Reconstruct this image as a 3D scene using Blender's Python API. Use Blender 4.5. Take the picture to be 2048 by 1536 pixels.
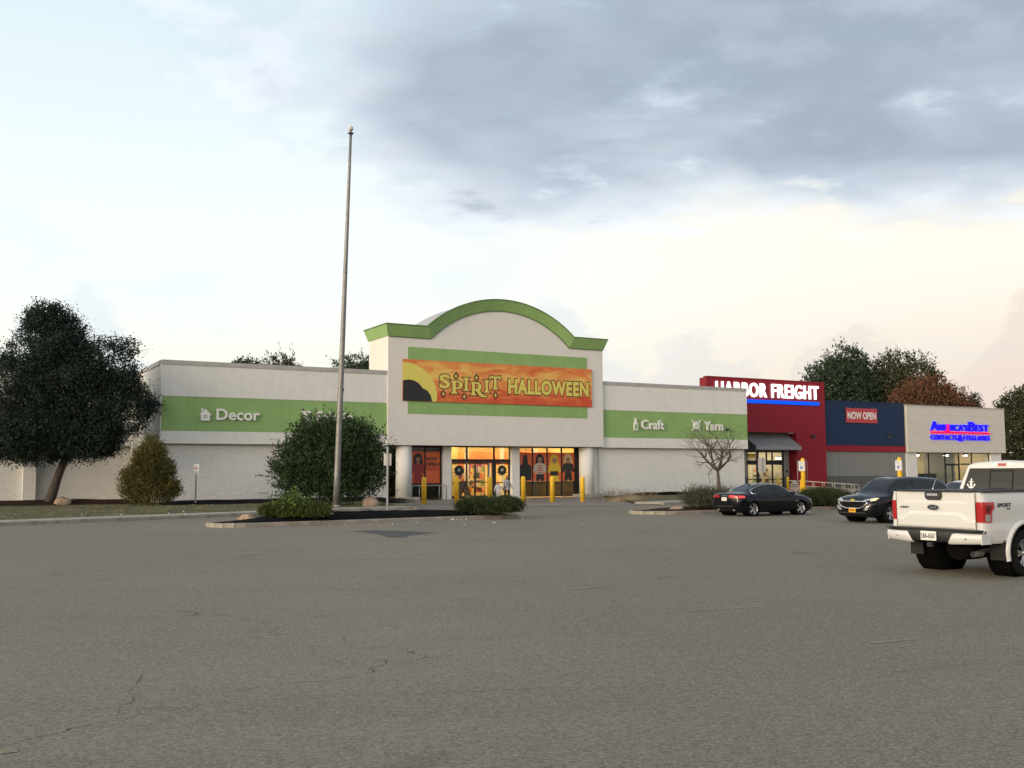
import bpy, bmesh, math, random
import numpy as np
from mathutils import Vector, Matrix, Euler, noise as mnoise

for o in list(bpy.data.objects):
    bpy.data.objects.remove(o, do_unlink=True)
scene = bpy.context.scene
COL = scene.collection
R = math.radians
PI = math.pi

# ------------------------------------------------------------------ camera
CAM_H = 1.90
PITCH = math.atan((944.0 - 768.0) / 2000.0)
ROLL = -0.0046
cd = bpy.data.cameras.new('camera')
cd.sensor_fit = 'HORIZONTAL'
cd.sensor_width = 36.0
cd.lens = 36.0 * 2000.0 / 2048.0
cd.clip_start = 0.1
cd.clip_end = 4000
cam = bpy.data.objects.new('camera', cd)
COL.objects.link(cam)
cam.matrix_world = (Matrix.Translation((0, 0, CAM_H)) @ Matrix.Rotation(R(90) + PITCH, 4, 'X')
                    @ Matrix.Rotation(ROLL, 4, 'Z'))
scene.camera = cam
scene.cycles.use_denoising = True
scene.cycles.max_bounces = 6
scene.cycles.diffuse_bounces = 3
scene.cycles.glossy_bounces = 3
scene.cycles.transparent_max_bounces = 6
scene.cycles.transmission_bounces = 4
scene.cycles.caustics_reflective = False
scene.cycles.caustics_refractive = False
scene.cycles.sample_clamp_indirect = 6.0

# ------------------------------------------------------------------ node helper
class NT:
    def __init__(s, tree):
        s.t = tree
    def n(s, typ, **kw):
        nd = s.t.nodes.new(typ)
        for k, v in kw.items():
            if k.startswith('in_'):
                key = k[3:]
                nd.inputs[int(key) if key.isdigit() else key.replace('_', ' ')].default_value = v
            else:
                setattr(nd, k, v)
        return nd
    def l(s, a, b):
        s.t.links.new(a, b)
    def val(s, x, sock):
        if isinstance(x, (int, float)):
            sock.default_value = x
        elif isinstance(x, (tuple, list)):
            sock.default_value = x
        else:
            s.l(x, sock)
    def math(s, op, a, b=0.0, c=None, clamp=False):
        nd = s.n('ShaderNodeMath', operation=op, use_clamp=clamp)
        s.val(a, nd.inputs[0]); s.val(b, nd.inputs[1])
        if c is not None: s.val(c, nd.inputs[2])
        return nd.outputs[0]
    def sstep(s, x, e0, e1):
        nd = s.n('ShaderNodeMapRange', interpolation_type='SMOOTHSTEP')
        s.val(x, nd.inputs[0]); nd.inputs[1].default_value = e0; nd.inputs[2].default_value = e1
        nd.inputs[3].default_value = 0; nd.inputs[4].default_value = 1
        return nd.outputs[0]
    def mix(s, f, a, b, blend='MIX'):
        nd = s.n('ShaderNodeMix', data_type='RGBA', blend_type=blend)
        s.val(f, nd.inputs[0])
        for x, k in ((a, 6), (b, 7)):
            if isinstance(x, (tuple, list)) and len(x) == 3: x = (*x, 1)
            s.val(x, nd.inputs[k])
        return nd.outputs[2]
    def noise(s, vec=None, scale=5, detail=4, rough=0.5, dist=0.0, lac=2.0, dim='3D'):
        nd = s.n('ShaderNodeTexNoise'); nd.noise_dimensions = dim
        nd.inputs['Scale'].default_value = scale; nd.inputs['Detail'].default_value = detail
        nd.inputs['Roughness'].default_value = rough; nd.inputs['Distortion'].default_value = dist
        nd.inputs['Lacunarity'].default_value = lac
        if vec is not None: s.l(vec, nd.inputs['Vector'])
        return nd.outputs[0]
    def mapping(s, vec, loc=(0, 0, 0), rot=(0, 0, 0), scale=(1, 1, 1)):
        nd = s.n('ShaderNodeMapping')
        nd.inputs[1].default_value = loc; nd.inputs[2].default_value = rot; nd.inputs[3].default_value = scale
        s.l(vec, nd.inputs[0])
        return nd.outputs[0]
    def xyz(s, vec):
        nd = s.n('ShaderNodeSeparateXYZ'); s.l(vec, nd.inputs[0]); return nd.outputs
    def comb(s, x, y, z):
        nd = s.n('ShaderNodeCombineXYZ'); s.val(x, nd.inputs[0]); s.val(y, nd.inputs[1]); s.val(z, nd.inputs[2]); return nd.outputs[0]

# ------------------------------------------------------------------ world: evening sky with a cloud deck
SUN_ELEV, SUN_AZ = 9.0, -136.0     # degrees; azimuth from +Y, positive to the right (sun low on the left, behind the camera)
world = bpy.data.worlds.new('World'); scene.world = world
world.use_nodes = True
world.cycles.sampling_method = 'MANUAL'; world.cycles.sample_map_resolution = 512
w = NT(world.node_tree); w.t.nodes.clear()
tc = w.n('ShaderNodeTexCoord')
dirv = tc.outputs['Generated']
dx, dy, dz = w.xyz(dirv)
zc = w.math('MAXIMUM', dz, 0.0)
nish = w.n('ShaderNodeTexSky', sky_type='NISHITA')
nish.sun_disc = False
nish.sun_elevation = R(SUN_ELEV); nish.sun_rotation = R(SUN_AZ)
nish.altitude = 200; nish.air_density = 1.0; nish.dust_density = 1.6; nish.ozone_density = 1.2
nis = w.n('ShaderNodeVectorMath', operation='SCALE'); w.l(nish.outputs[0], nis.inputs[0]); nis.inputs[3].default_value = 0.10
# veil of bright evening air over the blue: white-cream low down, pale blue higher, pink on the side away from the sun
horiz = w.mix(w.sstep(dx, -0.15, 0.55), (0.66, 0.622, 0.535), (0.56, 0.46, 0.39))
midc = w.mix(w.sstep(dx, -0.3, 0.55), (0.63, 0.665, 0.665), (0.68, 0.625, 0.53))
upc = (0.47, 0.58, 0.62)
c1 = w.mix(w.sstep(zc, 0.05, 0.20), horiz, midc)
c2 = w.mix(w.sstep(zc, 0.20, 0.50), c1, upc)
# the glow round the setting sun, out of view, widened and raised to brighten the walls
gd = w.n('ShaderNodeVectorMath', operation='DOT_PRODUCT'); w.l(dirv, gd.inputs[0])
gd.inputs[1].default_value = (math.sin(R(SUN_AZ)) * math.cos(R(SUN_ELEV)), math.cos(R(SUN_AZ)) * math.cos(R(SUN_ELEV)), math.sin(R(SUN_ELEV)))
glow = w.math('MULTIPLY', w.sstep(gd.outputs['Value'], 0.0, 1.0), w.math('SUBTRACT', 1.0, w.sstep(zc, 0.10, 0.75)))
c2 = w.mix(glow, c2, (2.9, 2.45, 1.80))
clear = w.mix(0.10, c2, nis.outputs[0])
# cloud deck: flat layer seen in perspective
zz = w.math('MAXIMUM', dz, 0.03)
px = w.math('DIVIDE', dx, zz); py = w.math('DIVIDE', dy, zz)
zs_ = w.math('ADD', zz, 0.20)
pv = w.comb(w.math('DIVIDE', dx, zs_), w.math('DIVIDE', dy, zs_), 0.0)
n1 = w.noise(w.mapping(pv, loc=(3.1, 1.7, 0), rot=(0, 0, R(30)), scale=(1.5, 1.9, 1)), scale=1.0, detail=3, rough=0.55, dim='2D')
n2 = w.noise(w.mapping(pv, loc=(8.1, 4.7, 2), rot=(0, 0, R(35)), scale=(4.2, 6.0, 1)), scale=1.0, detail=5, rough=0.6, dim='2D')
e1 = w.math('MULTIPLY_ADD', px, 1.1, w.math('MULTIPLY_ADD', py, -0.10, 1.38))      # inside for px > edge
e2 = w.math('SUBTRACT', 4.35, py)
e3 = w.math('ADD', py, 4.2)
e2s = w.math('MULTIPLY', e2, 0.75)
em = w.math('SMOOTH_MIN', e1, e2s, 0.4)
em = w.math('MINIMUM', em, w.math('MULTIPLY', e3, 0.5))
em = w.math('MINIMUM', em, 0.95)
nz = w.math('SUBTRACT', w.math('MULTIPLY_ADD', n1, 0.5, w.math('MULTIPLY', n2, 0.5)), 0.5)
cov = w.math('MULTIPLY_ADD', nz, 2.6, w.math('SUBTRACT', em, 0.22))
dens = w.sstep(cov, -0.10, 0.50)
thick = w.sstep(cov, 0.15, 0.95)
litc = w.mix(w.sstep(n2, 0.38, 0.66), (0.38, 0.44, 0.51), (0.585, 0.62, 0.665))
darkc = w.mix(w.sstep(n2, 0.30, 0.70), (0.175, 0.218, 0.275), (0.262, 0.305, 0.368))
cloudc = w.mix(thick, litc, darkc)
sky1 = w.mix(w.math('MULTIPLY', dens, 0.97), clear, cloudc)
# faint wisps in the clear part
sky1 = w.mix(w.math('MULTIPLY', w.sstep(n1, 0.56, 0.75), 0.22), sky1, (0.45, 0.52, 0.58))
# small cumulus sitting low along the horizon
az = w.math('ARCTAN2', dx, dy)
cv = w.comb(w.math('MULTIPLY', az, 16.0), w.math('MULTIPLY', dz, 24.0), 0.0)
n3 = w.noise(cv, scale=1.0, detail=4, rough=0.6, dim='2D')
n4 = w.noise(w.comb(w.math('MULTIPLY_ADD', az, 9.0, 4.1), 6.2, 0.0), scale=1.0, detail=0, rough=0.5, dim='2D')
top = w.math('MULTIPLY_ADD', n4, 0.15, 0.045)
cum = w.math('ADD', w.math('MULTIPLY', w.math('SUBTRACT', top, dz), 26.0), w.math('MULTIPLY', w.math('SUBTRACT', n3, 0.5), 2.2))
cumd = w.math('MULTIPLY', w.sstep(cum, 0.0, 0.45), w.sstep(dz, 0.0, 0.06))
cumc = w.mix(w.sstep(dx, -0.1, 0.5), (0.47, 0.53, 0.57), (0.52, 0.44, 0.39))
sky2 = w.mix(w.math('MULTIPLY', cumd, 0.55), sky1, cumc)
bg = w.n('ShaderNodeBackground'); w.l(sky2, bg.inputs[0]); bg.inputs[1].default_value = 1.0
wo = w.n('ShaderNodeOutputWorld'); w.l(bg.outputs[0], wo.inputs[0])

# ------------------------------------------------------------------ sun: last warm light through cloud
sd = bpy.data.lights.new('sun', 'SUN')
sd.energy = 1.2; sd.angle = R(16); sd.color = (1.0, 0.80, 0.58)
sun = bpy.data.objects.new('sun', sd); COL.objects.link(sun)
sv = Vector((math.sin(R(SUN_AZ)) * math.cos(R(SUN_ELEV)), math.cos(R(SUN_AZ)) * math.cos(R(SUN_ELEV)), math.sin(R(SUN_ELEV))))
sun.rotation_euler = sv.to_track_quat('Z', 'Y').to_euler()

scene.view_settings.view_transform = 'Standard'
scene.view_settings.look = 'None'
scene.view_settings.exposure = 0.72
scene.view_settings.gamma = 1.0
scene.view_settings.use_curve_mapping = False

# ================================================================== helpers
FA = R(90 - 60.28)                    # direction of the shop fronts
FU = Vector((math.cos(FA), math.sin(FA), 0)); FN = Vector((-math.sin(FA), math.cos(FA), 0))
FD = 71.66
def W(s, b, z=0.0):                   # shop-front coordinates: s along, b into the building
    p = Vector((0, FD, 0)) + FU * s + FN * b
    return Vector((p.x, p.y, z))

class MB:
    def __init__(s):
        s.v = []; s.f = []; s.sm = []
    def add(s, vs, fs, smooth=False):
        o = len(s.v); s.v += [tuple(p) for p in vs]
        for f in fs:
            s.f.append(tuple(i + o for i in f)); s.sm.append(smooth)
        return s
    def box(s, x0, x1, y0, y1, z0, z1, M=None):
        vs = [Vector((x, y, z)) for z in (z0, z1) for y in (y0, y1) for x in (x0, x1)]
        if M is not None: vs = [M @ p for p in vs]
        return s.add(vs, [(0, 2, 3, 1), (4, 5, 7, 6), (0, 1, 5, 4), (1, 3, 7, 5), (3, 2, 6, 7), (2, 0, 4, 6)])
    def prism(s, poly, d0, d1, plane='xz', smooth=False):
        n = len(poly)
        def P(a, b, d):
            return (a, d, b) if plane == 'xz' else ((a, b, d) if plane == 'xy' else (d, a, b))
        vs = [P(a, b, d0) for a, b in poly] + [P(a, b, d1) for a, b in poly]
        s.add(vs, [tuple(range(n)), tuple(range(2 * n - 1, n - 1, -1))])
        o = len(s.v) - 2 * n
        for i in range(n):
            j = (i + 1) % n
            s.f.append((o + j, o + i, o + n + i, o + n + j)); s.sm.append(smooth)
        return s
    def tube(s, pts, rad, n=8, cap=True, smooth=True):
        pts = [Vector(p) for p in pts]
        if isinstance(rad, (int, float)): rad = [rad] * len(pts)
        t0 = (pts[1] - pts[0]).normalized()
        a = t0.orthogonal().normalized()
        rings = []
        for i, p in enumerate(pts):
            if i == 0: t = t0
            elif i == len(pts) - 1: t = (pts[i] - pts[i - 1]).normalized()
            else: t = ((pts[i + 1] - p).normalized() + (p - pts[i - 1]).normalized())
            if t.length < 1e-6: t = t0
            t = t.normalized()
            a = (a - t * a.dot(t))
            a = a.normalized() if a.length > 1e-6 else t.orthogonal().normalized()
            b = t.cross(a)
            rings.append([p + (a * math.cos(2 * PI * k / n) + b * math.sin(2 * PI * k / n)) * rad[i] for k in range(n)])
        o = len(s.v)
        for r in rings: s.v += [tuple(p) for p in r]
        for i in range(len(rings) - 1):
            for k in range(n):
                k2 = (k + 1) % n
                s.f.append((o + i * n + k, o + i * n + k2, o + (i + 1) * n + k2, o + (i + 1) * n + k)); s.sm.append(smooth)
        if cap:
            s.f.append(tuple(o + k for k in range(n - 1, -1, -1))); s.sm.append(False)
            s.f.append(tuple(o + (len(rings) - 1) * n + k for k in range(n))); s.sm.append(False)
        return s
    def lathe(s, prof, n=20, c=(0, 0, 0), axis='z', smooth=True, cap=True):
        o = len(s.v)
        for r, h in prof:
            for k in range(n):
                a = 2 * PI * k / n
                x, y = r * math.cos(a), r * math.sin(a)
                p = (x, y, h) if axis == 'z' else ((x, h, y) if axis == 'y' else (h, x, y))
                s.v.append((p[0] + c[0], p[1] + c[1], p[2] + c[2]))
        for i in range(len(prof) - 1):
            for k in range(n):
                k2 = (k + 1) % n
                s.f.append((o + i * n + k, o + i * n + k2, o + (i + 1) * n + k2, o + (i + 1) * n + k)); s.sm.append(smooth)
        if cap and prof[0][0] > 1e-5: s.f.append(tuple(o + k for k in range(n - 1, -1, -1))); s.sm.append(False)
        if cap and prof[-1][0] > 1e-5: s.f.append(tuple(o + (len(prof) - 1) * n + k for k in range(n))); s.sm.append(False)
        return s
    def mesh(s, name, bevel=0.0, recalc=True):
        me = bpy.data.meshes.new(name)
        me.from_pydata(s.v, [], s.f)
        me.polygons.foreach_set('use_smooth', s.sm)
        if bevel or recalc:
            bm = bmesh.new(); bm.from_mesh(me)
            if recalc: bmesh.ops.recalc_face_normals(bm, faces=bm.faces)
            if bevel:
                es = [e for e in bm.edges if len(e.link_faces) == 2 and e.calc_face_angle(0) > 0.5]
                bmesh.ops.bevel(bm, geom=es, offset=bevel, segments=2, affect='EDGES', profile=0.5)
            bm.to_mesh(me); bm.free()
        me.update()
        return me
    def build(s, name, mat, parent=None, loc=None, rz=None, bevel=0.0, recalc=True):
        return mk(name, s.mesh(name, bevel, recalc), mat, parent, loc, rz)

def mk(name, me, mat, parent=None, loc=None, rz=None):
    if isinstance(mat, str): mat = M[mat]
    if mat is not None and len(me.materials) == 0: me.materials.append(mat)
    o = bpy.data.objects.new(name, me); COL.objects.link(o)
    if parent is not None: o.parent = parent
    if loc is not None: o.location = loc
    if rz is not None: o.rotation_euler = (0, 0, rz)
    return o

def tag(o, label=None, cat=None, group=None, kind=None):
    if label: o['label'] = label
    if cat: o['category'] = cat
    if group: o['group'] = group
    if kind: o['kind'] = kind
    return o

def thing(name, label, cat, loc=(0, 0, 0), rz=0.0, group=None, scale=None):
    o = bpy.data.objects.new(name, None); COL.objects.link(o)
    o.location = loc; o.rotation_euler = (0, 0, rz)
    if scale: o.scale = (scale,) * 3
    return tag(o, label, cat, group)

def copy_tree(o, parent=None):
    c = o.copy(); COL.objects.link(c)
    if parent is not None: c.parent = parent
    for ch in list(o.children): copy_tree(ch, c)
    return c

# ------------------------------------------------------------------ lettering
def curve_mesh(splines, depth, offset=0.0, res=6):
    cu = bpy.data.curves.new('glyph', 'CURVE'); cu.dimensions = '2D'; cu.fill_mode = 'BOTH'
    cu.extrude = depth / 2; cu.offset = offset
    for pts in splines:
        sp = cu.splines.new('POLY'); sp.points.add(len(pts) - 1)
        for i, p in enumerate(pts): sp.points[i].co = (p[0], p[1], 0, 1)
        sp.use_cyclic_u = True
    ob = bpy.data.objects.new('glyph', cu)
    me = bpy.data.meshes.new_from_object(ob)
    bpy.data.objects.remove(ob); bpy.data.curves.remove(cu)
    return me

def text_mesh(txt, depth, offset=0.0, shear=0.0, spacing=1.0, res=4):
    cu = bpy.data.curves.new('glyph', 'FONT'); cu.body = txt
    cu.extrude = depth / 2; cu.offset = offset; cu.resolution_u = res; cu.shear = shear; cu.space_character = spacing
    ob = bpy.data.objects.new('glyph', cu)
    me = bpy.data.meshes.new_from_object(ob)
    bpy.data.objects.remove(ob); bpy.data.curves.remove(cu)
    return me

def fit_text(txt, x0, x1, z0, z1, depth, offset=0.0, shear=0.0, spacing=1.0, res=4):
    """mesh of the text standing in the x-z plane, front towards -y, filling the given rectangle"""
    me = text_mesh(txt, 1.0, offset, shear, spacing, res)
    n = len(me.vertices); co = np.empty(n * 3, 'f'); me.vertices.foreach_get('co', co); co = co.reshape(-1, 3)
    a, b = co.min(0), co.max(0)
    out = np.empty_like(co)
    out[:, 0] = x0 + (co[:, 0] - a[0]) / (b[0] - a[0]) * (x1 - x0)
    out[:, 2] = z0 + (co[:, 1] - a[1]) / (b[1] - a[1]) * (z1 - z0)
    out[:, 1] = -(co[:, 2] - a[2]) / (b[2] - a[2]) * depth
    me.vertices.foreach_set('co', out.ravel()); me.update()
    return me

def islands(me):
    """split a text mesh into one mesh per letter"""
    n = len(me.vertices); par = list(range(n))
    def find(i):
        while par[i] != i:
            par[i] = par[par[i]]; i = par[i]
        return i
    # merge coincident points (sides and caps of a letter are not welded)
    key = {}
    for v in me.vertices:
        k = (round(v.co.x, 4), round(v.co.z, 4))
        if k in key: par[find(v.index)] = find(key[k])
        else: key[k] = v.index
    for p in me.polygons:
        r = find(p.vertices[0])
        for q in p.vertices[1:]: par[find(q)] = r
    groups = {}
    for p in me.polygons: groups.setdefault(find(p.vertices[0]), []).append(p)
    out = []
    for g in groups.values():
        idx = {}; vs = []; fs = []
        for p in g:
            f = []
            for q in p.vertices:
                if q not in idx: idx[q] = len(vs); vs.append(tuple(me.vertices[q].co))
                f.append(idx[q])
            fs.append(f)
        m2 = bpy.data.meshes.new('letter'); m2.from_pydata(vs, [], fs); m2.update()
        out.append((min(v[0] for v in vs), m2))
    out.sort(key=lambda t: t[0])
    return [m for _, m in out]

def letters(parent, txt, x0, x1, z0, z1, y, depth, mat, offset=0.0, name='letter', **kw):
    me = fit_text(txt, x0, x1, z0, z1, depth, offset, **kw)
    res = []
    for m in islands(me):
        res.append(mk(name, m, mat, parent, loc=(0, y, 0)))
    bpy.data.meshes.remove(me)
    return res

# ------------------------------------------------------------------ materials
M = {}
def pm(name, col, rough=0.6, metal=0.0, var=0.0, vscale=8.0, bump=0.0, bscale=60.0, spec=0.5, streak=0.0, dirt=0.0, coat=0.0,
       emit=None, estr=0.0, dirtcol=(0.12, 0.105, 0.085), tint=None):
    m = bpy.data.materials.new(name); m.use_nodes = True
    t = NT(m.node_tree); b = m.node_tree.nodes['Principled BSDF']
    b.inputs['Roughness'].default_value = rough; b.inputs['Metallic'].default_value = metal
    b.inputs['Specular IOR Level'].default_value = spec
    if coat: b.inputs['Coat Weight'].default_value = coat; b.inputs['Coat Roughness'].default_value = 0.04
    c = (*col, 1)
    b.inputs['Base Color'].default_value = c
    tcn = t.n('ShaderNodeTexCoord').outputs['Object']
    cur = c
    if var:
        nz = t.noise(tcn, vscale, 5, 0.6)
        cur = t.mix(t.sstep(nz, 0.3, 0.7), tuple(x * (1 - var) for x in col), tuple(min(1, x * (1 + var)) for x in (tint or col)))
    if streak:
        nz = t.noise(t.mapping(tcn, scale=(3.0, 3.0, 0.12)), 1.6, 5, 0.65)
        cur = t.mix(t.math('MULTIPLY', t.sstep(nz, 0.45, 0.8), streak), cur, dirtcol)
    if dirt:
        nz = t.noise(tcn, 0.6, 8, 0.7)
        cur = t.mix(t.math('MULTIPLY', t.sstep(nz, 0.5, 0.8), dirt), cur, dirtcol)
    if not isinstance(cur, tuple): t.l(cur, b.inputs['Base Color'])
    if bump:
        nz = t.noise(tcn, bscale, 3, 0.6)
        bp = t.n('ShaderNodeBump'); bp.inputs['Strength'].default_value = bump; bp.inputs['Distance'].default_value = 0.01
        t.l(nz, bp.inputs['Height']); t.l(bp.outputs[0], b.inputs['Normal'])
    if emit:
        b.inputs['Emission Color'].default_value = (*emit, 1); b.inputs['Emission Strength'].default_value = estr
    M[name] = m
    return m

def glass(name, tint=(0.9, 0.95, 0.95), opacity=0.15, col=(0.01, 0.012, 0.014), rough=0.02, f0=0.05):
    """window pane: clear or smoked sheet with a mirror-like surface"""
    m = bpy.data.materials.new(name); m.use_nodes = True
    t = NT(m.node_tree); m.node_tree.nodes.clear()
    tr = t.n('ShaderNodeBsdfTransparent'); tr.inputs[0].default_value = (*tint, 1)
    df = t.n('ShaderNodeBsdfDiffuse'); df.inputs[0].default_value = (*col, 1)
    mx = t.n('ShaderNodeMixShader'); mx.inputs[0].default_value = opacity
    t.l(tr.outputs[0], mx.inputs[1]); t.l(df.outputs[0], mx.inputs[2])
    gl = t.n('ShaderNodeBsdfGlossy'); gl.inputs['Roughness'].default_value = rough
    lw = t.n('ShaderNodeLayerWeight'); lw.inputs[0].default_value = 0.5
    fr = t.math('MULTIPLY_ADD', t.math('POWER', lw.outputs['Facing'], 5.0), 0.95 - f0, f0)
    m2 = t.n('ShaderNodeMixShader'); t.l(fr, m2.inputs[0]); t.l(mx.outputs[0], m2.inputs[1]); t.l(gl.outputs[0], m2.inputs[2])
    out = t.n('ShaderNodeOutputMaterial'); t.l(m2.outputs[0], out.inputs[0])
    M[name] = m
    return m

def emis(name, col, strength):
    m = bpy.data.materials.new(name); m.use_nodes = True
    t = NT(m.node_tree); m.node_tree.nodes.clear()
    e = t.n('ShaderNodeEmission'); e.inputs[0].default_value = (*col, 1); e.inputs[1].default_value = strength
    out = t.n('ShaderNodeOutputMaterial'); t.l(e.outputs[0], out.inputs[0])
    M[name] = m
    return m

pm('stucco_white', (0.69, 0.69, 0.665), 0.9, var=0.03, vscale=1.5, bump=0.25, bscale=90, streak=0.12, dirt=0.07, dirtcol=(0.30, 0.28, 0.25))
pm('stucco_tower', (0.665, 0.65, 0.615), 0.9, var=0.025, vscale=1.2, bump=0.25, bscale=90, streak=0.07, dirt=0.06, dirtcol=(0.32, 0.30, 0.27))
pm('green_paint', (0.245, 0.395, 0.145), 0.75, var=0.05, vscale=1.2, bump=0.15, bscale=90, streak=0.2, dirtcol=(0.12, 0.2, 0.06))
pm('green_cap', (0.08, 0.16, 0.05), 0.6)
pm('coping', (0.42, 0.41, 0.39), 0.5, metal=0.3, var=0.1, vscale=3)
pm('soffit', (0.30, 0.29, 0.27), 0.9, var=0.06)
pm('concrete', (0.33, 0.30, 0.26), 0.9, var=0.16, vscale=2.5, bump=0.5, bscale=40, dirt=0.5, dirtcol=(0.13, 0.115, 0.095))
pm('kerb_concrete', (0.30, 0.265, 0.22), 0.9, var=0.25, vscale=1.6, bump=0.6, bscale=30, dirt=0.6, dirtcol=(0.14, 0.12, 0.10))
pm('apron', (0.20, 0.175, 0.15), 0.9, var=0.15, vscale=1.3, bump=0.4, bscale=30, dirt=0.45, dirtcol=(0.10, 0.09, 0.08))
pm('mulch_black', (0.010, 0.010, 0.0105), 1.0, spec=0.05, var=0.5, vscale=25, bump=1.0, bscale=35)
pm('mulch_brown', (0.040, 0.025, 0.018), 1.0, spec=0.05, var=0.5, vscale=20, bump=1.0, bscale=35)
pm('black_frame', (0.012, 0.012, 0.013), 0.45, spec=0.4)
pm('black_rubber', (0.012, 0.012, 0.013), 0.85)
pm('dark_plastic', (0.02, 0.02, 0.022), 0.6)
pm('yellow_paint', (0.78, 0.46, 0.02), 0.55, var=0.10, vscale=2.2, dirt=0.25, streak=0.15, dirtcol=(0.30, 0.18, 0.03))
pm('pole_grey', (0.20, 0.195, 0.19), 0.5, metal=0.4, var=0.2, vscale=3)
pm('galv', (0.36, 0.37, 0.38), 0.45, metal=0.7, var=0.15, vscale=12)
pm('sign_white', (0.80, 0.80, 0.78), 0.5)
pm('sign_back', (0.52, 0.50, 0.47), 0.5, metal=0.3, var=0.1)
pm('sign_blue', (0.03, 0.12, 0.50), 0.5)
pm('sign_red', (0.45, 0.04, 0.05), 0.5)
pm('sign_grey', (0.45, 0.45, 0.45), 0.5)
pm('letter_white', (0.78, 0.77, 0.74), 0.5)
pm('letter_side', (0.30, 0.30, 0.29), 0.5)
pm('brick_plain', (0.66, 0.65, 0.62), 0.85)
pm('red_panel', (0.25, 0.013, 0.024), 0.55, spec=0.25, var=0.05, vscale=1.0, streak=0.08, dirtcol=(0.12, 0.02, 0.025))
pm('navy_panel', (0.010, 0.026, 0.075), 0.5, spec=0.25, var=0.06, vscale=1.0, streak=0.10, dirtcol=(0.03, 0.04, 0.07))
pm('grey_wall', (0.24, 0.245, 0.235), 0.85, var=0.05, vscale=1.0, bump=0.4, bscale=25, dirt=0.12)
pm('grey_wall_dark', (0.115, 0.12, 0.12), 0.85, var=0.05, vscale=1.0, bump=0.4, bscale=25)
pm('beige_panel', (0.60, 0.565, 0.50), 0.7, var=0.03, vscale=1.0, streak=0.06, dirtcol=(0.33, 0.30, 0.26))
pm('awning_metal', (0.27, 0.275, 0.275), 0.45, metal=0.25, var=0.08)
pm('awning_dark', (0.05, 0.05, 0.052), 0.7)
pm('crack', (0.03, 0.028, 0.025), 1.0, spec=0.05)
pm('banner_red', (0.47, 0.05, 0.06), 0.6, var=0.06, vscale=2)
pm('roof_dark', (0.06, 0.06, 0.06), 0.9, var=0.2, vscale=1)
glass('pane', opacity=0.10)
glass('pane_dark', opacity=0.75)
glass('car_glass', opacity=0.86, col=(0.012, 0.014, 0.015), f0=0.07)
glass('truck_glass', opacity=0.9, col=(0.008, 0.008, 0.009), f0=0.035)
emis('lamp_warm', (1.0, 0.70, 0.32), 34.0)
emis('bulb_white', (1.0, 0.95, 0.85), 12.0)
emis('lamp_white', (1.0, 0.88, 0.66), 22.0)
emis('sign_lit_white', (1.0, 0.98, 0.96), 1.3)
emis('sign_lit_blue', (0.005, 0.10, 0.95), 0.75)
emis('sign_lit_blue2', (0.015, 0.01, 1.0), 0.95)
emis('sign_lit_red', (1.0, 0.01, 0.09), 0.9)

# white painted brick
def brick_mat(name, col, mortar, bw=0.21, bh=0.078):
    m = bpy.data.materials.new(name); m.use_nodes = True
    t = NT(m.node_tree); b = m.node_tree.nodes['Principled BSDF']; b.inputs['Roughness'].default_value = 0.8
    x, y, z = t.xyz(t.n('ShaderNodeTexCoord').outputs['Object'])
    vec = t.comb(t.math('ADD', x, y), z, 0.0)
    br = t.n('ShaderNodeTexBrick'); t.l(vec, br.inputs['Vector'])
    br.inputs['Scale'].default_value = 1.0; br.inputs['Brick Width'].default_value = bw; br.inputs['Row Height'].default_value = bh
    br.inputs['Mortar Size'].default_value = 0.007; br.inputs['Mortar Smooth'].default_value = 0.15
    br.inputs['Color1'].default_value = (*col, 1); br.inputs['Color2'].default_value = (*[c * 0.90 for c in col], 1)
    br.inputs['Mortar'].default_value = (*mortar, 1)
    nz = t.noise(t.comb(x, z, y), 0.7, 6, 0.65)
    c = t.mix(t.math('MULTIPLY', t.sstep(nz, 0.48, 0.75), 0.12), br.outputs[0], tuple(v * 0.55 for v in col))
    # worn paint low down shows the grey under it
    nz2 = t.noise(t.comb(x, z, y), 2.2, 6, 0.7)
    low = t.math('MULTIPLY', t.sstep(nz2, 0.55, 0.68), t.math('SUBTRACT', 1.0, t.sstep(z, 0.2, 1.2)))
    c = t.mix(t.math('MULTIPLY', low, 0.6), c, (0.30, 0.29, 0.27))
    t.l(c, b.inputs['Base Color'])
    bp = t.n('ShaderNodeBump'); bp.inputs['Strength'].default_value = 0.8; bp.inputs['Distance'].default_value = 0.012
    bp.invert = True
    t.l(br.outputs[1], bp.inputs['Height']); t.l(bp.outputs[0], b.inputs['Normal'])
    M[name] = m
brick_mat('brick_white', (0.82, 0.82, 0.80), (0.58, 0.575, 0.555))
brick_mat('brick_grey', (0.26, 0.265, 0.255), (0.18, 0.18, 0.175))
brick_mat('brick_grey_dark', (0.12, 0.125, 0.125), (0.08, 0.08, 0.08))

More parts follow.
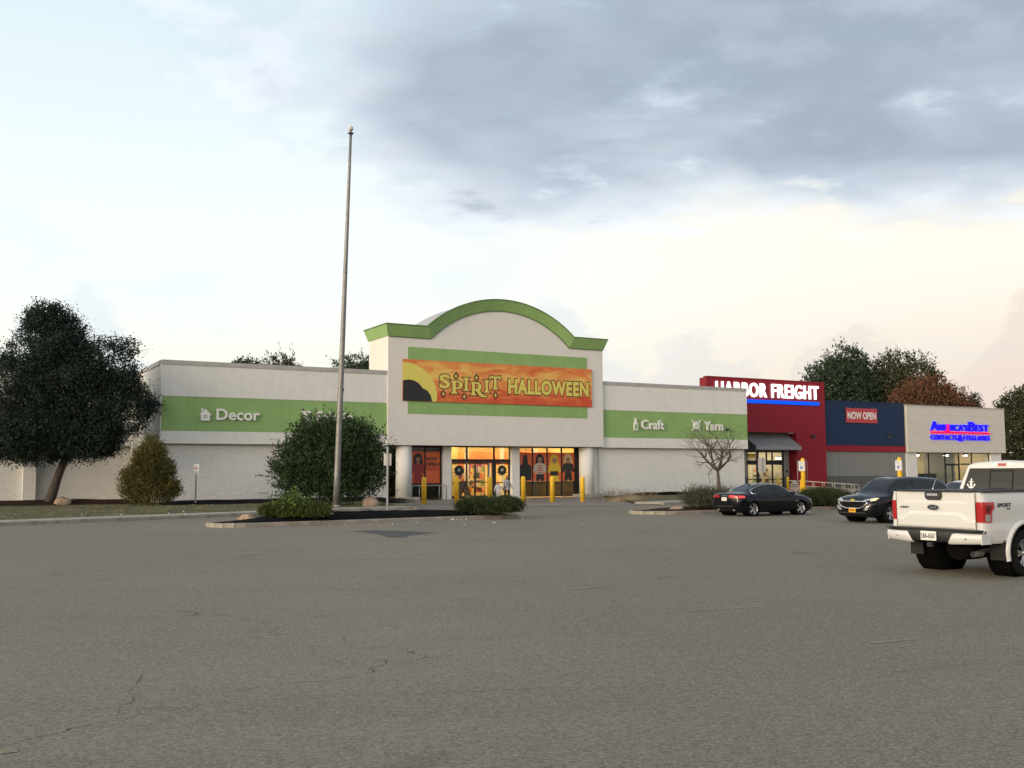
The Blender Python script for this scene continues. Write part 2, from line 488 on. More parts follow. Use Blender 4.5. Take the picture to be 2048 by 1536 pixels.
# asphalt of the car park
def asphalt_mat(name, base=(0.232, 0.205, 0.160)):
    m = bpy.data.materials.new(name); m.use_nodes = True
    t = NT(m.node_tree); b = m.node_tree.nodes['Principled BSDF']
    p = t.n('ShaderNodeTexCoord').outputs['Object']
    n_big = t.noise(p, 0.10, 3, 0.6, dim='2D')
    n_med = t.noise(t.mapping(p, rot=(0, 0, FA), scale=(0.35, 1.3, 1)), 0.8, 5, 0.62, dim='2D')
    n_f = t.noise(p, 9.0, 4, 0.7, dim='2D')
    n_g = t.noise(p, 70.0, 2, 0.75, dim='2D')
    vo = t.n('ShaderNodeTexVoronoi', voronoi_dimensions='2D'); vo.inputs['Scale'].default_value = 62.0; t.l(p, vo.inputs['Vector'])
    vo2 = t.n('ShaderNodeTexVoronoi', voronoi_dimensions='2D'); vo2.inputs['Scale'].default_value = 38.0; t.l(p, vo2.inputs['Vector'])
    c = t.mix(t.sstep(n_big, 0.30, 0.70), tuple(v * 0.80 for v in base), tuple(v * 1.15 for v in base))
    n_lane = t.noise(t.mapping(p, rot=(0, 0, R(8)), scale=(0.05, 0.42, 1)), 1.0, 4, 0.6, dim='2D')
    c = t.mix(t.math('MULTIPLY', t.sstep(n_lane, 0.45, 0.72), 0.45), c, (base[0] * 0.66, base[1] * 0.64, base[2] * 0.62))
    c = t.mix(t.math('MULTIPLY', t.sstep(n_med, 0.48, 0.80), 0.5), c, tuple(v * 0.55 for v in base))
    c = t.mix(t.math('MULTIPLY', t.sstep(n_f, 0.35, 0.75), 0.40), c, (0.19, 0.166, 0.126))
    # stones of the surface: each its own grey
    st = t.n('ShaderNodeSeparateColor'); t.l(vo.outputs['Color'], st.inputs[0])
    stone = t.mix(st.outputs[0], (0.088, 0.078, 0.062), (0.335, 0.297, 0.234))
    c = t.mix(0.62, c, stone)
    st2 = t.n('ShaderNodeSeparateColor'); t.l(vo2.outputs['Color'], st2.inputs[0])
    c = t.mix(t.math('MULTIPLY', t.sstep(st2.outputs[1], 0.985, 0.995), 0.3), c, (0.40, 0.37, 0.32))
    c = t.mix(t.math('MULTIPLY', t.sstep(n_g, 0.5, 0.8), 0.35), c, (0.03, 0.03, 0.03))
    # cracks, only in some areas
    wv = t.n('ShaderNodeVectorMath', operation='ADD'); t.l(p, wv.inputs[0])
    nd = t.n('ShaderNodeTexNoise', noise_dimensions='2D'); nd.inputs['Scale'].default_value = 0.9; nd.inputs['Detail'].default_value = 4; t.l(p, nd.inputs['Vector'])
    sc = t.n('ShaderNodeVectorMath', operation='SCALE'); t.l(nd.outputs['Color'], sc.inputs[0]); sc.inputs[3].default_value = 1.5
    t.l(sc.outputs[0], wv.inputs[1])
    vc = t.n('ShaderNodeTexVoronoi', feature='DISTANCE_TO_EDGE', voronoi_dimensions='2D'); vc.inputs['Scale'].default_value = 0.16; t.l(wv.outputs[0], vc.inputs['Vector'])
    area = t.sstep(t.noise(p, 0.13, 1, 0.5, dim='2D'), 0.42, 0.55)
    ck = t.math('MULTIPLY', t.math('SUBTRACT', 1.0, t.sstep(vc.outputs[0], 0.0006, 0.0032)), area)
    ck = t.math('MULTIPLY', ck, t.sstep(t.noise(p, 2.0, 2, 0.6, dim='2D'), 0.40, 0.55))
    c = t.mix(t.math('MULTIPLY', ck, 0.75), c, (0.03, 0.028, 0.026))
    # oil drips and old stains
    oil = t.noise(t.mapping(p, loc=(40, 7, 0)), 0.55, 3, 0.55, dim='2D')
    c = t.mix(t.math('MULTIPLY', t.sstep(oil, 0.68, 0.82), 0.4), c, (0.055, 0.052, 0.048))
    t.l(c, b.inputs['Base Color'])
    b.inputs['Roughness'].default_value = 0.88
    b.inputs['Specular IOR Level'].default_value = 0.3
    h = t.math('ADD', t.math('MULTIPLY', vo.outputs['Distance'], 0.7), t.math('MULTIPLY', n_g, 0.6))
    h = t.math('SUBTRACT', h, t.math('MULTIPLY', ck, 1.2))
    bp = t.n('ShaderNodeBump'); bp.inputs['Strength'].default_value = 0.7; bp.inputs['Distance'].default_value = 0.008
    t.l(h, bp.inputs['Height']); t.l(bp.outputs[0], b.inputs['Normal'])
    M[name] = m
asphalt_mat('asphalt')

# worn road paint
def paint_mat(name, col):
    m = bpy.data.materials.new(name); m.use_nodes = True
    t = NT(m.node_tree); b = m.node_tree.nodes['Principled BSDF']; b.inputs['Roughness'].default_value = 0.85
    p = t.n('ShaderNodeTexCoord').outputs['Object']
    f = t.sstep(t.noise(p, 6.0, 6, 0.7), 0.44, 0.62)
    g = t.sstep(t.noise(p, 60.0, 3, 0.7), 0.35, 0.65)
    c = t.mix(f, col, (0.15, 0.14, 0.123))
    c = t.mix(t.math('MULTIPLY', g, 0.5), c, (0.10, 0.095, 0.085))
    t.l(c, b.inputs['Base Color'])
    M[name] = m
paint_mat('paint_yellow', (0.31, 0.27, 0.15))
paint_mat('paint_white', (0.28, 0.255, 0.205))
paint_mat('paint_cream', (0.42, 0.38, 0.27))

# banner print: orange evening clouds
def banner_mat():
    m = bpy.data.materials.new('banner_print'); m.use_nodes = True
    t = NT(m.node_tree); b = m.node_tree.nodes['Principled BSDF']; b.inputs['Roughness'].default_value = 0.5
    p = t.n('ShaderNodeTexCoord').outputs['Object']; x, y, z = t.xyz(p)
    nz = t.noise(t.mapping(p, scale=(0.55, 1, 1.6)), 1.0, 6, 0.6, 0.5)
    # yellow glow across the middle, red-orange above and below
    mid = t.math('SUBTRACT', 1.0, t.math('ABSOLUTE', t.math('DIVIDE', t.math('SUBTRACT', z, 8.55), 1.25)))
    v = t.math('ADD', t.math('MULTIPLY', mid, 0.50), t.math('MULTIPLY', t.math('SUBTRACT', nz, 0.5), 2.0))
    c = t.mix(t.sstep(v, -0.35, 0.30), (0.56, 0.070, 0.025), (0.68, 0.215, 0.05))
    c = t.mix(t.sstep(v, 0.12, 0.75), c, (0.74, 0.50, 0.12))
    t.l(c, b.inputs['Base Color']); M['banner_print'] = m
banner_mat()
pm('print_yellow', (0.66, 0.58, 0.12), 0.5)
pm('print_brown', (0.075, 0.012, 0.010), 0.5)
pm('print_black', (0.014, 0.014, 0.016), 0.5)
pm('print_orange', (0.64, 0.12, 0.03), 0.45, var=0.12, vscale=1.2)
pm('print_red', (0.30, 0.015, 0.02), 0.45)
pm('print_skin', (0.30, 0.16, 0.10), 0.5)
pm('print_white', (0.42, 0.38, 0.33), 0.5)
pm('print_gold', (0.62, 0.42, 0.03), 0.5)
pm('print_blond', (0.55, 0.45, 0.25), 0.5)

# ================================================================== ground
random.seed(7)
rng = np.random.default_rng(7)
g = MB(); g.add([(-900, -200, 0), (900, -200, 0), (900, 1500, 0), (-900, 1500, 0)], [(0, 1, 2, 3)])
ground = tag(g.build('ground', 'asphalt'), 'worn grey asphalt of the car park', None, kind='structure')
del ground['label']

def resample(pts, step):
    pts = [Vector((p[0], p[1], 0)) for p in pts]
    out = [pts[0]]
    for a, b in zip(pts, pts[1:]):
        n = max(1, round((b - a).length / step))
        for i in range(1, n + 1): out.append(a.lerp(b, i / n))
    return out
def smooth_path(pts, it=2):
    pts = [Vector((p[0], p[1], 0)) for p in pts]
    for _ in range(it):
        q = [pts[0]]
        for a, b in zip(pts, pts[1:]): q += [a.lerp(b, 0.25), a.lerp(b, 0.75)]
        q.append(pts[-1]); pts = q
    return pts
def offset_path(pts, d):                       # to the left of travel for d > 0
    out = []
    for i, p in enumerate(pts):
        t = (pts[min(i + 1, len(pts) - 1)] - pts[max(i - 1, 0)]).normalized()
        out.append(p + Vector((-t.y, t.x, 0)) * d)
    return out
def kerb_run(parent, pts, step, wdt=0.16, h=0.15, side=1, mat='kerb_concrete', gap=0.015):
    """kerb stones along a path; the path is the outer foot"""
    P = resample(pts, step); Q = offset_path(P, wdt * side); Q1 = offset_path(P, 0.03 * side)
    for i in range(len(P) - 1):
        a, b = P[i], P[i + 1]; t = (b - a).normalized() * gap
        j = random.uniform(-0.006, 0.006); k = Vector((random.uniform(-.008, .008), random.uniform(-.008, .008), 0))
        foot = [a + t, b, Q[i + 1], Q[i] + t]; top = [Q1[i] + t, Q1[i + 1], Q[i + 1], Q[i] + t]
        c = sum(foot, Vector()) / 4
        m = MB()
        z0 = -0.05
        m.add([(*(p - c + k).xy, z0) for p in foot] + [(*(foot[0] - c + k).xy, h - 0.035 + j), (*(foot[1] - c + k).xy, h - 0.035 + j)]
              + [(*(p - c + k).xy, h + j) for p in top],
              [(3, 2, 1, 0), (0, 1, 5, 4), (4, 5, 7, 6), (6, 7, 8, 9), (2, 3, 9, 8), (1, 2, 8, 7, 5), (3, 0, 4, 6, 9)])
        m.build('kerb_stone', mat, parent, loc=c)
def sheet(name, pts, z, mat, parent=None, thick=0.0):
    m = MB(); n = len(pts)
    m.add([(p[0], p[1], z) for p in pts], [tuple(range(n))])
    return m.build(name, mat, parent)

# ---- pavement along the left verge
kerb_l = smooth_path([(-33, 22.0), (-18.93, 37.24), (-14.93, 41.49), (-11.61, 45.2), (-8.6, 49.2), (-4.9, 51.9)], 2)
KP = resample(kerb_l, 0.75)
pav = thing('sidewalk', None, None); tag(pav, kind='structure')
kerb_run(pav, kerb_l, 2.6)
IN, OUT = offset_path(KP, 0.17), offset_path(KP, 1.55)
for i in range(0, len(KP) - 2, 2):
    a, b, c, d = IN[i], IN[i + 2], OUT[i + 2], OUT[i]
    cc = (a + b + c + d) / 4
    f = 0.994; z = 0.15 + random.uniform(-0.004, 0.004)
    m = MB(); q = [(p - cc) * f for p in (a, b, c, d)]
    m.add([(*p.xy, 0.05) for p in q] + [(*p.xy, z) for p in q], [(4, 5, 6, 7), (0, 1, 5, 4), (1, 2, 6, 5), (2, 3, 7, 6), (3, 0, 4, 7)])
    m.build('paving_slab', 'concrete', pav, loc=cc)

# ---- verge of thin autumn grass behind it
def lawn_mat():
    m = bpy.data.materials.new('lawn'); m.use_nodes = True
    t = NT(m.node_tree); b = m.node_tree.nodes['Principled BSDF']; b.inputs['Roughness'].default_value = 0.95
    p = t.n('ShaderNodeTexCoord').outputs['Object']
    a = t.noise(t.mapping(p, rot=(0, 0, R(48)), scale=(0.5, 1.5, 1)), 0.5, 5, 0.65, 0.5); d = t.noise(p, 7.0, 4, 0.7)
    c = t.mix(t.sstep(a, 0.40, 0.62), (0.062, 0.072, 0.028), (0.15, 0.125, 0.065))
    c = t.mix(t.math('MULTIPLY', t.sstep(d, 0.4, 0.7), 0.6), c, (0.045, 0.05, 0.02))
    t.l(c, b.inputs['Base Color'])
    bp = t.n('ShaderNodeBump'); bp.inputs['Strength'].default_value = 1; bp.inputs['Distance'].default_value = 0.05; t.l(d, bp.inputs['Height']); t.l(bp.outputs[0], b.inputs['Normal'])
    M['lawn'] = m
lawn_mat()
pm('grass_blade', (0.07, 0.085, 0.03), 0.9, var=0.5, vscale=0.8, tint=(0.17, 0.15, 0.07))
def vz(x, y):
    return 0.145 + 0.05 * mnoise.noise(Vector((x * 0.25, y * 0.25, 0))) + 0.02 * mnoise.noise(Vector((x, y, 4)))
m = MB(); rows = []
back = offset_path(KP, 1.56)
NV = 16
for i, p in enumerate(back):
    row = []
    far = W(-24 + 15.5 * i / (len(back) - 1) - 24 * (1 - i / (len(back) - 1)), 9)
    for k in range(NV):
        q = p.lerp(far, (k / (NV - 1)) ** 1.3)
        row.append(len(m.v)); m.v.append((q.x, q.y, 0.146 if k == 0 else vz(q.x, q.y)))
    rows.append(row)
for i in range(len(rows) - 1):
    for k in range(NV - 1):
        m.f.append((rows[i][k], rows[i + 1][k], rows[i + 1][k + 1], rows[i][k + 1])); m.sm.append(True)
lawn = tag(m.build('lawn', 'lawn'), kind='structure')

def quads(name, V, mat, parent=None, kind=None, n=4, smooth=False):
    """V: (N, n, 3) array of separate n-gons -> one mesh"""
    N = V.shape[0]
    me = bpy.data.meshes.new(name)
    me.vertices.add(N * n); me.loops.add(N * n); me.polygons.add(N)
    me.vertices.foreach_set('co', V.reshape(-1).astype('f'))
    me.loops.foreach_set('vertex_index', np.arange(N * n, dtype='i'))
    me.polygons.foreach_set('loop_start', np.arange(0, N * n, n, dtype='i'))
    me.polygons.foreach_set('loop_total', np.full(N, n, dtype='i'))
    me.update(calc_edges=True)
    o = mk(name, me, mat, parent)
    if kind: o['kind'] = kind
    return o

# blades standing on the verge (nobody could count them)
N = 16000
i = rng.integers(0, len(back) - 1, N); u = rng.random(N); v = rng.random(N) ** 1.5 * 14
bk = np.array([[p.x, p.y] for p in back]); tn = np.gradient(bk, axis=0); tn /= np.linalg.norm(tn, axis=1)[:, None]
pp = bk[i] + tn[i] * u[:, None] * 0.75 + np.stack([-tn[i, 1], tn[i, 0]], 1) * (v + 0.03)[:, None]
hgt = rng.uniform(0.04, 0.11, N); an = rng.random(N) * 2 * PI; wd = 0.012
zz = np.array([vz(a, b) for a, b in pp]) - 0.005
lean = rng.normal(0, 0.03, (N, 2))
T = np.zeros((N, 3, 3))
T[:, 0] = np.stack([pp[:, 0] - np.cos(an) * wd, pp[:, 1] - np.sin(an) * wd, zz], 1)
T[:, 1] = np.stack([pp[:, 0] + np.cos(an) * wd, pp[:, 1] + np.sin(an) * wd, zz], 1)
T[:, 2] = np.stack([pp[:, 0] + lean[:, 0], pp[:, 1] + lean[:, 1], zz + hgt], 1)
o = quads('grass', T, 'grass_blade', kind='stuff', n=3); tag(o, 'short patchy grass of the verge by the white brick wall', 'grass')

# ---- planting beds: mounded mulch
def mound(name, outline, h, mat, z0=0.0, nr=7, rough=0.03, power=4.0, parent=None, fs=1.6):
    pts = [Vector((p[0], p[1], 0)) for p in outline]
    c = sum(pts, Vector()) / len(pts); n = len(pts)
    m = MB(); m.v.append((0, 0, z0 + h + rough * mnoise.noise(c)))
    for r in range(1, nr + 1):
        f = r / nr
        for p in pts:
            q = (p - c) * f; ww = q + c
            edge = 1 - f ** power
            z = z0 + h * edge + rough * (0.25 + edge) * (mnoise.noise(Vector((ww.x * fs, ww.y * fs, 0))) + 0.6 * mnoise.noise(Vector((ww.x * fs * 3, ww.y * fs * 3, 5))))
            m.v.append((q.x, q.y, z))
    for k in range(n):
        m.f.append((0, 1 + k, 1 + (k + 1) % n)); m.sm.append(True)
    for r in range(nr - 1):
        for k in range(n):
            a, b = 1 + r * n + k, 1 + r * n + (k + 1) % n
            m.f.append((a, a + n, b + n, b)); m.sm.append(True)
    return tag(m.build(name, mat, parent, loc=(c.x, c.y, 0)), kind=None if parent else 'structure')
def rect_outline(f, s0, s1, b0, b1, step=0.5, jitter=0.12):
    P = []
    for a, b in (((s0, b0), (s1, b0)), ((s1, b0), (s1, b1)), ((s1, b1), (s0, b1)), ((s0, b1), (s0, b0))):
        L = math.hypot(b[0] - a[0], b[1] - a[1]); n = max(1, int(L / step))
        for i in range(n):
            t = i / n
            p = f(a[0] + (b[0] - a[0]) * t, a[1] + (b[1] - a[1]) * t)
            P.append((p[0] + random.uniform(-jitter, jitter), p[1] + random.uniform(-jitter, jitter)))
    return P
mound('mulch_bed', rect_outline(W, -24.5, -9.2, -4.2, 0.5), 0.16, 'mulch_black', 0.14, rough=0.05, power=10)
mound('mulch_bed', rect_outline(W, -44, -24.2, -0.6, 7.7, 0.8, 0.3), 0.18, 'mulch_brown', 0.13, rough=0.08, power=10)
mound('mulch_bed', rect_outline(W, 10.2, 22.2, -1.5, 0.5), 0.22, 'mulch_black', 0.06, rough=0.05, power=10)

# ---- apron in front of the doors, flush with the asphalt
ap_front = [(-5.2, 51.9), (0.7, 55.25), (6.2, 55.7), (9.4, 58.3)]
apron = sheet('apron', ap_front + [tuple(W(9.6, -2).xy), tuple(W(9.6, 2.0).xy), tuple(W(-9.7, 2.0).xy), tuple(W(-9.7, -3.2).xy)], 0.012, 'apron')
tag(apron, kind='structure')
m = MB(); Pq = resample(smooth_path(ap_front[:3], 2), 0.8); Qq = offset_path(Pq, 0.14)
for a, b, c, d in zip(Pq, Pq[1:], Qq[1:], Qq): m.add([(*p.xy, 0.017) for p in (a, b, c, d)], [(0, 1, 2, 3)])
tag(m.build('apron_line', 'paint_cream'), kind='structure')
# right-hand pavement with its kerb and thin grass
kr = smooth_path([(8.6, 57.3), (11.5, 60.2), (14.5, 62.5), (21, 66.2), (30, 71.2)], 1)
pr = thing('sidewalk', None, None); tag(pr, kind='structure')
kerb_run(pr, kr, 2.4, h=0.13)
KR = resample(kr, 1.5); I2, O2 = offset_path(KR, 0.17), offset_path(KR, 2.1)
for a, b, c, d in zip(I2, I2[1:], O2[1:], O2):
    cc = (a + b + c + d) / 4; q = [(p - cc) * 0.992 for p in (a, b, c, d)]; z = 0.13 + random.uniform(-.004, .004)
    m = MB(); m.add([(*p.xy, 0.03) for p in q] + [(*p.xy, z) for p in q], [(4, 5, 6, 7), (0, 1, 5, 4), (1, 2, 6, 5), (2, 3, 7, 6), (3, 0, 4, 7)])
    m.build('paving_slab', 'concrete', pr, loc=cc)
O3 = offset_path(KR, 2.12)
m = MB(); far = [tuple(W(8.2 + 14.5 * i / (len(O3) - 1), 0.6)) for i in range(len(O3))]
for i in range(len(O3) - 1):
    m.add([(*O3[i].xy, 0.125), (*O3[i + 1].xy, 0.125), (far[i + 1][0], far[i + 1][1], 0.09), (far[i][0], far[i][1], 0.09)], [(0, 1, 2, 3)])
tag(m.build('lawn', 'lawn'), kind='structure')

# ---- islands in the car park
def island(nose_l, near_l, near_r, width, name='planting_island'):
    """kerbed island: straight near side, rounded ends"""
    a, b = Vector((*near_l, 0)), Vector((*near_r, 0)); t = (b - a).normalized(); nn = Vector((-t.y, t.x, 0))
    P = [a, b]
    c = b + nn * width / 2
    for k in range(1, 8):
        an = -PI / 2 + PI * k / 8
        P.append(c + t * math.cos(an) * width * 0.42 + nn * math.sin(an) * width / 2)
    P += [b + nn * width, a + nn * width]
    c = a + nn * width / 2
    for k in range(1, 8):
        an = PI / 2 + PI * k / 8
        P.append(c + t * math.cos(an) * width * nose_l + nn * math.sin(an) * width / 2)
    root = thing(name, None, None); tag(root, kind='structure')
    Pc = P + [P[0]]
    kerb_run(root, Pc, 2.7)
    inn = offset_path(resample(Pc, 0.5), 0.17)[:-1]
    return root, inn
isl1, inn1 = island(0.45, (-9.35, 35.45), (-0.1, 41.75), 2.3)
mound('mulch', inn1, 0.30, 'mulch_black', 0.10, rough=0.06, power=2.6, parent=isl1)
isl2, inn2 = island(0.5, (7.2, 44.4), (19.0, 51.3), 2.6)
mound('mulch', inn2, 0.22, 'mulch_brown', 0.09, rough=0.06, power=3, parent=isl2)

# ---- painted and sealed marks on the asphalt
def stripe(a, b, wd, mat, name='road_marking', z=0.004):
    a, b = Vector((*a, 0)), Vector((*b, 0)); n = (b - a).normalized(); n = Vector((-n.y, n.x, 0)) * wd / 2
    m = MB(); m.add([(*p.xy, z) for p in (a - n, b - n, b + n, a + n)], [(0, 1, 2, 3)])
    return tag(m.build(name, mat), kind='structure')
for a, b, wd, mt in (((2.35, 13.83), (3.55, 14.30), 0.10, 'paint_yellow'), ((0.8, 16.45), (1.55, 16.8), 0.10, 'paint_yellow'),
                     ((3.95, 11.26), (4.6, 11.52), 0.10, 'paint_white'), ((-3.9, 6.86), (-3.42, 7.10), 0.10, 'paint_yellow'),
                     ((11.35, 38.45), (12.3, 38.9), 0.16, 'paint_white'), ((-4.4, 29.0), (-3.2, 29.6), 0.1, 'paint_white'),
                     ((2.2, 24.6), (3.0, 25.0), 0.1, 'paint_yellow'), ((5.2, 19.8), (5.9, 20.1), 0.1, 'paint_yellow')):
    stripe(a, b, wd, mt)
pm('sealer', (0.055, 0.053, 0.05), 0.85, var=0.3, vscale=2, bump=0.5, bscale=60)
def crack(pts, w0, seed, mat='crack'):
    r_ = random.Random(seed); P = resample(pts, 0.18); m = MB(); L = []
    for i, p in enumerate(P):
        t = (P[min(i + 1, len(P) - 1)] - P[max(i - 1, 0)]).normalized(); n_ = Vector((-t.y, t.x, 0))
        q = p + n_ * (r_.uniform(-.05, .05) + .12 * mnoise.noise(Vector((p.x * .8, p.y * .8, seed)))); wd = w0 * .45 * r_.uniform(.15, 1.0) * (0.2 if i in (0, len(P) - 1) else 1)
        L.append((q - n_ * wd / 2, q + n_ * wd / 2))
    for (a, b), (c, d) in zip(L, L[1:]): m.add([(*x.xy, .004) for x in (a, c, d, b)], [(0, 1, 2, 3)])
    return tag(m.build('road_crack', mat), kind='structure')
for k, (pts, wd) in enumerate(((((-3.15, 8.05), (-3.3, 8.9), (-3.55, 9.9)), .016), (((-4.6, 7.9), (-3.9, 8.15), (-3.2, 8.3), (-2.6, 8.25)), .009), (((-3.2, 8.25), (-1.6, 8.7), (0.4, 9.0), (2.2, 9.2)), .012),
                               (((-9.5, 15.2), (-6.0, 16.6), (-3.6, 18.3)), .03), (((-13, 22), (-9, 25), (-5.5, 27)), .03), (((1.5, 20.5), (4.5, 22.5), (8.5, 25)), .03), (((3.5, 9.6), (5.2, 10.2), (6.2, 11.0)), .016),
                               (((6.0, 31), (9.5, 33.2), (12, 34.2)), .035), (((-1, 32.5), (3, 34.5), (7.5, 37.5)), .03), (((0.6, 12.2), (1.4, 13.9), (1.5, 15.6)), .012))):
    crack(pts, wd, k + 3)
seal = [(-5.35, 33.0), (-4.6, 33.3), (-3.6, 32.9), (-2.4, 31.8), (-3.2, 30.2), (-3.05, 29.5), (-3.7, 29.75), (-4.15, 31.2), (-4.9, 32.4)]
tag(sheet('road_patch', seal, 0.004, 'sealer'), kind='structure')
for (x, y, rx, ry) in ((1.2, 27.5, 0.5, 0.3), (-4.0, 22.5, 0.35, 0.25), (2.6, 11.6, 0.4, 0.22), (3.3, 30.5, 0.9, 0.25), (6.4, 28.4, 0.7, 0.3), (5.9, 12.2, 0.8, 0.5)):
    ol = []
    for k in range(14):
        a = 2 * PI * k / 14; r = 1 + 0.35 * mnoise.noise(Vector((x + math.cos(a), y + math.sin(a), 3)))
        ol.append((x + math.cos(a) * rx * r, y + math.sin(a) * ry * r))
    if ry < 0.2: tag(sheet('oil_stain', ol, 0.004, 'sealer'), kind='structure')

# ================================================================== the white-and-green shop
S0, S1, S2, S3 = -24.2, -9.65, 7.83, 22.42          # left corner, tower, tower, right end
SOF, ROOF = 3.70, 8.72
shop = thing('store_building', 'long white store with green band and arched entrance tower', 'building', W(0, 0), FA)
def pt(name, mb, mat, parent=shop, **k): return mb.build(name, mat, parent, **k)

def wing(s0, s1, with_left):
    # fascia in three courses, coping on top
    m = MB().box(s0, s1, 0.0, 0.30, 6.55, ROOF - 0.25); pt('fascia_upper', m, 'stucco_white')
    m = MB().box(s0, s1, 0.02, 0.30, 4.47, 6.54); pt('green_band', m, 'green_paint')
    m = MB().box(s0, s1, -0.01, 0.46, SOF, 4.46); pt('fascia_lower', m, 'stucco_white', bevel=0.01)
    n = max(1, round((s1 - s0) / 3.6)); L = (s1 - s0) / n
    for k in range(n):
        m = MB().box(-L / 2 + 0.004, L / 2 - 0.004, -0.05, 0.45, 0, 0.26); m.build('coping', 'coping', shop, loc=(s0 + L * (k + .5), 0, ROOF - 0.25))
    m = MB().box(s0, s1, 0.46, 0.75, 0.0, SOF + 0.3); pt('brick_wall', m, 'brick_white')
    m = MB().box(s0 + 0.1, s1 - 0.1, 0.3, 26, ROOF - 0.9, ROOF - 0.7); pt('roof', m, 'roof_dark')
wing(S0, S1 - 0.01, True)
wing(S2 + 0.01, S3, False)
# end wall of the right wing
m = MB().box(S3 - 0.3, S3 - 0.005, 0.31, 14, SOF, ROOF - 0.26); pt('end_wall', m, 'stucco_white')
m = MB().box(S3 - 0.32, S3 - 0.012, 0.46, 14, ROOF - 0.26, ROOF - 0.01); pt('coping', m, 'coping')
m = MB().box(S3 - 0.60, S3 - 0.30, 0.76, 14, 0, SOF + 0.2); pt('brick_wall', m, 'brick_white')
# left end wall: stucco panels with open joints above painted brick, running back to the recessed wing
BK = 7.6
m = MB().box(S0 + 0.06, S0 + 0.3, 0.31, BK, SOF, ROOF - 0.26); pt('end_wall', m, 'letter_side')
zs = [SOF, 4.47, 5.50, 6.55, 7.60, ROOF - 0.26]
for z0, z1 in zip(zs, zs[1:]):
    m = MB().box(S0 - 0.002, S0 + 0.06, 0.012, BK - 0.01, z0 + 0.014, z1 - 0.014); pt('panel', m, 'stucco_white')
m = MB().box(S0 - 0.05, S0 + 0.3, 0.46, BK, ROOF - 0.25, ROOF + 0.005); pt('coping', m, 'coping')
m = MB().box(S0 + 0.3, S0 + 0.62, 0.76, BK, 0, SOF - 0.01); pt('brick_wall', m, 'brick_white')
# recessed wing on the far left
for z0, z1 in zip(zs, zs[1:]):
    m = MB().box(-60, S0 - 0.4, BK, BK + 0.3, z0 + 0.012, z1 - 0.012); pt('panel', m, 'stucco_white')
m = MB().box(-60, S0 + 0.3, BK + 0.05, BK + 0.5, SOF - 0.02, ROOF - 0.3); pt('fascia_core', m, 'letter_side')
m = MB().box(-60, S0 - 0.06, BK - 0.06, BK + 0.4, ROOF - 0.25, ROOF); pt('coping', m, 'coping')
m = MB().box(-60, S0 + 0.62, BK + 0.46, BK + 0.75, 0, SOF); pt('brick_wall', m, 'brick_white')
m = MB().box(S0 - 0.40, S0 + 0.0, BK - 0.25, BK + 0.46, 0, ROOF - 0.26); pt('pilaster', m, 'stucco_white', bevel=0.02)
for s in (-30.6, -42.0):
    m = MB().box(s - 0.38, s + 0.38, BK - 0.05, BK + 0.45, 0, SOF); pt('pilaster', m, 'stucco_white', bevel=0.02)

# ---- entrance tower
ARC_N = 36
def arc(x0, z0, x1, z1, ztop):
    cx = (x0 + x1) / 2; hw = (x1 - x0) / 2; sg = ztop - (z0 + z1) / 2
    r = (hw * hw + sg * sg) / (2 * sg); cz = ztop - r; a = math.asin(hw / r)
    return [(cx + r * math.sin(-a + 2 * a * k / ARC_N), cz + r * math.cos(-a + 2 * a * k / ARC_N)) for k in range(ARC_N + 1)]
lower = [(S1, 11.08)] + arc(-6.5, 11.08, 4.80, 11.08, 13.42) + [(S2, 11.08)]
upper = [(S1 - 0.30, 11.82)] + arc(-6.93, 11.82, 5.02, 11.82, 14.13) + [(S2 + 0.26, 11.82)]
TY, TD = -0.15, 3.3
poly = [(S1, SOF + 0.04)] + lower + [(S2, SOF + 0.04)]
m = MB().prism(poly[::-1], TY, TY + 0.4); pt('tower_wall', m, 'stucco_tower')
m = MB().prism([(S1 + .02, SOF + 0.5)] + [(x, z + 0.2) for x, z in lower] + [(S2 - .02, SOF + 0.5)], TD - 0.3, TD); pt('tower_back', m, 'stucco_tower')
for a_, b_ in ((S1 + 0.003, S1 + 0.3), (S2 - 0.3, S2 - 0.003)): pt('tower_side', MB().box(a_, b_, TY + 0.401, TD, SOF + 0.045, 11.08), 'stucco_tower')
# cornice: flares outwards, follows the arch, with a dark cap line
def strip(a, b, ya, yb, m):
    o = len(m.v)
    for (x, z), (x2, z2) in zip(a, b): m.v += [(x, ya, z), (x2, yb, z2)]
    for k in range(len(a) - 1): m.f.append((o + 2 * k, o + 2 * k + 2, o + 2 * k + 3, o + 2 * k + 1)); m.sm.append(False)
yl, yu = TY - 0.07, TY - 0.40
m = MB(); strip(lower, upper, yl, yu, m)
strip([(x, z) for x, z in lower], lower, TY + 0.1, yl, m)
m_roof = MB(); strip(upper, upper, yu + .02, TD + 0.2, m_roof); pt('arch_roof', m_roof, 'coping', recalc=False)
for sx, lo, up in ((-1, lower[0], upper[0]), (1, lower[-1], upper[-1])):
    # return along the tower's sides
    xo, xu = lo[0] + sx * 0.05, up[0]
    vs = [(xo, yl, lo[1]), (xo, TD + .1, lo[1]), (xu, TD + .3, up[1]), (xu, yu, up[1]), (lo[0] - sx * .1, yl, lo[1]), (lo[0] - sx * .1, TD + .1, lo[1]), (lo[0] - sx * .1, TD, up[1]), (lo[0] - sx * .1, yu + .2, up[1])]
    m.add(vs, [(0, 1, 2, 3), (0, 4, 5, 1), (3, 2, 6, 7)])
m.add([(lower[0][0], yl, lower[0][1]), (lower[0][0] - .05, yl, lower[0][1]), (upper[0][0], yu, upper[0][1])], [(0, 1, 2)])
m.add([(lower[-1][0], yl, lower[-1][1]), (lower[-1][0] + .05, yl, lower[-1][1]), (upper[-1][0], yu, upper[-1][1])], [(0, 1, 2)])
pt('cornice', m, 'green_paint', recalc=False)
